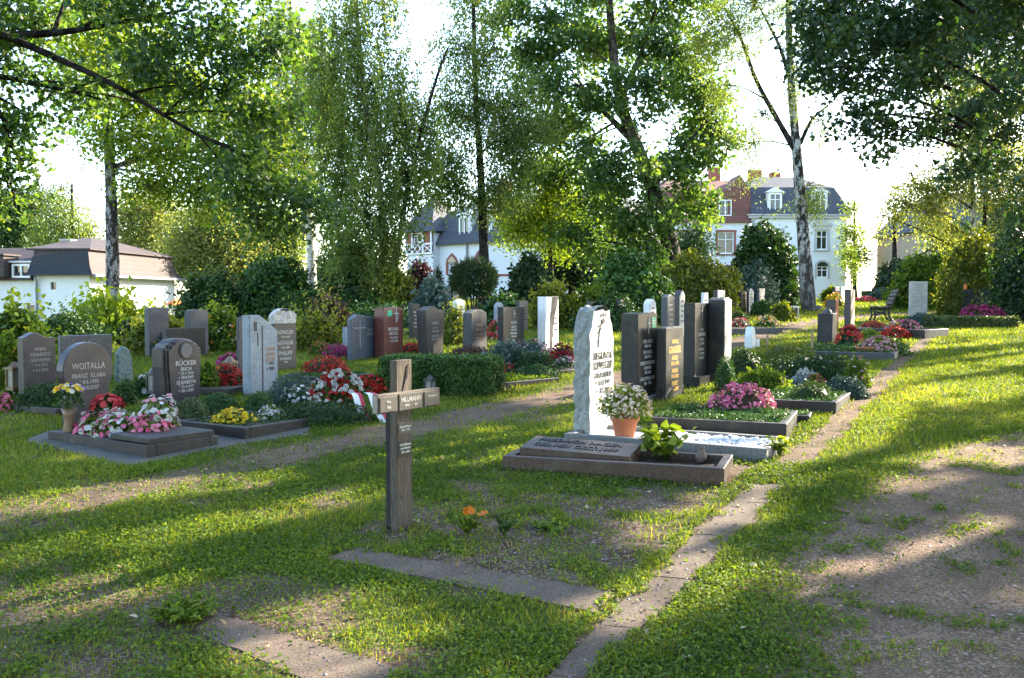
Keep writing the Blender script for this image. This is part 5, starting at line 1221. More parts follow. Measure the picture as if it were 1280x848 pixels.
class House:
    def __init__(s, name, label, p0, yaw, base):
        s.r = empty(name, label, 'house', (p0[0], p0[1], base), yaw, 'houses around the cemetery')
    def part(s, name, mb, mat, parent=None): return mb.build(name, mat, parent or s.r)
    def wall(s, x0, x1, z0, z1, holes, mat, y=0.0, axis='x', depth=.16, name='wall', flip=False):
        """a facade in the plane y (or x when axis is 'y') with real openings and reveals."""
        xs = sorted({x0, x1, *[h[0] for h in holes], *[h[1] for h in holes]}); zs = sorted({z0, z1, *[h[2] for h in holes], *[h[3] for h in holes]})
        mb = MB()
        def pt(u, d, z): return (u, y + d, z) if axis == 'x' else (y - d * (1 if not flip else -1), u, z)
        for i in range(len(xs) - 1):
            for j in range(len(zs) - 1):
                cx, cz = (xs[i] + xs[i + 1]) / 2, (zs[j] + zs[j + 1]) / 2
                if any(h[0] < cx < h[1] and h[2] < cz < h[3] for h in holes): continue
                mb.add([pt(xs[i], 0, zs[j]), pt(xs[i + 1], 0, zs[j]), pt(xs[i + 1], 0, zs[j + 1]), pt(xs[i], 0, zs[j + 1])], [(0, 1, 2, 3)])
        for a, b, c, d in holes:
            for q in (((a, c), (b, c)), ((b, c), (b, d)), ((b, d), (a, d)), ((a, d), (a, c))):
                mb.add([pt(q[0][0], 0, q[0][1]), pt(q[1][0], 0, q[1][1]), pt(q[1][0], depth, q[1][1]), pt(q[0][0], depth, q[0][1])], [(0, 1, 2, 3)])
        return s.part(name, mb, mat)
    def window(s, a, b, c, d, y=0.0, bars=(1, 1), surround=None, depth=.1, arch=None, sill=True, fw=.07):
        """frame with bars, pane as its child, stone surround and sill."""
        mb = MB(); t = fw; yy = y + depth
        mb.box(((a + b) / 2, yy, c + t / 2), (b - a, .07, t)); mb.box(((a + b) / 2, yy, d - t / 2), (b - a, .07, t))
        for x in (a + t / 2, b - t / 2): mb.box((x, yy, (c + d) / 2), (t, .07, d - c - 2 * t))
        zq = c + (d - c) * .66
        for q in range(bars[0]): mb.box((a + (b - a) * (q + 1) / (bars[0] + 1), yy, (c + d) / 2), (.06, .06, d - c - 2 * t))
        if bars[1]:
            for q in range(bars[0] + 1):
                xa = a + t if q == 0 else a + (b - a) * q / (bars[0] + 1) + .03; xb = b - t if q == bars[0] else a + (b - a) * (q + 1) / (bars[0] + 1) - .03
                mb.box(((xa + xb) / 2, yy, zq), (xb - xa, .055, .05))
        w = s.part('window', mb, WFRAME)
        mb = MB(); mb.box(((a + b) / 2, yy + .045, (c + d) / 2), (b - a - .02, .02, d - c - .02)); s.part('pane', mb, GLASS, w)
        if surround:
            mb = MB(); g = .16
            for x in (a - g / 2, b + g / 2): mb.box((x, y - .03, (c + d) / 2 - .06), (g, .06, d - c + .12))
            if arch is None: mb.box(((a + b) / 2, y - .035, d + g / 2), (b - a + 2 * g + .08, .07, g))
            else:
                n = 10; m_ = (a + b) / 2; w0 = (b - a) / 2
                out_ = []; inn = []
                for q in range(n + 1):
                    t_ = math.pi * q / n
                    if arch == 'round': xo, zo = math.cos(t_), math.sin(t_)
                    else: xo = math.cos(t_); zo = (1 - abs(xo)) ** .6 * 1.25
                    out_.append((m_ + (w0 + g) * xo, d - .0 + (w0 * .8 + g) * zo)); inn.append((m_ + w0 * xo, d + w0 * .8 * zo))
                mb.prism(out_ + [(inn[-1][0], d - .001)] + [(inn[0][0], d - .001)], y - .05, y - .005)
                mb2 = MB(); mb2.prism([(p[0], p[1]) for p in inn], y - .056, y - .0505); s.part('fanlight', mb2, GLASS, w)
            s.part('window_surround', mb, surround)
        if sill:
            mb = MB(); mb.box(((a + b) / 2, y - .05, c - .09), (b - a + .4, .14, .09)); s.part('sill', mb, surround or TRIM, w)
        return w
    def roof(s, rings, mat, name='roof', cap=True):
        """stacked rectangles (x0, x1, y0, y1, z) joined by sloping planes."""
        mb = MB(); V = []
        for x0, x1, y0, y1, z in rings: V += [(x0, y0, z), (x1, y0, z), (x1, y1, z), (x0, y1, z)]
        Fc = []
        for i in range(len(rings) - 1):
            for q in range(4): Fc.append((4 * i + q, 4 * i + (q + 1) % 4, 4 * i + 4 + (q + 1) % 4, 4 * i + 4 + q))
        if cap: Fc.append(tuple(4 * (len(rings) - 1) + q for q in range(4)))
        mb.add(V, Fc); return s.part(name, mb, mat)

# --- low white house at the left: local x runs along the long side, local y into the building
yaw = math.radians(90 - 4)     # its lit end wall faces the picture's right
cpx = P(112, 344, 36.0); cpx_z = cpx[2]
endn = G(0, 600)
Z0 = 0.0
hx = House('white_house', 'low white house with a brown tiled mansard roof behind the old birch', (cpx[0], cpx[1]), math.radians(176), Z0)
# local frame rotated 176 deg: +x points away to the picture's left, +y towards the camera side; facade planes handled below
ez = cpx_z
hx.r.rotation_euler = (0, 0, math.radians(-4))
# local: x to the right, y away. corner nearest the camera at the origin; end wall on the plane x = 0 running along +y, long wall on y = 0 running along -x
hx.wall(0, 7.6, 0, ez, [], PLW, 0.0, 'y', name='end_wall')
hx.wall(-2.2, 0, 0, ez, [(-1.55, -1.33, ez - .55, ez - .27)], PLW, 0.0, 'x', name='wall')
mb = MB(); mb.box((-1.44, .12, ez - .41), (.22, .04, .28)); hx.part('vent_window', mb, GLASS)
hx.wall(-7.0, -2.204, 0, ez - .16, [(-3.55, -2.95, .85, 1.5), (-2.75, -2.3, .85, 1.5)], PLW, .25, 'x', name='wing_wall')
for q in ((-3.55, -2.95), (-2.75, -2.3)): hx.window(q[0], q[1], .85, 1.5, .25, (0, 0), None, .08)
e = ez
hx.roof([(-2.3, .32, -.35, 7.95, e - .02), (-2.3, .24, -.27, 7.87, e + .06), (-2.25, .06, -.08, 7.66, e + .3), (-2.22, -.1, .1, 7.46, e + .98)], TILE, 'mansard', cap=False)
mb = MB(); q = [(-2.31, -.30, e + .0), (.17, -.30, e + .0), (.07, -.11, e + .3), (-.06, .06, e + .97), (-2.25, .06, e + .72), (-2.31, -.11, e + .3)]
mb.add(np.array(q) + np.array([0, -.03, 0]), [(0, 1, 2, 5), (5, 2, 3, 4)]); hx.part('slate_cladding', mb, DSLATE)
hx.roof([(-2.5, .04, .0, 7.58, e + .965), (-2.5, .04, .0, 7.58, e + 1.02), (-2.0, -1.6, 3.2, 4.6, e + 1.62)], TILE, 'roof')
hx.roof([(-7.2, -2.32, .0, 7.4, e - .2), (-7.2, -2.32, .05, 7.3, e + .1), (-7.0, -2.34, 2.6, 5.0, e + 1.18)], TILE, 'wing_roof')
mb = MB(); mb.box((-2.05, 2.2, e + 1.1), (.42, .4, .7)); mb.box((-2.05, 2.2, e + 1.47), (.5, .48, .06)); hx.part('chimney', mb, TRIM)
mb = MB(); mb.box((-3.65, .1, e + .33), (1.0, 1.0, .82)); mb.box((-3.65, .06, e + .77), (1.16, 1.14, .06)); hx.part('dormer', mb, TILE)
hx.window(-3.08, -2.36, e - .1, e + .42, -.02, (1, 0), None, .05, sill=False)
mb = MB(); mb.box((-2.72, .6, e + .16), (.84, .9, .62)); mb.box((-2.72, .5, e + .51), (.92, 1.15, .06)); hx.part('window_dormer', mb, PLW)
mb = MB(); mb.tube([(-2.05, -.1, 0), (-2.05, -.1, e - .25), (-2.0, -.26, e - .04)], .05, 8); hx.part('downpipe', mb, GUTTER)
mb = MB(); mb.box((.36, 3.8, e - .02), (.1, 8.2, .1)); hx.part('gutter', mb, GUTTER)

# --- red-trimmed villa in the middle
p1 = P(545, 308, 61.0); p2 = P(640, 297, 56.5)
yv = math.atan2(p2[1] - p1[1], p2[0] - p1[0])
hv = House('villa', 'white villa with red stone window surrounds and a half-timbered turret', (p1[0], p1[1]), yv, 0.0)
def vz(py, Y=59.0): return P(560, py, Y)[2]
def vx(px):
    # distance along the facade at column px
    u = (px - CX) / F; return (u * p1[1] - p1[0]) / (math.cos(yv) - u * math.sin(yv))
E = (p1[2] + p2[2]) / 2
W = 11.5
h1 = (vx(560.5), vx(570.5), vz(341), vz(327)); h2 = (vx(597), vx(608), vz(333), vz(322)); d1 = (vx(563), vx(575), vz(388), vz(362))
hv.wall(0, W, 0, E, [h1, h2, d1], PLB)
for h in (h1, h2): hv.window(*h, 0, (1, 1), SAND, .12, 'gothic', False)
mb = MB(); mb.box(((d1[0] + d1[1]) / 2, .1, (d1[2] + d1[3]) / 2), (d1[1] - d1[0], .05, d1[3] - d1[2])); hv.part('door', mb, GLASS)
mb = MB(); g = .2
for x in (d1[0] - g / 2, d1[1] + g / 2): mb.box((x, -.05, (d1[2] + d1[3]) / 2), (g, .1, d1[3] - d1[2]))
mb.prism([(d1[0] - g, d1[3] + .002), (d1[1] + g, d1[3] + .002), (d1[1] + g, d1[3] + .15), ((d1[0] + d1[1]) / 2, d1[3] + .7), (d1[0] - g, d1[3] + .15)], -.12, -.004); hv.part('door_surround', mb, SAND)
mb = MB(); mb.box((vx(552) / 2 + .35, -.03, vz(363)), (1.4, .06, .14)); mb.box((vx(640) - .7, -.03, vz(345)), (1.6, .06, .12)); hv.part('string_course', mb, SAND)
hv.wall(0, 9, 0, E, [], PLB, W, 'y', name='side_wall', flip=True)
hv.wall(0, 9, 0, E, [], PLB, 0.0, 'y', name='side_wall')
hv.roof([(-.3, W + .3, -.35, 9, E - .1), (-.3, W + .3, -.35, 9, E + .02), (.2, W - .2, .9, 8, E + 2.1), (2, W - 2, 3, 6.5, E + 3.0)], SLATE)
for a in (vx(581), vx(606)):
    w_ = hv.window(a - .45, a + .45, E + .3, E + 1.6, -.02, (1, 0), None, .02, sill=False)
    mb = MB(); mb.box((a, .7, E + .95), (1.15, 1.3, 1.5)); mb.prism([(a - .75, E + 1.7), (a + .75, E + 1.7), (a, E + 2.3)], -.05, 1.3); hv.part('dormer', mb, PLB)
mb = MB(); mb.tube([(vx(585), -.1, E), (vx(585), -.1, 1.0)], .06, 6); hv.part('downpipe', mb, GUTTER)
mb = MB(); mb.box((vx(590), 3, E + 3.1), (.7, .6, 1.8)); hv.part('chimney', mb, SAND)
# turret with timber framing
tx0, tx1 = -2.2, .35; tz0, tz1 = vz(318, 61), vz(290, 61)
hv.wall(tx0, tx1, 0, tz0, [(tx0 + .8, tx0 + 1.5, tz0 - 2.3, tz0 - .9)], PLB, -.55, name='turret_wall')
hv.window(tx0 + .8, tx0 + 1.5, tz0 - 2.3, tz0 - .9, -.55, (1, 1), SAND, .1)
hv.wall(tx0, tx1, tz0, tz1, [(tx0 + .75, tx0 + 1.65, tz0 + .75, tz1 - .05)], SAND, -.62, name='turret_upper_wall')
hv.window(tx0 + .75, tx0 + 1.65, tz0 + .75, tz1 - .05, -.62, (1, 1), None, .05)
mb = MB(); mb.box(((tx0 + tx1) / 2, .95, tz1 / 2 - .05), (tx1 - tx0 - .05, 2.9, tz1 - .1)); hv.part('turret_body', mb, PLB)
mb = MB(); yy = -.66
for z in (tz0 + .05, tz0 + .65): mb.box(((tx0 + tx1) / 2, yy, z), (tx1 - tx0 + .1, .06, .1))
for x in (tx0 + .05, tx0 + .68, tx0 + 1.72, tx1 - .05): mb.box((x, yy - .035, (tz0 + tz1) / 2), (.1, .06, tz1 - tz0))
for xa, xb in ((tx0 + .05, tx0 + .68), (tx0 + .68, tx0 + 1.2), (tx0 + 1.2, tx0 + 1.72), (tx0 + 1.72, tx1)):
    for q in (0, 1):
        A = np.array([xa if q == 0 else xb, yy - .02, tz0 + .08]); B_ = np.array([xb if q == 0 else xa, yy - .02, tz0 + .62]); mb.tube([A, B_], .045, 4)
hv.part('timber_frame', mb, WFRAME)
mb = MB(); m_ = (tx0 + tx1) / 2; mb.add([(tx0 - .3, -.95, tz1), (tx1 + .3, -.95, tz1), (tx1 + .3, 2.6, tz1), (tx0 - .3, 2.6, tz1), (m_, .8, tz1 + 2.6)], [(0, 1, 4), (1, 2, 4), (2, 3, 4), (3, 0, 4)]); hv.part('turret_roof', mb, SLATE)
mb = MB(); mb.tube([(m_, .8, tz1 + 2.5), (m_, .8, tz1 + 3.3)], .04, 5); hv.part('finial', mb, GUTTER)

# --- semi-detached houses at the right
D = 75.0
def hz(py): return P(950, py, D)[2]
def hpx(px): return (px - CX) / F * D
xL, xM, xR = hpx(826), hpx(938), hpx(1058)
hw = House('house', 'white house with a grey slate mansard roof and a pedimented window', (xM, D), math.radians(2), 0.0)
ww = xR - xM; e = hz(270)
win = [(hpx(1020) - xM, hpx(1034) - xM, hz(312), hz(288)), (hpx(1021) - xM, hpx(1035) - xM, hz(347), hz(333)), (hpx(962) - xM, hpx(976) - xM, hz(312), hz(288))]
hw.wall(0, ww, 0, e, win, PLB)
hw.window(*win[0], 0, (1, 1), TRIM, .1); hw.window(*win[1], 0, (1, 1), TRIM, .1, 'round', False); hw.window(*win[2], 0, (1, 1), TRIM, .1)
mb = MB(); a, b = win[0][0] - .35, win[0][1] + .35; mb.prism([(a, win[0][3] + .34), (b, win[0][3] + .34), (b, win[0][3] + .46), ((a + b) / 2, win[0][3] + 1.0), (a, win[0][3] + .46)], -.2, -.004); hw.part('pediment', mb, TRIM)
hw.wall(0, 9, 0, e, [], PLB, ww, 'y', name='side_wall', flip=True)
mb = MB(); mb.box((ww / 2, -.1, e - .1), (ww + .5, .3, .2)); mb.box((ww / 2, -.16, e + .06), (ww + .7, .42, .1)); hw.part('cornice', mb, TRIM)
mb = MB()
for q in range(6): mb.box((ww - .2, -.02, e - .9 - q * 1.0), (.45, .05, .32))
hw.part('quoins', mb, TRIM)
hw.roof([(-.1, ww + .35, -.35, 9.4, e + .115), (.0, ww - .15, .35, 8.7, e + 1.3), (.05, ww - .75, .8, 8.2, e + 2.35), (1.2, ww - 3, 3.4, 5.6, e + 3.5)], SLATE)
for a in (hpx(967) - xM, hpx(1024) - xM):
    hw.window(a - .45, a + .45, e + .35, e + 1.75, -.12, (1, 1), None, .02, sill=False)
    mb = MB(); mb.box((a, .6, e + 1.05), (1.15, 1.3, 1.6)); mb.prism([(a - .75, e + 1.85), (a + .75, e + 1.85), (a, e + 2.25)], -.2, 1.4); hw.part('dormer', mb, PLB)
mb = MB(); mb.box((1.4, 4, e + 3.3), (1.0, .8, 1.6)); hw.part('chimney', mb, SAND)
mb = MB(); mb.box((3.2, 4.4, e + 3.2), (.8, .7, 1.5)); hw.part('chimney', mb, SAND)
mb = MB(); mb.tube([(.12, -.14, e - .3), (.12, -.14, .5)], .07, 6); hw.part('downpipe', mb, GUTTER)
hr = House('house', 'white house with a red tiled mansard roof and red sandstone window surrounds', (xL, D), math.radians(2), 0.0)
wl = xM - xL - .05; e = hz(278)
win = [(hpx(897) - xL, hpx(917) - xL, hz(317), hz(290)), (hpx(897) - xL, hpx(917) - xL, hz(358), hz(334)), (hpx(846) - xL, hpx(862) - xL, hz(317), hz(290))]
hr.wall(0, wl, 0, e, win, PLB)
for h in win: hr.window(*h, 0, (1, 1), SAND, .1)
hr.wall(0, 9, 0, e, [], PLB, 0.0, 'y', name='side_wall')
mb = MB()
for q in range(6): mb.box((hpx(875) - xL, -.02, hz(288 + 12 * q)), (.55, .06, .3))
hr.part('quoins', mb, SAND)
hr.roof([(-.3, wl + .02, -.3, 9, e - .02), (-.3, wl + .02, -.3, 9, e + .1), (-.0, wl - .0, .25, 8.6, hz(238)), (.8, wl - .1, 3.4, 5.6, hz(219))], REDT)
a = hpx(905) - xL
hr.window(a - .5, a + .5, hz(270), hz(250), -.22, (1, 0), None, .02, sill=False)
mb = MB(); mb.box((a, .55, (hz(274) + hz(246)) / 2), (1.5, 1.4, hz(246) - hz(274))); mb.prism([(a - 1.1, hz(246)), (a + 1.1, hz(246)), (a, hz(237))], -.25, 1.6); hr.part('dormer', mb, REDT)
mb = MB(); a = wl - .9; mb.prism([(a - .9, e + .12), (a + .88, e + .12), (a + .88, hz(238)), (a, hz(218)), (a - .9, hz(238))], -.2, 2.5); hr.part('gable', mb, REDT)
mb = MB(); mb.box((wl - 1.9, 4, hz(215)), (.9, .7, 1.8)); hr.part('chimney', mb, SAND)

# --- house behind the right-hand trees
ht = House('house', 'tan plastered house with a steep slate roof behind the big glossy bush', (hpx(1143) / D * 66, 66.0), 0.0, 0.0)
e = P(1100, 290, 66)[2]
ht.wall(0, 8, 0, e, [(4.0, 4.9, e - 3.6, e - 2.2)], PLT); ht.window(4.0, 4.9, e - 3.6, e - 2.2, 0, (1, 1), SAND, .1)
ht.wall(0, 7, 0, e, [], PLT, 0.0, 'y', name='side_wall')
ht.wall(0, 7, 0, e, [], PLT, 8.0, 'y', name='side_wall', flip=True)
ht.roof([(-.3, 8.3, -.35, 7.3, e - .05), (-.3, 8.3, -.35, 7.3, e + .05), (1.2, 6.5, 1.6, 5.2, e + 2.2), (2.6, 5, 3, 4, e + 3.0)], SLATE)

# --- orange sunshade by the white house
b = P(221, 372, 34); g = Hs(b[0], b[1]); b = np.array([b[0], b[1], g])
zt = P(226, 374, 34)[2] - g
r = empty('sunshade', 'orange garden sunshade beside the end wall of the low white house', 'sunshade', b)
mb = MB(); mb.lathe((0, 0, 0), [(.5, zt - .22), (.28, zt - .1), (.03, zt)], 8, smooth=False); mb.build('canopy', ORANGE, r)
mb = MB(); mb.tube([(0, 0, 0), (0, 0, zt - .02)], .025, 6); mb.build('pole', WFRAME, r)

# ------------------------------------------------------------------ bench
b = G(1102, 403); bw = 1.5
r = empty('park_bench', 'dark slatted park bench with curved iron legs beside the far gravel path', 'bench', b, math.radians(-106))
# local: x along the seat, front towards -y
bs = 1.0
for q in (-1, 1):
    mb = MB(); x = q * .58
    mb.tube(smooth_path([(x, -.30, 0), (x, -.22, .18), (x, -.26, .40)], 8), .028, 6); mb.tube(smooth_path([(x, .28, 0), (x, .14, .2), (x, .16, .42), (x, .26, .62), (x, .36, .86)], 10), .028, 6)
    mb.tube(smooth_path([(x, -.26, .40), (x, 0, .37), (x, .16, .42)], 8), .026, 6); mb.tube(smooth_path([(x, -.2, .2), (x, -.02, .28), (x, .14, .2)], 8), .02, 6)
    mb.build('leg', IRON, r)
for y, z in ((-.24, .43), (-.12, .415), (0, .41), (.12, .43)):
    mb = MB(); mb.prism([(-.76, z), (.76, z), (.76, z + .035), (-.76, z + .035)], y - .05, y + .05, 0, .004); mb.build('seat_slat', BENCHW, r)
for y, z in ((.225, .56), (.27, .67), (.32, .78), (.365, .88)):
    mb = MB(); R3 = np.array(Matrix.Rotation(math.radians(-22), 3, 'X')); mb.box((0, y - .025, z), (1.52, .03, .085), 0, R3); mb.build('back_slat', BENCHW, r)
# ------------------------------------------------------------------ sun gaps: where the crowns let a beam through to the ground
LITPX = [
    [(0, 628), (120, 612), (260, 600), (372, 588), (372, 600), (250, 617), (120, 632), (0, 645)],
    [(640, 480), (735, 478), (735, 500), (640, 505)],
    [(715, 372), (775, 372), (775, 505), (720, 548), (712, 548)],
    [(800, 535), (985, 548), (970, 590), (780, 572)],
    [(870, 478), (975, 478), (985, 530), (870, 530)],
    [(905, 590), (960, 580), (1010, 612), (960, 650), (890, 640)],
    [(960, 520), (1075, 492), (1280, 470), (1280, 492), (1120, 515), (1090, 560), (985, 585), (955, 570)],
    [(1080, 468), (1280, 436), (1280, 456), (1180, 470), (1080, 487)],
    [(1060, 430), (1280, 405), (1280, 427), (1160, 437), (1060, 450)],
    [(930, 752), (1060, 712), (1280, 640), (1280, 662), (1060, 736), (920, 775)],
    [(760, 760), (900, 690), (935, 705), (880, 765), (790, 810)],
    [(560, 560), (660, 552), (640, 575), (545, 585)],
    [(150, 668), (330, 640), (470, 610), (480, 620), (330, 655), (150, 690)],
    [(330, 770), (470, 740), (520, 800), (420, 848), (300, 848)],
    [(0, 690), (120, 675), (110, 690), (0, 710)],
    [(480, 432), (720, 432), (720, 452), (480, 456)],
    [(845, 470), (870, 470), (870, 500), (845, 500)],
    [(900, 385), (1060, 385), (1060, 425), (900, 430)],
    [(820, 645), (900, 630), (880, 660), (800, 700)],
    [(40, 735), (220, 715), (200, 740), (30, 765)],
    [(1040, 600), (1280, 545), (1280, 575), (1040, 632)],
    [(460, 440), (620, 440), (620, 456), (460, 456)],
]
LIT = None
def lit_mask(x, y, only=None):
    global LIT
    if LIT is None:
        LIT = [[tuple(G(*q)[:2]) for q in poly] for poly in LITPX]
        for quad in LIT3D:
            LIT.append([tuple((q - SUN * ((q[2] - Hs(q[0], q[1])) / (SUN[2] + 0.012)))[:2]) for q in quad])
    m = np.zeros(x.shape, bool)
    for poly in (LIT if only is None else LIT[only:]): m |= inpoly(x, y, poly)
    return m

def sun_keep(C, prob=0.985, spread=0.04, pad=0.15):
    """False for leaves whose shadow would fall inside a sunlit patch."""
    k = np.ones(len(C), bool)
    z = C[:, 2] - H(C[:, 0], np.clip(C[:, 1], -5, 40))
    for _ in range(2):
        s = z / SUN[2]; q = C - s[:, None] * SUN
        z = C[:, 2] - H(q[:, 0], q[:, 1])
    q = C - (z / SUN[2])[:, None] * SUN
    jx = rng.normal(size=len(C)) * spread; jy = rng.normal(size=len(C)) * spread
    x, y = q[:, 0] + jx, q[:, 1] + jy
    lit = lit_mask(x, y)
    for ox, oy in ((pad, 0), (-pad, 0), (0, pad), (0, -pad)): lit |= lit_mask(x + ox, y + oy)
    nz = fbm(x * 2.4, y * 2.4, 91, 2); nz2 = fbm(x * 1.9 + 40, y * 1.9, 77, 2)
    faces = lit_mask(x, y, len(LITPX)) | lit_mask(x + .1, y, len(LITPX)) | lit_mask(x - .1, y, len(LITPX))
    lit = (lit & (nz < .72)) | (nz2 > .73) | faces
    return ~(lit & (rng.random(len(C)) < prob))

# ------------------------------------------------------------------ trees
def clump(px, py, rx, ry, Y, dY=0.0, dens=1.0):
    y = Y + dY; c = P(px, py, y); s = y / F
    return (c, np.array([rx * s, 0.5 * (rx + ry) * s, ry * s]), dens)

LS, DS = 0.68, 1.75
def tree(name, label, group, base, trunk, r0, r1, clumps, mat, barkm, leaf=0.09, per=420, tips=24, sig=0.28, shape='rhomb',
         weep=0.0, cull=False, limbs=None, twig_r=0.012, up=0.35, boxy=1.0, trunk_k=10, limb_r=0.35, dmul=4.5, minz=None, short=None):
    """trunk: world points from the ground up; clumps: (centre, radii, density). Limbs grow from the trunk into each clump,
    twigs spread from the limbs, leaves sit round the twig ends (or along hanging strands)."""
    leaf *= LS; dmul *= DS
    base = np.asarray(base, float)
    root = empty(name, label, 'tree', base, 0, group)
    tp = smooth_path(trunk, 22); n = len(tp)
    tr = r0 + (r1 - r0) * np.linspace(0, 1, n) ** 0.8
    tr[0] *= 1.45; tr[1] *= 1.15
    tb = MB(); tb.tube(tp, tr, trunk_k, 0, 0.5, True, 0.06)
    lb = MB(); LC = []; LO = []; LT = []; LD = []
    for lp, ra, rb in (limbs or []):
        q = smooth_path(lp, 14); lb.tube(q, np.linspace(ra, rb, 14), 7, 0, 0.5, True, 0.05)
    limb_pts = [(smooth_path(lp, 14), ra, rb) for lp, ra, rb in (limbs or [])]
    per = per * dmul
    for c, rad, dens in clumps:
        # where the limb starts
        hd = np.linalg.norm(tp[:, :2] - c[:2], axis=1); want = c[2] - 0.45 * hd - 0.2
        j = int(np.argmin(np.abs(tp[:, 2] - want) + 0.25 * hd)); j = max(3, min(n - 2, j))
        if minz is not None: j = max(j, int(np.searchsorted(tp[:, 2], minz)))
        src, sr = tp[j], tr[j] * 0.5
        for q, ra, rb in limb_pts:
            d = np.linalg.norm(q - c, axis=1); i = int(np.argmin(d))
            if d[i] < np.linalg.norm(src - c) * 0.9:
                i = max(0, i - 2); src = q[i]; sr = (ra + (rb - ra) * i / 13) * 0.7
        L = np.linalg.norm(c - src)
        if short and L > short: src = c + (src - c) * short / L + rng.normal(size=3) * .25; L = short
        sr = min(sr, 0.015 + 0.011 * L, limb_r)
        mid = (src + c) / 2 + np.array([0, 0, 0.12 * L]) + rng.normal(size=3) * 0.05 * L
        lp_ = bez(src, mid, c, 8)
        if not cull or sun_keep(lp_, 1.0, 0.0, 0.05).sum() >= 6: lb.tube(lp_, np.linspace(sr, max(twig_r, sr * 0.35), 8), 5, 0, 0.5, False)
        K = max(4, int(per * dens * (rad[0] * rad[2]) / tips))
        u = unit(rng.normal(size=(K, 3))); rr = rng.random(K) ** 0.42
        tip = c + u * rr[:, None] * rad
        okk = sun_keep(tip, 1.0, 0.0) & sun_keep((tip + c) / 2, 1.0, 0.0) if cull else np.ones(K, bool)
        for t_i in range(K):
            if t_i % max(2, K // 26) == 0 and okk[t_i]:
                tt = tip[t_i]; s0 = c + (tt - c) * 0.05 + (src - c) * rng.random() * 0.3
                m2 = (s0 + tt) / 2 + rng.normal(size=3) * 0.12 * rad + np.array([0, 0, 0.08 * rad[2]])
                lb.tube(bez(s0, m2, tt, 4), np.linspace(max(twig_r * 1.3, sr * 0.25), twig_r * 0.5, 4), 3, 0, 0.5, False)
        m = tips
        tint0 = np.clip(0.42 + 0.26 * rng.normal(size=K), 0, 1)
        if weep > 0:
            ln = weep * rng.uniform(0.4, 1.2, K)
            f = rng.random((K, m))
            off = np.zeros((K, m, 3)); off[..., 2] = -f * ln[:, None]
            drift = rng.normal(size=(K, 1, 3)) * 0.12; drift[..., 2] = 0
            off += drift * (f[..., None] * ln[:, None, None]) + rng.normal(size=(K, m, 3)) * sig * np.array([1, 1, 0.5])
        else:
            off = rng.normal(size=(K, m, 3)) * sig * np.array([1, 1, 0.72])
        C = (tip[:, None] + off).reshape(-1, 3)
        LC.append(C); LO.append(np.repeat(u, m, 0))
        LT.append(np.clip(np.repeat(tint0, m) + 0.16 * rng.normal(size=K * m), 0, 1))
    C = np.concatenate(LC); O = np.concatenate(LO); T = np.concatenate(LT)
    k = C[:, 2] > H(C[:, 0], C[:, 1]) + 0.5
    if cull: k &= sun_keep(C + np.array([0, 0, -0.03]), pad=leaf * 0.75 + 0.15)
    C, O, T = C[k], O[k], T[k]
    cb = MB()
    cards(cb, C, leaf * rng.uniform(0.7, 1.25, len(C)), shape, O, 0.25, up, 0, T, 0.18,
          np.array([0, 0, -1.0]) if weep > 0 else None, 0.75 if weep > 0 else 0)
    tb.v = [v - base for v in tb.v]; lb.v = [v - base for v in lb.v]; cb.v = [v - base for v in cb.v]
    tb.build('trunk', barkm, root)
    if lb.v: lb.build('branches', barkm if weep == 0 else BARK_DARK, root)
    cb.build('crown', mat, root)
    return root, len(C)

NL = 0
def T(*a, **k):
    global NL
    r, n = tree(*a, **k); NL += n; return r

def gp(px, Y):
    x = (px - CX) / F * Y; return np.array([x, Y, Hs(x, Y)])

# old birch by the low white house
b = gp(141, 24)
T('birch_tree', 'old rough-barked birch standing directly in front of the low white house', 'birches', b,
  [b, P(140, 300, 24), P(137, 200, 24), P(130, 60, 24), P(122, -120, 24)], 0.19, 0.08,
  [clump(*c, 24) for c in [(170, 170, 75, 42), (235, 195, 70, 40), (150, 105, 80, 50), (265, 240, 60, 34), (300, 150, 60, 50), (215, 110, 60, 40), (190, 235, 50, 22), (120, 30, 90, 60), (330, 200, 40, 40)]],
  LM['maple'], BARK_OLD, leaf=0.15, per=520, tips=20, sig=0.24, shape='leaf', dmul=3.2, minz=P(140, 215, 24)[2])

b = gp(391, 34)
T('birch_tree', 'slim birch with a pale sunlit trunk rising behind the dark conifers', 'birches', b,
  [b, P(388, 300, 34), P(380, 220, 34), P(368, 100, 34), P(360, -60, 34)], 0.19, 0.05,
  [clump(*c, 34) for c in [(355, 130, 34, 60), (345, 190, 30, 40), (385, 190, 30, 50), (375, 60, 40, 60), (410, 120, 26, 50), (350, 20, 40, 40)]],
  LM['birch'], BARK_PALE, leaf=0.135, per=330, tips=40, sig=0.07, weep=1.8, dmul=6)

b = gp(482, 30)
T('weeping_birch', 'large weeping birch with a thick curtain of hanging twigs and a second leaning stem', 'birches', b,
  [b, P(480, 330, 30), P(474, 230, 30), P(455, 120, 30), P(440, -60, 30)], 0.16, 0.06,
  [clump(*c) for c in [(430, 40, 50, 50, 30), (475, 95, 55, 60, 30), (430, 150, 45, 60, 31), (480, 200, 50, 60, 30), (455, 265, 60, 50, 29.5), (482, 290, 30, 40, 30), (420, 225, 32, 60, 31), (530, 150, 28, 40, 30), (512, 215, 26, 40, 30), (430, 310, 40, 30, 29), (500, 130, 40, 40, 31), (400, 80, 40, 60, 31), (450, -20, 60, 40, 30), (462, 330, 40, 25, 29.5)]],
  LM['birch'], BARK_OLD, leaf=0.155, per=620, tips=46, sig=0.07, weep=2.1, dmul=2.7,
  limbs=[([gp(487, 30), P(502, 280, 30), P(520, 190, 30), P(545, 100, 30), P(560, 60, 30)], 0.10, 0.03)])

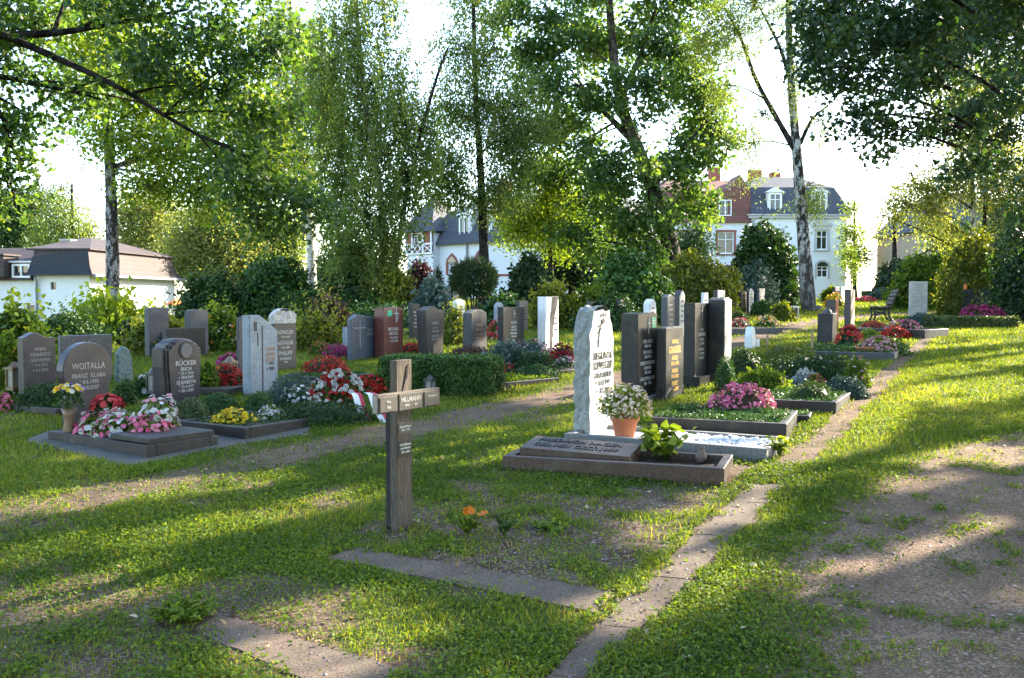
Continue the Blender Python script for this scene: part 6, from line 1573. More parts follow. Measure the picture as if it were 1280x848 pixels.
b = gp(607, 33)
T('airy_birch', 'tall thin-crowned tree with a bare dark stem in front of the red-trimmed villa', 'birches', b,
  [b, P(604, 290, 33), P(600, 200, 33), P(594, 100, 33), P(590, -80, 33)], 0.22, 0.05,
  [clump(*c, 33, 0, d) for *c, d in [(560, 200, 36, 50, 1), (640, 180, 46, 40, .9), (605, 130, 50, 50, .7), (562, 235, 30, 26, .8), (650, 130, 44, 40, .6), (625, 235, 46, 40, .9), (580, 60, 46, 50, .6), (655, 160, 50, 22, 1.2), (560, 130, 34, 40, .6), (620, 60, 40, 40, .4), (590, -20, 50, 40, .6)]],
  LM['birch'], BARK_DARK, leaf=0.15, per=300, tips=34, sig=0.24, weep=0.6, dmul=6)

b = gp(690, 38)
T('ash_tree', 'yellow-green young tree between the bare-stemmed birch and the big oak', 'broadleaf trees', b,
  [b, P(688, 320, 38), P(684, 260, 38), P(680, 190, 38)], 0.13, 0.04,
  [clump(*c, 38) for c in [(680, 250, 44, 44), (655, 285, 36, 36), (700, 290, 36, 40), (690, 215, 36, 30), (640, 265, 22, 28)]],
  LM['maple'], BARK_DARK, leaf=0.16, per=330, tips=20, sig=0.3)

b = gp(842, 36)
T('oak_tree', 'big lobed-leaf oak with a leaning trunk and an open crown against the bright sky', 'oaks', b,
  [b, P(838, 310, 36), P(822, 255, 36), P(795, 180, 36), P(775, 125, 36), P(765, 50, 36), P(758, -60, 36)], 0.42, 0.12,
  [clump(*c, 36, dy) for *c, dy in [(700, 40, 50, 36, 0), (760, 55, 54, 46, 1.5), (825, 45, 46, 40, 0), (685, 110, 36, 28, -1), (735, 140, 42, 34, 0), (800, 115, 46, 36, -1.5), (860, 90, 40, 46, 0), (880, 165, 36, 34, 1), (715, 195, 40, 26, 0), (775, 205, 50, 36, -2), (845, 205, 42, 34, 0), (898, 185, 20, 30, 0), (735, 250, 46, 30, 1), (795, 265, 50, 36, -1), (848, 250, 28, 26, 0), (882, 262, 10, 34, 0), (720, 300, 34, 26, 0), (770, 310, 44, 28, 1), (640, 15, 36, 26, 0), (655, 62, 22, 20, 0), (760, -30, 90, 40, 0), (850, -10, 60, 40, 0), (805, 320, 26, 20, -1), (665, 95, 30, 30, 0), (690, 160, 30, 30, 1), (893, 130, 26, 30, 0), (680, 220, 30, 26, 1)]],
  LM['oak'], BARK_OAK, leaf=0.27, per=400, tips=64, sig=0.3, shape='oak', dmul=1.75,
  limbs=[([P(795, 180, 36), P(760, 145, 36), P(725, 105, 35.5)], 0.16, 0.05), ([P(775, 125, 36), P(800, 70, 36), P(820, 10, 36)], 0.15, 0.05), ([P(815, 235, 36), P(850, 190, 36), P(885, 150, 36)], 0.13, 0.04)])

b = gp(1012, 33.5)
T('birch_tree', 'tall forked birch with black-marked white bark rising from the lawn before the grey-roofed house', 'birches', b,
  [b, P(1010, 375, 33.5), P(1003, 280, 33.5), P(996, 190, 33.5), P(988, 90, 33.5), P(984, -90, 33.5)], 0.33, 0.09,
  [clump(*c, 33.5, 0, d) for *c, d in [(915, 35, 44, 36, .9), (905, 105, 24, 30, .6), (950, 140, 24, 50, .35), (935, 180, 26, 40, .4), (940, 0, 50, 24, 1), (1010, 230, 22, 24, .6), (970, 215, 22, 26, .35), (885, 30, 30, 36, 1), (1000, 20, 30, 40, .4), (960, -60, 70, 40, 1), (1020, 250, 14, 16, .7), (1000, 90, 40, 40, .5), (1025, 150, 26, 30, .5)]],
  LM['birch'], BARK_BIRCH, leaf=0.10, per=330, tips=40, sig=0.12, weep=1.3, cull=True, dmul=9,
  limbs=[([P(998, 195, 33.5), P(975, 155, 33.5), P(945, 100, 33.5), P(925, 45, 33.5), P(905, 10, 33.5)], 0.12, 0.03),
         ([P(1000, 180, 33.5), P(1015, 150, 33.5), P(1035, 132, 33.5)], 0.08, 0.03),
         ([P(990, 110, 33.5), P(975, 60, 33.5), P(950, 10, 33.5)], 0.09, 0.03)], trunk_k=14)

# overhanging oak at the left, its trunk outside the picture
b = np.array([-9.0, 7.6, Hs(-9, 7.6)])
T('oak_tree', 'oak reaching long dark limbs over the graves from beside the low white house', 'oaks', b,
  [b, b + [0.1, 0, 2.2], b + [0.3, .3, 4.5], b + [0.4, 0.4, 7], b + [0.3, 0.3, 9.5]], 0.36, 0.14,
  [clump(*c) for c in [(50, 30, 70, 34, 9.5), (150, 20, 70, 40, 9), (250, 40, 70, 44, 9.2), (335, 60, 50, 56, 9.4), (180, 90, 70, 34, 9), (285, 115, 50, 36, 9.2), (335, 150, 46, 40, 9.6), (235, 150, 30, 18, 9.4), (315, 205, 54, 34, 9.3), (365, 245, 48, 36, 9.5), (400, 270, 26, 24, 9.6), (300, 255, 44, 22, 9.4), (330, 290, 30, 18, 9.5),
    (30, 90, 50, 26, 9.3), (105, 110, 40, 34, 9.4), (15, 165, 26, 34, 9), (10, 235, 30, 34, 9), (-40, 120, 60, 60, 9), (-60, 20, 80, 60, 9), (100, -60, 90, 50, 9.3), (260, -50, 90, 50, 9.2), (40, 150, 40, 18, 9.4), (30, 205, 22, 16, 9), (-30, 250, 40, 40, 9), (-200, 60, 120, 90, 8.6), (-260, 200, 120, 80, 8)]],
  LM['oak'], BARK_DARK, leaf=0.1, per=620, tips=38, sig=0.12, shape='oak', twig_r=0.006, dmul=5.8,
  limbs=[([b + [.2, .1, 3.2], P(-250, 40, 8.6), P(-60, 45, 9), P(60, 42, 9.2), P(130, 32, 9.2), P(235, 12, 9.3)], 0.07, 0.012),
         ([b + [.15, .1, 2.9], P(-250, 0, 8.4), P(-40, 30, 8.8), P(60, 68, 9), P(150, 110, 9.1), P(240, 165, 9.2), P(330, 205, 9.3)], 0.06, 0.007),
         ([b + [.1, 0, 2.5], P(-200, 100, 8.8), P(-40, 92, 9), P(60, 108, 9.2), P(130, 125, 9.2)], 0.05, 0.01),
         ([P(-40, 92, 9), P(5, 150, 9), P(8, 200, 9), P(20, 260, 9)], 0.03, 0.008)])

# dark oak at the right, its trunk outside the picture; it shades most of the foreground
b = np.array([14.2, 13.2, Hs(14.2, 13.2)])
wc = lambda x, y, z, r, d=1.0: (np.array([x, y, z], float), np.array([r, r, r * 0.75]), d)
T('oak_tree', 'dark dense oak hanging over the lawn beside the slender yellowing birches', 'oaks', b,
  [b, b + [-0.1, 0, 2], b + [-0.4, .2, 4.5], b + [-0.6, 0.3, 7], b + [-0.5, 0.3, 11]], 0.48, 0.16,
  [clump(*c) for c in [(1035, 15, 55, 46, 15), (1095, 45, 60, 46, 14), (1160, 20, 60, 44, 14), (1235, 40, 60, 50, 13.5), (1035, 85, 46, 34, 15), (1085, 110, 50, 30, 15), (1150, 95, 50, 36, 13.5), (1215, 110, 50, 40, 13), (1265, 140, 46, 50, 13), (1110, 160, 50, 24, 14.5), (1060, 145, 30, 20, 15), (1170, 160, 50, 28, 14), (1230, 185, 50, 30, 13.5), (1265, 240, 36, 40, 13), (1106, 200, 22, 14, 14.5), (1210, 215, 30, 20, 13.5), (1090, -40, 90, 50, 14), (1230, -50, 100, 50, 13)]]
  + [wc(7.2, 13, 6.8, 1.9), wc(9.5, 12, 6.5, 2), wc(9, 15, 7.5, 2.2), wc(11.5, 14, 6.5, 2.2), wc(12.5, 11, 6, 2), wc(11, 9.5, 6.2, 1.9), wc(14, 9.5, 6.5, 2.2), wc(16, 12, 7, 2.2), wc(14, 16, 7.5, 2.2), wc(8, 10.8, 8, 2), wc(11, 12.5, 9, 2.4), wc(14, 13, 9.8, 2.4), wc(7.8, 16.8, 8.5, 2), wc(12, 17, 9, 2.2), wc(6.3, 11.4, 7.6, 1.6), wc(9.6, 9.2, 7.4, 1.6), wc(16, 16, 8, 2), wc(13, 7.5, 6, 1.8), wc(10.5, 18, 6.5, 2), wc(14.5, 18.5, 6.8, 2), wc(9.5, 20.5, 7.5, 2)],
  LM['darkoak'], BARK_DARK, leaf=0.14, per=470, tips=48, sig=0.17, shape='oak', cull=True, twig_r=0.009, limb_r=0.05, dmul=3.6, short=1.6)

# two more shade trees of the same row, to the right of the camera
for i, (x, y, lab) in enumerate([(8.6, 5.2, 'broad oak standing at the edge of the gravel path, its crown outside the view'), (13.0, 24.5, 'leafy oak rising behind the yellow-leaved bushes at the bench side of the lawn')]):
    b = np.array([x, y, Hs(x, y)]); s = 1.0 if i == 0 else 1.15
    if i == 1: b[0] = 19.0; 
    ex = [] if i == 0 else [clump(*c, 25) for c in [(1060, 20, 50, 40), (1100, 70, 46, 36), (1140, 115, 46, 34), (1180, 60, 50, 40), (1190, 140, 46, 34), (1235, 100, 46, 44), (1250, 170, 46, 44), (1275, 240, 36, 50), (1215, 20, 60, 40), (1110, 140, 40, 26), (1225, 215, 36, 24), (1150, 165, 36, 20), (1060, 110, 36, 26), (1020, 60, 30, 30), (1280, 300, 30, 30)]]
    T('oak_tree', lab, 'oaks', b, [b, b + [0.1, 0, 2], b + [0.1, .2, 4.2], b + [0.2, 0.1, 8]], 0.36, 0.12,
      [(b + np.array(q) * s, np.array([1.7, 1.7, 1.2]) * s, 1.0) for q in [(-1.6, 0, 4.2), (1.5, .4, 4.4), (0, 1.6, 4.6), (0, -1.6, 4.4), (-2.2, 1.2, 5.6), (1.8, -1.2, 5.8), (0, 0, 6), (-1.4, -1.4, 6.4), (1, 1.6, 6.8), (0, 0, 8), (2.6, 1.6, 5.2), (-2.6, -1, 5)]] + ex,
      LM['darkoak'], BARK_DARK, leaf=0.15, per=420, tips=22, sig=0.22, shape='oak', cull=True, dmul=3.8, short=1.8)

# a tall oak further up the same row; late in the day its shadow lies over the graves of the left group
b = np.array([20.5, 31.0, Hs(20.5, 31.0)])
T('oak_tree', 'tall dark oak beyond the lawn, its crown high above the magenta flower bed', 'oaks', b, [b, b + [0, 0, 4], b + [-.2, .3, 9], b + [0, .2, 16]], 0.5, 0.14,
  [(b + np.array(q), np.array([2.3, 2.3, 1.8]), 1.0) for q in [(-2.6, 0, 8), (2.4, .5, 8.4), (0, 2.6, 9), (0, -2.6, 8.6), (-3.2, 1.8, 10.6), (-3, -2.2, 10.8), (2, -2, 11), (0, 0, 11.5), (-1.8, 0, 13), (-4.4, 0, 12.6), (1.4, 2, 13.4), (-1, -2.4, 14), (-2.4, 2.4, 14.6), (0, 0, 16), (-2.6, -.6, 16.2), (-5, 2.6, 9.6), (-5, -2.4, 9.2), (-1, 4.4, 11.6), (-3.6, 4.2, 13), (-.6, -4.4, 12.2), (2, 4, 9.5)]],
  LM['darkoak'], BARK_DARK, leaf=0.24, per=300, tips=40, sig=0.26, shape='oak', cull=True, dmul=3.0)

# yellowing birches at the right
b = gp(1218, 38)
T('birch_tree', 'pale twin-stemmed birch with yellow-green hanging leaves behind the dark broad gravestone', 'birches', b,
  [b, P(1218, 330, 38), P(1217, 270, 38), P(1213, 180, 38), P(1208, 40, 38)], 0.15, 0.06,
  [clump(*c, 38) for c in [(1140, 228, 30, 18), (1175, 220, 36, 24), (1215, 215, 42, 26), (1255, 235, 36, 30), (1120, 250, 22, 12), (1102, 268, 12, 10), (1165, 262, 26, 16), (1265, 270, 30, 24), (1190, 285, 20, 14), (1250, 300, 24, 14), (1230, 170, 60, 36), (1290, 220, 40, 50), (1215, 100, 60, 50)]],
  LM['paleash'], BARK_PALE, leaf=0.15, per=420, tips=22, sig=0.16, weep=1.3, dmul=4.2,
  limbs=[([gp(1228, 38), P(1230, 330, 38), P(1231, 270, 38), P(1234, 200, 38)], 0.13, 0.05)])

# unseen oaks added behind the viewer to shade the faces turned to the camera
for i, (x, y, lab) in enumerate([(-7.5, -7.0, 'broad oak on the lawn behind the viewer'), (1.5, -11.0, 'second oak of the grove behind the viewer, by the path'), (9.0, -6.5, 'third oak of the grove behind the viewer, beyond the gravel')]):
    b = np.array([x, y, Hs(x, y)])
    T('oak_tree', lab, 'oaks', b, [b, b + [0.1, 0, 2], b + [0.1, .2, 4.2], b + [0.2, 0.1, 9]], 0.36, 0.12,
      [(b + np.array(q), np.array([2.2, 2.2, 1.7]), 1.0) for q in [(-2.6, 0, 4.2), (2.5, .4, 4.4), (0, 1.6, 3.8), (0, -1.6, 4.4), (-2.2, 1.2, 6.6), (1.8, -1.2, 6.8), (0, 0, 6), (-1.4, -1.4, 8.4), (1, 1.6, 8.8), (0, 0, 10), (3.6, 1.6, 6.2), (-3.6, -1, 6)]],
      LM['darkoak'], BARK_DARK, leaf=0.34, per=60, tips=16, sig=0.35, shape='rhomb')

# background trees
def far_tree(px, Y, top, clumps, mat, label, name='broadleaf_tree', leaf=0.22, per=200, sig=0.4, r=0.2, weep=0, grp='trees behind the cemetery', shape='rhomb', bk=None, tips=20, cull=False, dm=5.5):
    b = gp(px, Y)
    T(name, label, grp, b, [b, b + (P(px, top, Y) - b) * 0.5, P(px, top, Y)], r, 0.05,
      [clump(*c, Y) for c in clumps], mat, bk or BARK_DARK, leaf=leaf, per=per, tips=tips, sig=sig, weep=weep, shape=shape, cull=cull, dmul=dm)
far_tree(90, 52, 230, [(90, 265, 34, 30), (60, 280, 30, 30), (110, 290, 24, 26), (80, 310, 40, 26), (75, 235, 22, 16)], LM['birch'], 'willow with drooping grey-green twigs over the roof of the low white house', 'willow_tree', 0.2, 190, 0.2, weep=2.6)
far_tree(25, 55, 240, [(20, 265, 34, 26), (35, 290, 34, 20), (0, 290, 40, 30), (45, 250, 24, 16), (-40, 260, 50, 50)], LM['yew'], 'dark green tree behind the chimney of the low white house', per=260)
far_tree(190, 50, 240, [(180, 285, 34, 34), (200, 260, 30, 24), (215, 310, 36, 36), (165, 265, 22, 24), (160, 310, 26, 26)], LM['paleash'], 'airy grey-green tree beside the gable of the low white house', per=220)
far_tree(265, 46, 250, [(255, 290, 40, 36), (285, 275, 34, 30), (300, 315, 36, 36), (240, 320, 34, 30), (270, 340, 50, 30)], LM['paleash'], 'sunlit yellow-green tree behind the dark bushy shrub', per=260)
far_tree(335, 48, 250, [(335, 290, 30, 36), (355, 320, 30, 40), (318, 320, 26, 36), (340, 345, 40, 24), (365, 285, 20, 26)], LM['birch'], 'mid-green tree just to one side of the pale-trunked birch', per=280)
far_tree(430, 44, 290, [(430, 330, 30, 30), (415, 350, 26, 24), (450, 350, 30, 22), (440, 375, 46, 14)], LM['conifer'], 'dark spruce filling the gap behind the weeping birch', 'spruce_tree', 0.2, 420, 0.3)
far_tree(715, 47, 240, [(715, 280, 24, 34), (705, 320, 30, 30), (735, 330, 30, 30), (745, 285, 20, 30), (690, 345, 24, 20)], LM['conifer'], 'dark conifer behind the lower limbs of the big oak', 'spruce_tree', 0.2, 380, 0.3)
far_tree(800, 50, 290, [(780, 340, 40, 26), (830, 345, 40, 26), (860, 330, 26, 36), (870, 300, 14, 26), (740, 355, 40, 20)], LM['yew'], 'low spreading tree closing the view below the big oak', per=300)
far_tree(1068, 72, 250, [(1066, 290, 12, 22), (1070, 320, 16, 26), (1066, 262, 8, 14)], LM['birch'], 'slim green tree at the corner of the grey-roofed house', per=120, leaf=0.28)
far_tree(1118, 45, 255, [(1190, 300, 26, 22), (1230, 310, 40, 26), (1270, 310, 40, 40)], LM['darkoak'], 'dark tree mass behind the yellowing twin birches', per=260)
b = gp(1064, 47)
T('sapling', 'young staked sapling with a small light green crown beside the far hedge', None, b, [b, P(1064, 345, 47), P(1063, 320, 47)], 0.04, 0.02,
  [clump(*c, 47) for c in [(1064, 335, 12, 14), (1062, 318, 9, 12), (1068, 348, 10, 8)]], LM['lush'], BARK_OAK, leaf=0.13, per=260, tips=14, sig=0.2)
# ------------------------------------------------------------------ ground, paths, grass
PATH_C = np.array([G(*q)[:2] for q in [(-160, 690), (20, 642), (180, 610), (400, 562), (560, 527), (640, 510), (720, 492), (775, 476), (850, 449), (930, 426), (1010, 405), (1100, 394), (1240, 389)]])
PATH_C = smooth_path(PATH_C, 80)
def dist_path(x, y, pth):
    d = np.full(np.shape(x), 1e9)
    for i in range(len(pth) - 1):
        a, b = pth[i], pth[i + 1]; ab = b - a; t = np.clip(((x - a[0]) * ab[0] + (y - a[1]) * ab[1]) / (ab @ ab), 0, 1)
        d = np.minimum(d, np.hypot(x - a[0] - t * ab[0], y - a[1] - t * ab[1]))
    return d
def wpoly(px): return [tuple(G(*q)[:2]) for q in px]
GRAVEL_L = smooth_path(np.array([G(*q)[:2] for q in [(1010, 875), (992, 848), (955, 770), (945, 720), (975, 675), (1060, 622), (1110, 592), (1180, 562), (1290, 532), (1420, 505)]]), 60)
GRAVEL_R = GRAVEL_L + np.array([3.6, -1.4])
gravel_poly = [tuple(p) for p in GRAVEL_L] + [tuple(p) for p in GRAVEL_R[::-1]]
PLOT = wpoly([(520, 612), (560, 600), (900, 618), (870, 650), (765, 738), (640, 735), (425, 690), (440, 665)])
STRIP = [(G(*a)[:2], G(*b)[:2]) for a, b in [((660, 880), (722, 880)), ((694, 836), (742, 840)), ((775, 757), (828, 762)), ((846, 690), (895, 693)), ((908, 634), (952, 637)), ((942, 606), (980, 606))]]
STRIP2 = [(G(*a)[:2], G(*b)[:2]) for a, b in [((968, 582), (1008, 582)), ((1012, 548), (1054, 545)), ((1042, 520), (1078, 515)), ((1064, 500), (1100, 494)), ((1095, 470), (1123, 466)), ((1130, 442), (1150, 440)), ((1158, 420), (1174, 418))]]
strip_poly = [tuple(a) for a, _ in STRIP] + [tuple(b) for _, b in STRIP[::-1]]
strip2_poly = [tuple(a) for a, _ in STRIP2] + [tuple(b) for _, b in STRIP2[::-1]]
SLAB1 = wpoly([(408, 700), (440, 686), (766, 742), (742, 768)])
SLAB2 = wpoly([(238, 788), (275, 770), (500, 838), (440, 880)])
APRON = wpoly([(28, 552), (60, 540), (280, 530), (392, 528), (382, 545), (300, 556), (160, 584)])
GRAVES = [wpoly(q) for q in [[(628, 588), (905, 609), (940, 585), (700, 556)], [(705, 551), (958, 578), (974, 553), (760, 535)], [(812, 541), (983, 552), (1006, 524), (850, 505)], [(985, 447), (1118, 452), (1135, 437), (1020, 434)], [(1060, 419), (1156, 424), (1166, 411), (1080, 408)],
          [(905, 510), (1045, 518), (1068, 495), (940, 480)], [(216, 537), (306, 551), (382, 530), (280, 505)], [(14, 515), (70, 522), (118, 500), (30, 490)]]]

def grass_density(x, y):
    n1 = fbm(x * .9, y * .9, 21); n2 = fbm(x * 3.1, y * 3.1, 33); n3 = fbm(x * 7, y * 7, 41, 2)
    d = np.ones(np.shape(x)) * 0.98
    near = 1 - sstep(9, 13, y)                      # worn, patchy turf close by
    patch = sstep(.38, .56, .5 * n1 + .3 * n2 + .2 * n3)
    left_near = near * (1 - sstep(-.2, .9, x - .47 * (y - 4)))
    d = d * (1 - left_near * (1 - (.3 + .7 * patch)))
    # middle path: worn strip
    dp = dist_path(x, y, PATH_C) + .35 * (n2 - .5) + .2 * (n3 - .5)
    wear = 1 - sstep(.12, .55, dp)
    d = d * (1 - wear * (.76 + .24 * sstep(9, 11, y)))
    # bare plot
    ip = inpoly(x + .12 * (n3 - .5), y + .12 * (n3 - .5), PLOT)
    d = np.where(ip, d * (.3 + .7 * sstep(.4, .58, .5 * n2 + .5 * n3)), d)
    ig = inpoly(x + .25 * (n2 - .5) + .15 * (n3 - .5), y + .25 * (n2 - .5) + .15 * (n3 - .5), gravel_poly)
    edge = dist_path(x, y, GRAVEL_L[::3]) + .5 * (n2 - .5) + .3 * (n3 - .5)
    inner = .02 + .75 * sstep(.5, .64, .35 * n1 + .3 * n2 + .35 * n3)
    d = np.where(ig, np.maximum(inner, .85 * (1 - sstep(.0, .26, edge))), d)
    for pl, j, q in ((strip_poly, .09, .03), (strip2_poly, .1, .06), (SLAB1, .09, .03), (SLAB2, .1, .04), (APRON, .05, .02)):
        i_ = inpoly(x + j * (n3 - .5) * 2, y + j * (n2 - .5) * 2, pl); d = np.where(i_, q, d)
    for gpoly in GRAVES: d = np.where(inpoly(x, y, gpoly), 0, d)
    return np.clip(d, 0, 1)

def ground_material():
    m, nt, out = newmat('ground_turf'); p = nt.nodes.new('ShaderNodeBsdfPrincipled'); p.inputs['Roughness'].default_value = .95; p.inputs['Specular IOR Level'].default_value = .1
    tc = nt.nodes.new('ShaderNodeTexCoord').outputs['Object']
    at = nt.nodes.new('ShaderNodeAttribute'); at.attribute_name = 'turf'
    n1 = noise_node(nt, tc, 5, 8, .7); r1 = _ramp(nt, [(.3, (.06, .038, .024)), (.55, (.12, .08, .052)), (.75, (.185, .13, .088))]); nt.links.new(n1.outputs['Fac'], r1.inputs['Fac'])
    v = nt.nodes.new('ShaderNodeTexVoronoi'); v.inputs['Scale'].default_value = 75; nt.links.new(tc, v.inputs['Vector'])
    sep = nt.nodes.new('ShaderNodeSeparateColor'); nt.links.new(v.outputs['Color'], sep.inputs[0])
    mr = nt.nodes.new('ShaderNodeMapRange'); mr.inputs['From Min'].default_value = .72; mr.inputs['From Max'].default_value = .8; mr.inputs['To Max'].default_value = .7; nt.links.new(sep.outputs[0], mr.inputs['Value'])
    soil = mixc(nt, r1.outputs['Color'], (.26, .21, .17), mr.outputs['Result'])
    n2 = noise_node(nt, tc, 9, 6, .7); r2 = _ramp(nt, [(.3, (.045, .065, .016)), (.6, (.075, .10, .022)), (.8, (.12, .12, .04))]); nt.links.new(n2.outputs['Fac'], r2.inputs['Fac'])
    n3 = noise_node(nt, tc, 22, 4, .7)
    ad = nt.nodes.new('ShaderNodeMath'); ad.operation = 'MULTIPLY_ADD'; nt.links.new(n3.outputs['Fac'], ad.inputs[0]); ad.inputs[1].default_value = .9; nt.links.new(at.outputs['Fac'], ad.inputs[2])
    mr2 = nt.nodes.new('ShaderNodeMapRange'); mr2.inputs['From Min'].default_value = .75; mr2.inputs['From Max'].default_value = 1.35; nt.links.new(ad.outputs[0], mr2.inputs['Value'])
    nt.links.new(mixc(nt, soil, r2.outputs['Color'], mr2.outputs['Result']), p.inputs['Base Color'])
    nb = noise_node(nt, tc, 30, 6, .7); nt.links.new(bump_node(nt, nb.outputs['Fac'], .8, .025), p.inputs['Normal'])
    nt.links.new(p.outputs[0], out.inputs[0]); return m

def gravel_material(name, c1, c2, c3, moss=.25, sc=110):
    m, nt, out = newmat(name); p = nt.nodes.new('ShaderNodeBsdfPrincipled'); p.inputs['Roughness'].default_value = .92; p.inputs['Specular IOR Level'].default_value = .15
    tc = nt.nodes.new('ShaderNodeTexCoord').outputs['Object']
    v = nt.nodes.new('ShaderNodeTexVoronoi'); v.inputs['Scale'].default_value = sc; nt.links.new(tc, v.inputs['Vector'])
    sep = nt.nodes.new('ShaderNodeSeparateColor'); nt.links.new(v.outputs['Color'], sep.inputs[0])
    r = _ramp(nt, [(0, c1), (.5, c2), (.9, c3), (1, tuple(min(1, q * 1.5) for q in c3))]); nt.links.new(sep.outputs[0], r.inputs['Fac'])
    n = noise_node(nt, tc, 2.2, 7, .68); rr = _ramp(nt, [(.35, (0, 0, 0)), (.7, (1, 1, 1))]); nt.links.new(n.outputs['Fac'], rr.inputs['Fac'])
    col = mixc(nt, r.outputs['Color'], tuple(q * .62 for q in c2), rr.outputs['Color'])
    n2 = noise_node(nt, tc, 3.5, 7, .72); mr = nt.nodes.new('ShaderNodeMapRange'); mr.inputs['From Min'].default_value = .56; mr.inputs['From Max'].default_value = .7; mr.inputs['To Max'].default_value = moss; nt.links.new(n2.outputs['Fac'], mr.inputs['Value'])
    col = mixc(nt, col, (.05, .065, .022), mr.outputs['Result'])
    nt.links.new(col, p.inputs['Base Color'])
    nt.links.new(bump_node(nt, v.outputs['Distance'], .7, .012), p.inputs['Normal'])
    nt.links.new(p.outputs[0], out.inputs[0]); return m

GM = ground_material()
GRAV = gravel_material('gravel_pinkish', (.095, .06, .038), (.19, .125, .082), (.32, .228, .16), .5, 95)
TROD = gravel_material('trodden_earth', (.095, .063, .04), (.175, .12, .08), (.25, .18, .128), .6, 120)

# one ground sheet, fine where it is seen close
xs = np.unique(np.concatenate([np.linspace(-220, -40, 10), np.linspace(-40, -10, 31), np.linspace(-10, 10, 201), np.linspace(10, 40, 31), np.linspace(40, 220, 10)]))
ys = np.unique(np.concatenate([np.linspace(-60, 0, 8), np.linspace(0, 3, 7), np.linspace(3, 16, 131), np.linspace(16, 45, 59), np.linspace(45, 100, 12), np.linspace(100, 500, 9)]))
X, Y = np.meshgrid(xs, ys); nx, ny = len(xs), len(ys)
mb = MB(); i = np.arange(nx - 1)[None]; j = np.arange(ny - 1)[:, None] * nx
mb.add(np.c_[X.ravel(), Y.ravel(), H(X, Y).ravel()], np.stack([j + i, j + i + 1, j + i + nx + 1, j + i + nx], -1).reshape(-1, 4), 0, None, True)
g = mb.build('ground', GM); tag(g, 'sloping cemetery lawn with worn patches of bare earth', 'ground', None, 'structure')
at = g.data.attributes.new('turf', 'FLOAT', 'POINT')
dn = grass_density(X.ravel(), Y.ravel()); at.data.foreach_set('value', dn.astype(np.float32))

def sheet(name, label, left, right, mat, lift, nv=10, jit=.0, cat='path', kind='structure', sub=1):
    """a strip between two edge lines, draped on the ground."""
    L = np.asarray(left, float); R_ = np.asarray(right, float); n = len(L)
    t = np.linspace(0, 1, nv)
    if jit:
        nl = (fbm(np.arange(n) * .45, np.zeros(n), 5) - .5) * 2 * jit; nr = (fbm(np.arange(n) * .45, np.ones(n) * 9, 6) - .5) * 2 * jit
        w = R_ - L; ww = np.linalg.norm(w, axis=1, keepdims=True); L = L + w / ww * nl[:, None]; R_ = R_ + w / ww * nr[:, None]
    Pq = L[:, None] + (R_ - L)[:, None] * t[None, :, None]; Z = H(Pq[..., 0], Pq[..., 1]) + lift
    V = np.concatenate([Pq, Z[..., None]], -1).reshape(-1, 3)
    i = np.arange(nv - 1)[None]; j = np.arange(n - 1)[:, None] * nv
    q = np.stack([j + i, j + i + 1, j + i + nv + 1, j + i + nv], -1).reshape(-1, 4)
    e1 = V[1] - V[0]; e2 = V[nv] - V[0]
    if np.cross(e1, e2)[2] < 0: q = q[:, ::-1]
    mb = MB(); mb.add(V, q, 0, None, True); o = mb.build(name, mat); return tag(o, label, cat, None, kind)
sheet('gravel_path', 'pinkish gravel path with thin weeds running up along the row of graves', smooth_path(GRAVEL_L, 180), smooth_path(GRAVEL_R, 180), GRAV, .005, 30, .3)
pc = PATH_C; tg = np.gradient(pc, axis=0); tg /= np.linalg.norm(tg, axis=1, keepdims=True); nm = np.c_[-tg[:, 1], tg[:, 0]]
wdt = np.where(pc[:, 1] > 9, .4, .26)[:, None] * np.where(pc[:, 1] > 22, 1.5, 1)[:, None]
sheet('footpath', 'trodden earth footpath winding between the two groups of graves', pc + nm * wdt, pc - nm * wdt, TROD, .004, 8, .16)
def strip_lines(S, n): return smooth_path([s[0] for s in S], n), smooth_path([s[1] for s in S], n)
a, b = strip_lines(STRIP2, 50); sheet('edging_path', 'narrow earthy edging strip along the row of bordered graves', a, b, TROD, .0045, 6, .08)
# kerb slabs: separate flat stones end to end
KERBST = STN['slab']
def flat_slab(name, label, corners, lift, th=.05, grp=None, mat=None, kind=None):
    c = np.array(corners); ctr = c.mean(0); z = max(Hs(*q) for q in c) + lift; n = len(c)
    pts = []
    r = random.Random(int(abs(ctr[0] * 991 + ctr[1] * 313)))
    for q in range(n):
        p, s = c[q], c[(q + 1) % n]; m = max(2, int(np.linalg.norm(s - p) / .07))
        for k in range(m):
            v = p + (s - p) * k / m; pts.append(v + np.array([r.uniform(-.008, .008), r.uniform(-.008, .008)]))
    pts = np.array(pts) - ctr; area = np.sum(pts[:, 0] * np.roll(pts[:, 1], -1) - np.roll(pts[:, 0], -1) * pts[:, 1])
    if area < 0: pts = pts[::-1]
    ins = pts * .985; k = len(pts)
    zl = np.array([Hs(*(q + ctr)) for q in pts]) + lift - Hs(*ctr); zi = np.array([Hs(*(q + ctr)) for q in ins]) + lift - Hs(*ctr)
    V = np.concatenate([np.c_[pts, zl - th], np.c_[pts, zl - .006], np.c_[ins, zi]])
    i = np.arange(k); j = (i + 1) % k
    mb = MB(); mb.add(V, np.concatenate([np.stack([i, j, j + k, i + k], -1), np.stack([i + k, j + k, j + 2 * k, i + 2 * k], -1)])); mb.add(V[2 * k:], np.arange(k)[None])
    o = mb.build(name, mat or KERBST); o.location = (ctr[0], ctr[1], Hs(*ctr)); return tag(o, label, 'paving slab', grp, kind)
a, b = strip_lines(STRIP, 43)
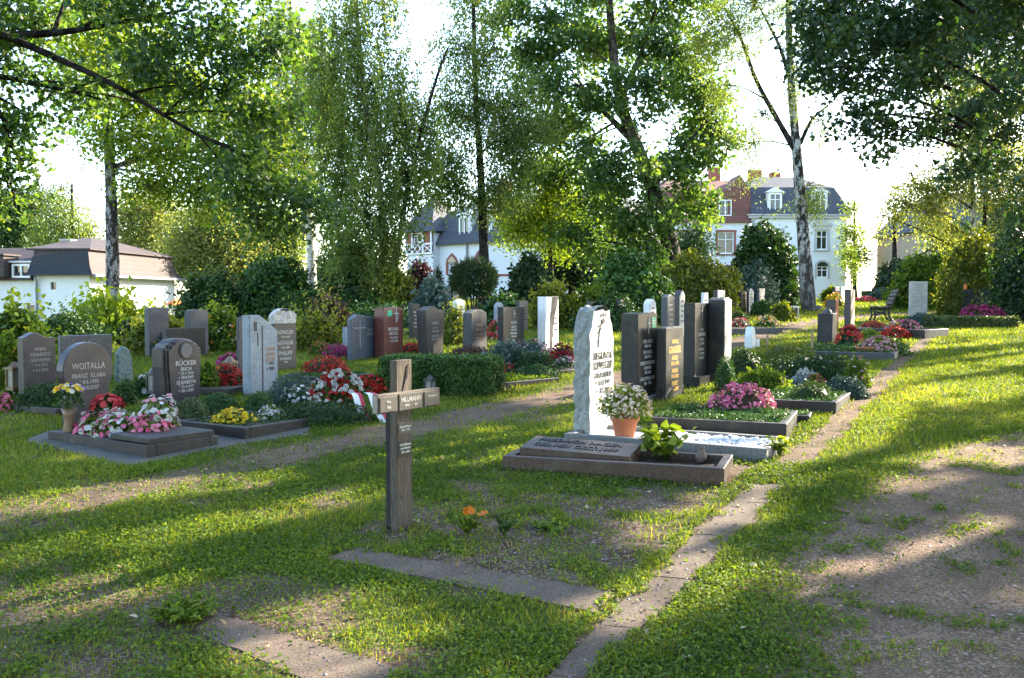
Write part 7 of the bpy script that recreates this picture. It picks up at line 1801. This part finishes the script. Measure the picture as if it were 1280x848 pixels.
labs = ['edging slab nearest the bottom of the picture in the worn strip beside the gravel path', 'edging slab second from the bottom of the picture in the worn strip', 'middle edging slab of the worn strip, level with the long flat slab', 'edging slab of the worn strip beside the marigold end of the bare plot', 'edging slab of the worn strip close below the red-brown border', 'edging slab at the corner of the red-brown border']
for q in range(6):
    s = slice(q * 7, q * 7 + 8); L_, R_ = a[s], b[s]
    flat_slab('edging_slab', labs[q], np.concatenate([L_ [[0, 3, 7]] , R_[[7, 3, 0]]]) * 1 , .008, .05, 'edging slabs', kind=None)
flat_slab('stone_slab', 'long flat brownish stone slab lying in the turf below the wooden cross', SLAB1, .012)
flat_slab('stone_slab', 'half-buried dark slab at the bottom of the picture between grass tufts', SLAB2, .008)
flat_slab('stone_apron', 'worn stone paving round the polished grave slab and the chrysanthemum grave', APRON, .012, mat=STN['apron'])

# --- grass and clover
def scatter(y0, y1, dens, margin=2.2, xr=None):
    hw = y1 * (640 / F) + margin; n = int((y1 - y0) * 2 * hw * dens)
    x = rng.uniform(-hw, hw, n); y = rng.uniform(y0, y1, n)
    k = np.abs(x) < y * (640 / F) + margin
    x, y = x[k], y[k]; d = grass_density(x, y)
    k = rng.random(len(x)) < d; return x[k], y[k], d[k]

def blades(mb, x, y, d, hmin, hmax, w, seg2=True):
    n = len(x); z = H(x, y); n2 = fbm(x * 2.3, y * 2.3, 55)
    h = rng.uniform(hmin, hmax, n) * (.55 + .75 * n2) * (.6 + .4 * d)
    an = rng.uniform(0, 6.28, n); bend = rng.uniform(.1, .9, n) * h; ba = rng.uniform(0, 6.28, n)
    wx, wy = np.cos(an) * w, np.sin(an) * w; bx, by = np.cos(ba) * bend, np.sin(ba) * bend
    ti = np.clip(.42 + .9 * (fbm(x * .8, y * .8, 61) - .5) + .17 * rng.normal(size=n) + .55 * (1 - d) * rng.random(n) + .5 * (rng.random(n) < .06), 0, 1)
    b0 = np.c_[x - wx, y - wy, z - .005]; b1 = np.c_[x + wx, y + wy, z - .005]; tp = np.c_[x + bx, y + by, z + h]
    if seg2:
        m0 = np.c_[x - wx * .75 + bx * .35, y - wy * .75 + by * .35, z + h * .62]; m1 = np.c_[x + wx * .75 + bx * .35, y + wy * .75 + by * .35, z + h * .62]
        V = np.stack([b0, b1, m1, tp, m0], 1).reshape(-1, 3); mb.add(V, np.arange(n * 5).reshape(n, 5), 0, ti)
    else:
        V = np.stack([b0, b1, tp], 1).reshape(-1, 3); mb.add(V, np.arange(n * 3).reshape(n, 3), 0, ti)

def clover(mb, x, y, d, size, hmax):
    n = len(x); z = H(x, y)
    ti = np.clip(.4 + .9 * (fbm(x * .8, y * .8, 61) - .5) + .2 * rng.normal(size=n), 0, .9)
    C = np.c_[x, y, z + rng.uniform(.006, hmax, n)]
    cards(mb, C, size * rng.uniform(.6, 1.3, n), 'leaf', None, 0, 1.5, 0, ti, .1)

gb = MB()
x, y, d = scatter(3.3, 5.2, 4600); blades(gb, x, y, d, .014, .046, .0021)
x, y, d = scatter(5.2, 7.5, 3200); blades(gb, x, y, d, .016, .05, .0027)
x, y, d = scatter(7.5, 11, 1900); blades(gb, x, y, d, .025, .065, .004, False)
x, y, d = scatter(11, 17, 800); blades(gb, x, y, d, .03, .07, .007, False)
x, y, d = scatter(17, 26, 260); blades(gb, x, y, d, .035, .08, .014, False)
x, y, d = scatter(26, 46, 80); blades(gb, x, y, d, .04, .10, .03, False)
o = gb.build('grass', LM['grass']); tag(o, 'short patchy lawn grass covering the cemetery ground', 'grass', None, 'stuff')
cb = MB()
def clov(y0, y1, dn, s, hm):
    x, y, d = scatter(y0, y1, dn); nz = fbm(x * 1.6, y * 1.6, 71); k = rng.random(len(x)) < sstep(.34, .5, nz) * .9 + .2; clover(cb, x[k], y[k], d[k], s, hm)
clov(3.3, 5.5, 6500, .021, .032); clov(5.5, 8, 3600, .025, .034); clov(8, 12, 1200, .032, .035); clov(12, 18, 160, .045, .04)
o = cb.build('ground_leaves', LM['lush']); tag(o, 'clover and low broad-leaved weeds growing through the lawn', 'weeds', None, 'stuff')

# --- fallen leaves and stones on the bare ground
mb = MB(); n = 480
x = np.concatenate([rng.uniform(.6, 5, 300), rng.uniform(-3, 1.5, 180)]); y = np.concatenate([rng.uniform(3.4, 9.5, 300), rng.uniform(3.6, 8.5, 180)])
C = np.c_[x, y, H(x, y) + .014]; cards(mb, C, rng.uniform(.018, .05, n), 'leaf', None, 0, 2.5, 0, rng.random(n), .25)
LITTER = leafmat('fallen_leaves', [(.12, .07, .03), (.24, .15, .06), (.36, .26, .13), (.5, .42, .28)], .1)
o = mb.build('fallen_leaves', LITTER); tag(o, 'dry fallen leaves scattered over gravel and turf', 'leaves', None, 'stuff')
mb = MB(); n = 7000; x = rng.uniform(-3.2, 5.2, n); y = rng.uniform(3.4, 9, n); d = grass_density(x, y); k = (d < .25); x, y = x[k], y[k]
for a_, b_ in zip(x, y):
    s = .0035 + .010 * rng.random() ** 2.5; an = rng.uniform(0, 6.28); o_ = oct_ * np.array([s, s * rng.uniform(.6, 1), s * .7]); o_ = np.c_[o_[:, 0] * math.cos(an) - o_[:, 1] * math.sin(an), o_[:, 0] * math.sin(an) + o_[:, 1] * math.cos(an), o_[:, 2]]
    mb.add(o_ + np.array([a_, b_, Hs(a_, b_) + .006]), fo, 0, rng.random())
STONEC = leafmat('small_stones', [(.13, .10, .085), (.22, .175, .15), (.34, .29, .26)], 0)
o = mb.build('small_stones', STONEC); tag(o, 'small loose stones on the bare soil and gravel', 'stones', None, 'stuff')

# ------------------------------------------------------------------ light, sky, camera
sun = bpy.data.lights.new('sun', 'SUN'); sun.energy = 5.0; sun.angle = math.radians(0.53); sun.color = (1.0, 0.88, 0.70)
so = bpy.data.objects.new('sun', sun); COL.objects.link(so); so.rotation_euler = Vector(-SUN).to_track_quat('-Z', 'Y').to_euler(); so.location = (20, 15, 25)
w = bpy.data.worlds.new('World'); scene.world = w; w.use_nodes = True; nt = w.node_tree; nt.nodes.clear()
sky = nt.nodes.new('ShaderNodeTexSky'); sky.sky_type = 'NISHITA'; sky.sun_disc = False; sky.sun_elevation = SEL; sky.sun_rotation = math.atan2(SAZ[0], SAZ[1])
sky.air_density = 1.0; sky.dust_density = 0.9; sky.ozone_density = 1.0; sky.altitude = 200
bg = nt.nodes.new('ShaderNodeBackground'); bg.inputs[1].default_value = 0.15; o_ = nt.nodes.new('ShaderNodeOutputWorld')
nt.links.new(sky.outputs[0], bg.inputs[0]); nt.links.new(bg.outputs[0], o_.inputs[0])
cam = bpy.data.cameras.new('camera'); cam.sensor_width = 36; cam.lens = F / 1280 * 36; cam.clip_start = .1; cam.clip_end = 1500
co = bpy.data.objects.new('camera', cam); COL.objects.link(co); co.location = (0, 0, EYE); co.rotation_euler = (math.pi / 2 - TH, 0, 0); scene.camera = co
vs = scene.view_settings; vs.view_transform = 'Standard'; vs.look = 'None'; vs.exposure = 2.5; vs.gamma = 1; vs.use_curve_mapping = False
scene.cycles.max_bounces = 6; scene.cycles.diffuse_bounces = 3; scene.cycles.transmission_bounces = 4; scene.cycles.glossy_bounces = 2; scene.cycles.transparent_max_bounces = 4
scene.cycles.use_denoising = True
print('leaves in trees', NL, 'objects', len(scene.objects), 'faces', sum(len(m.polygons) for m in bpy.data.meshes))
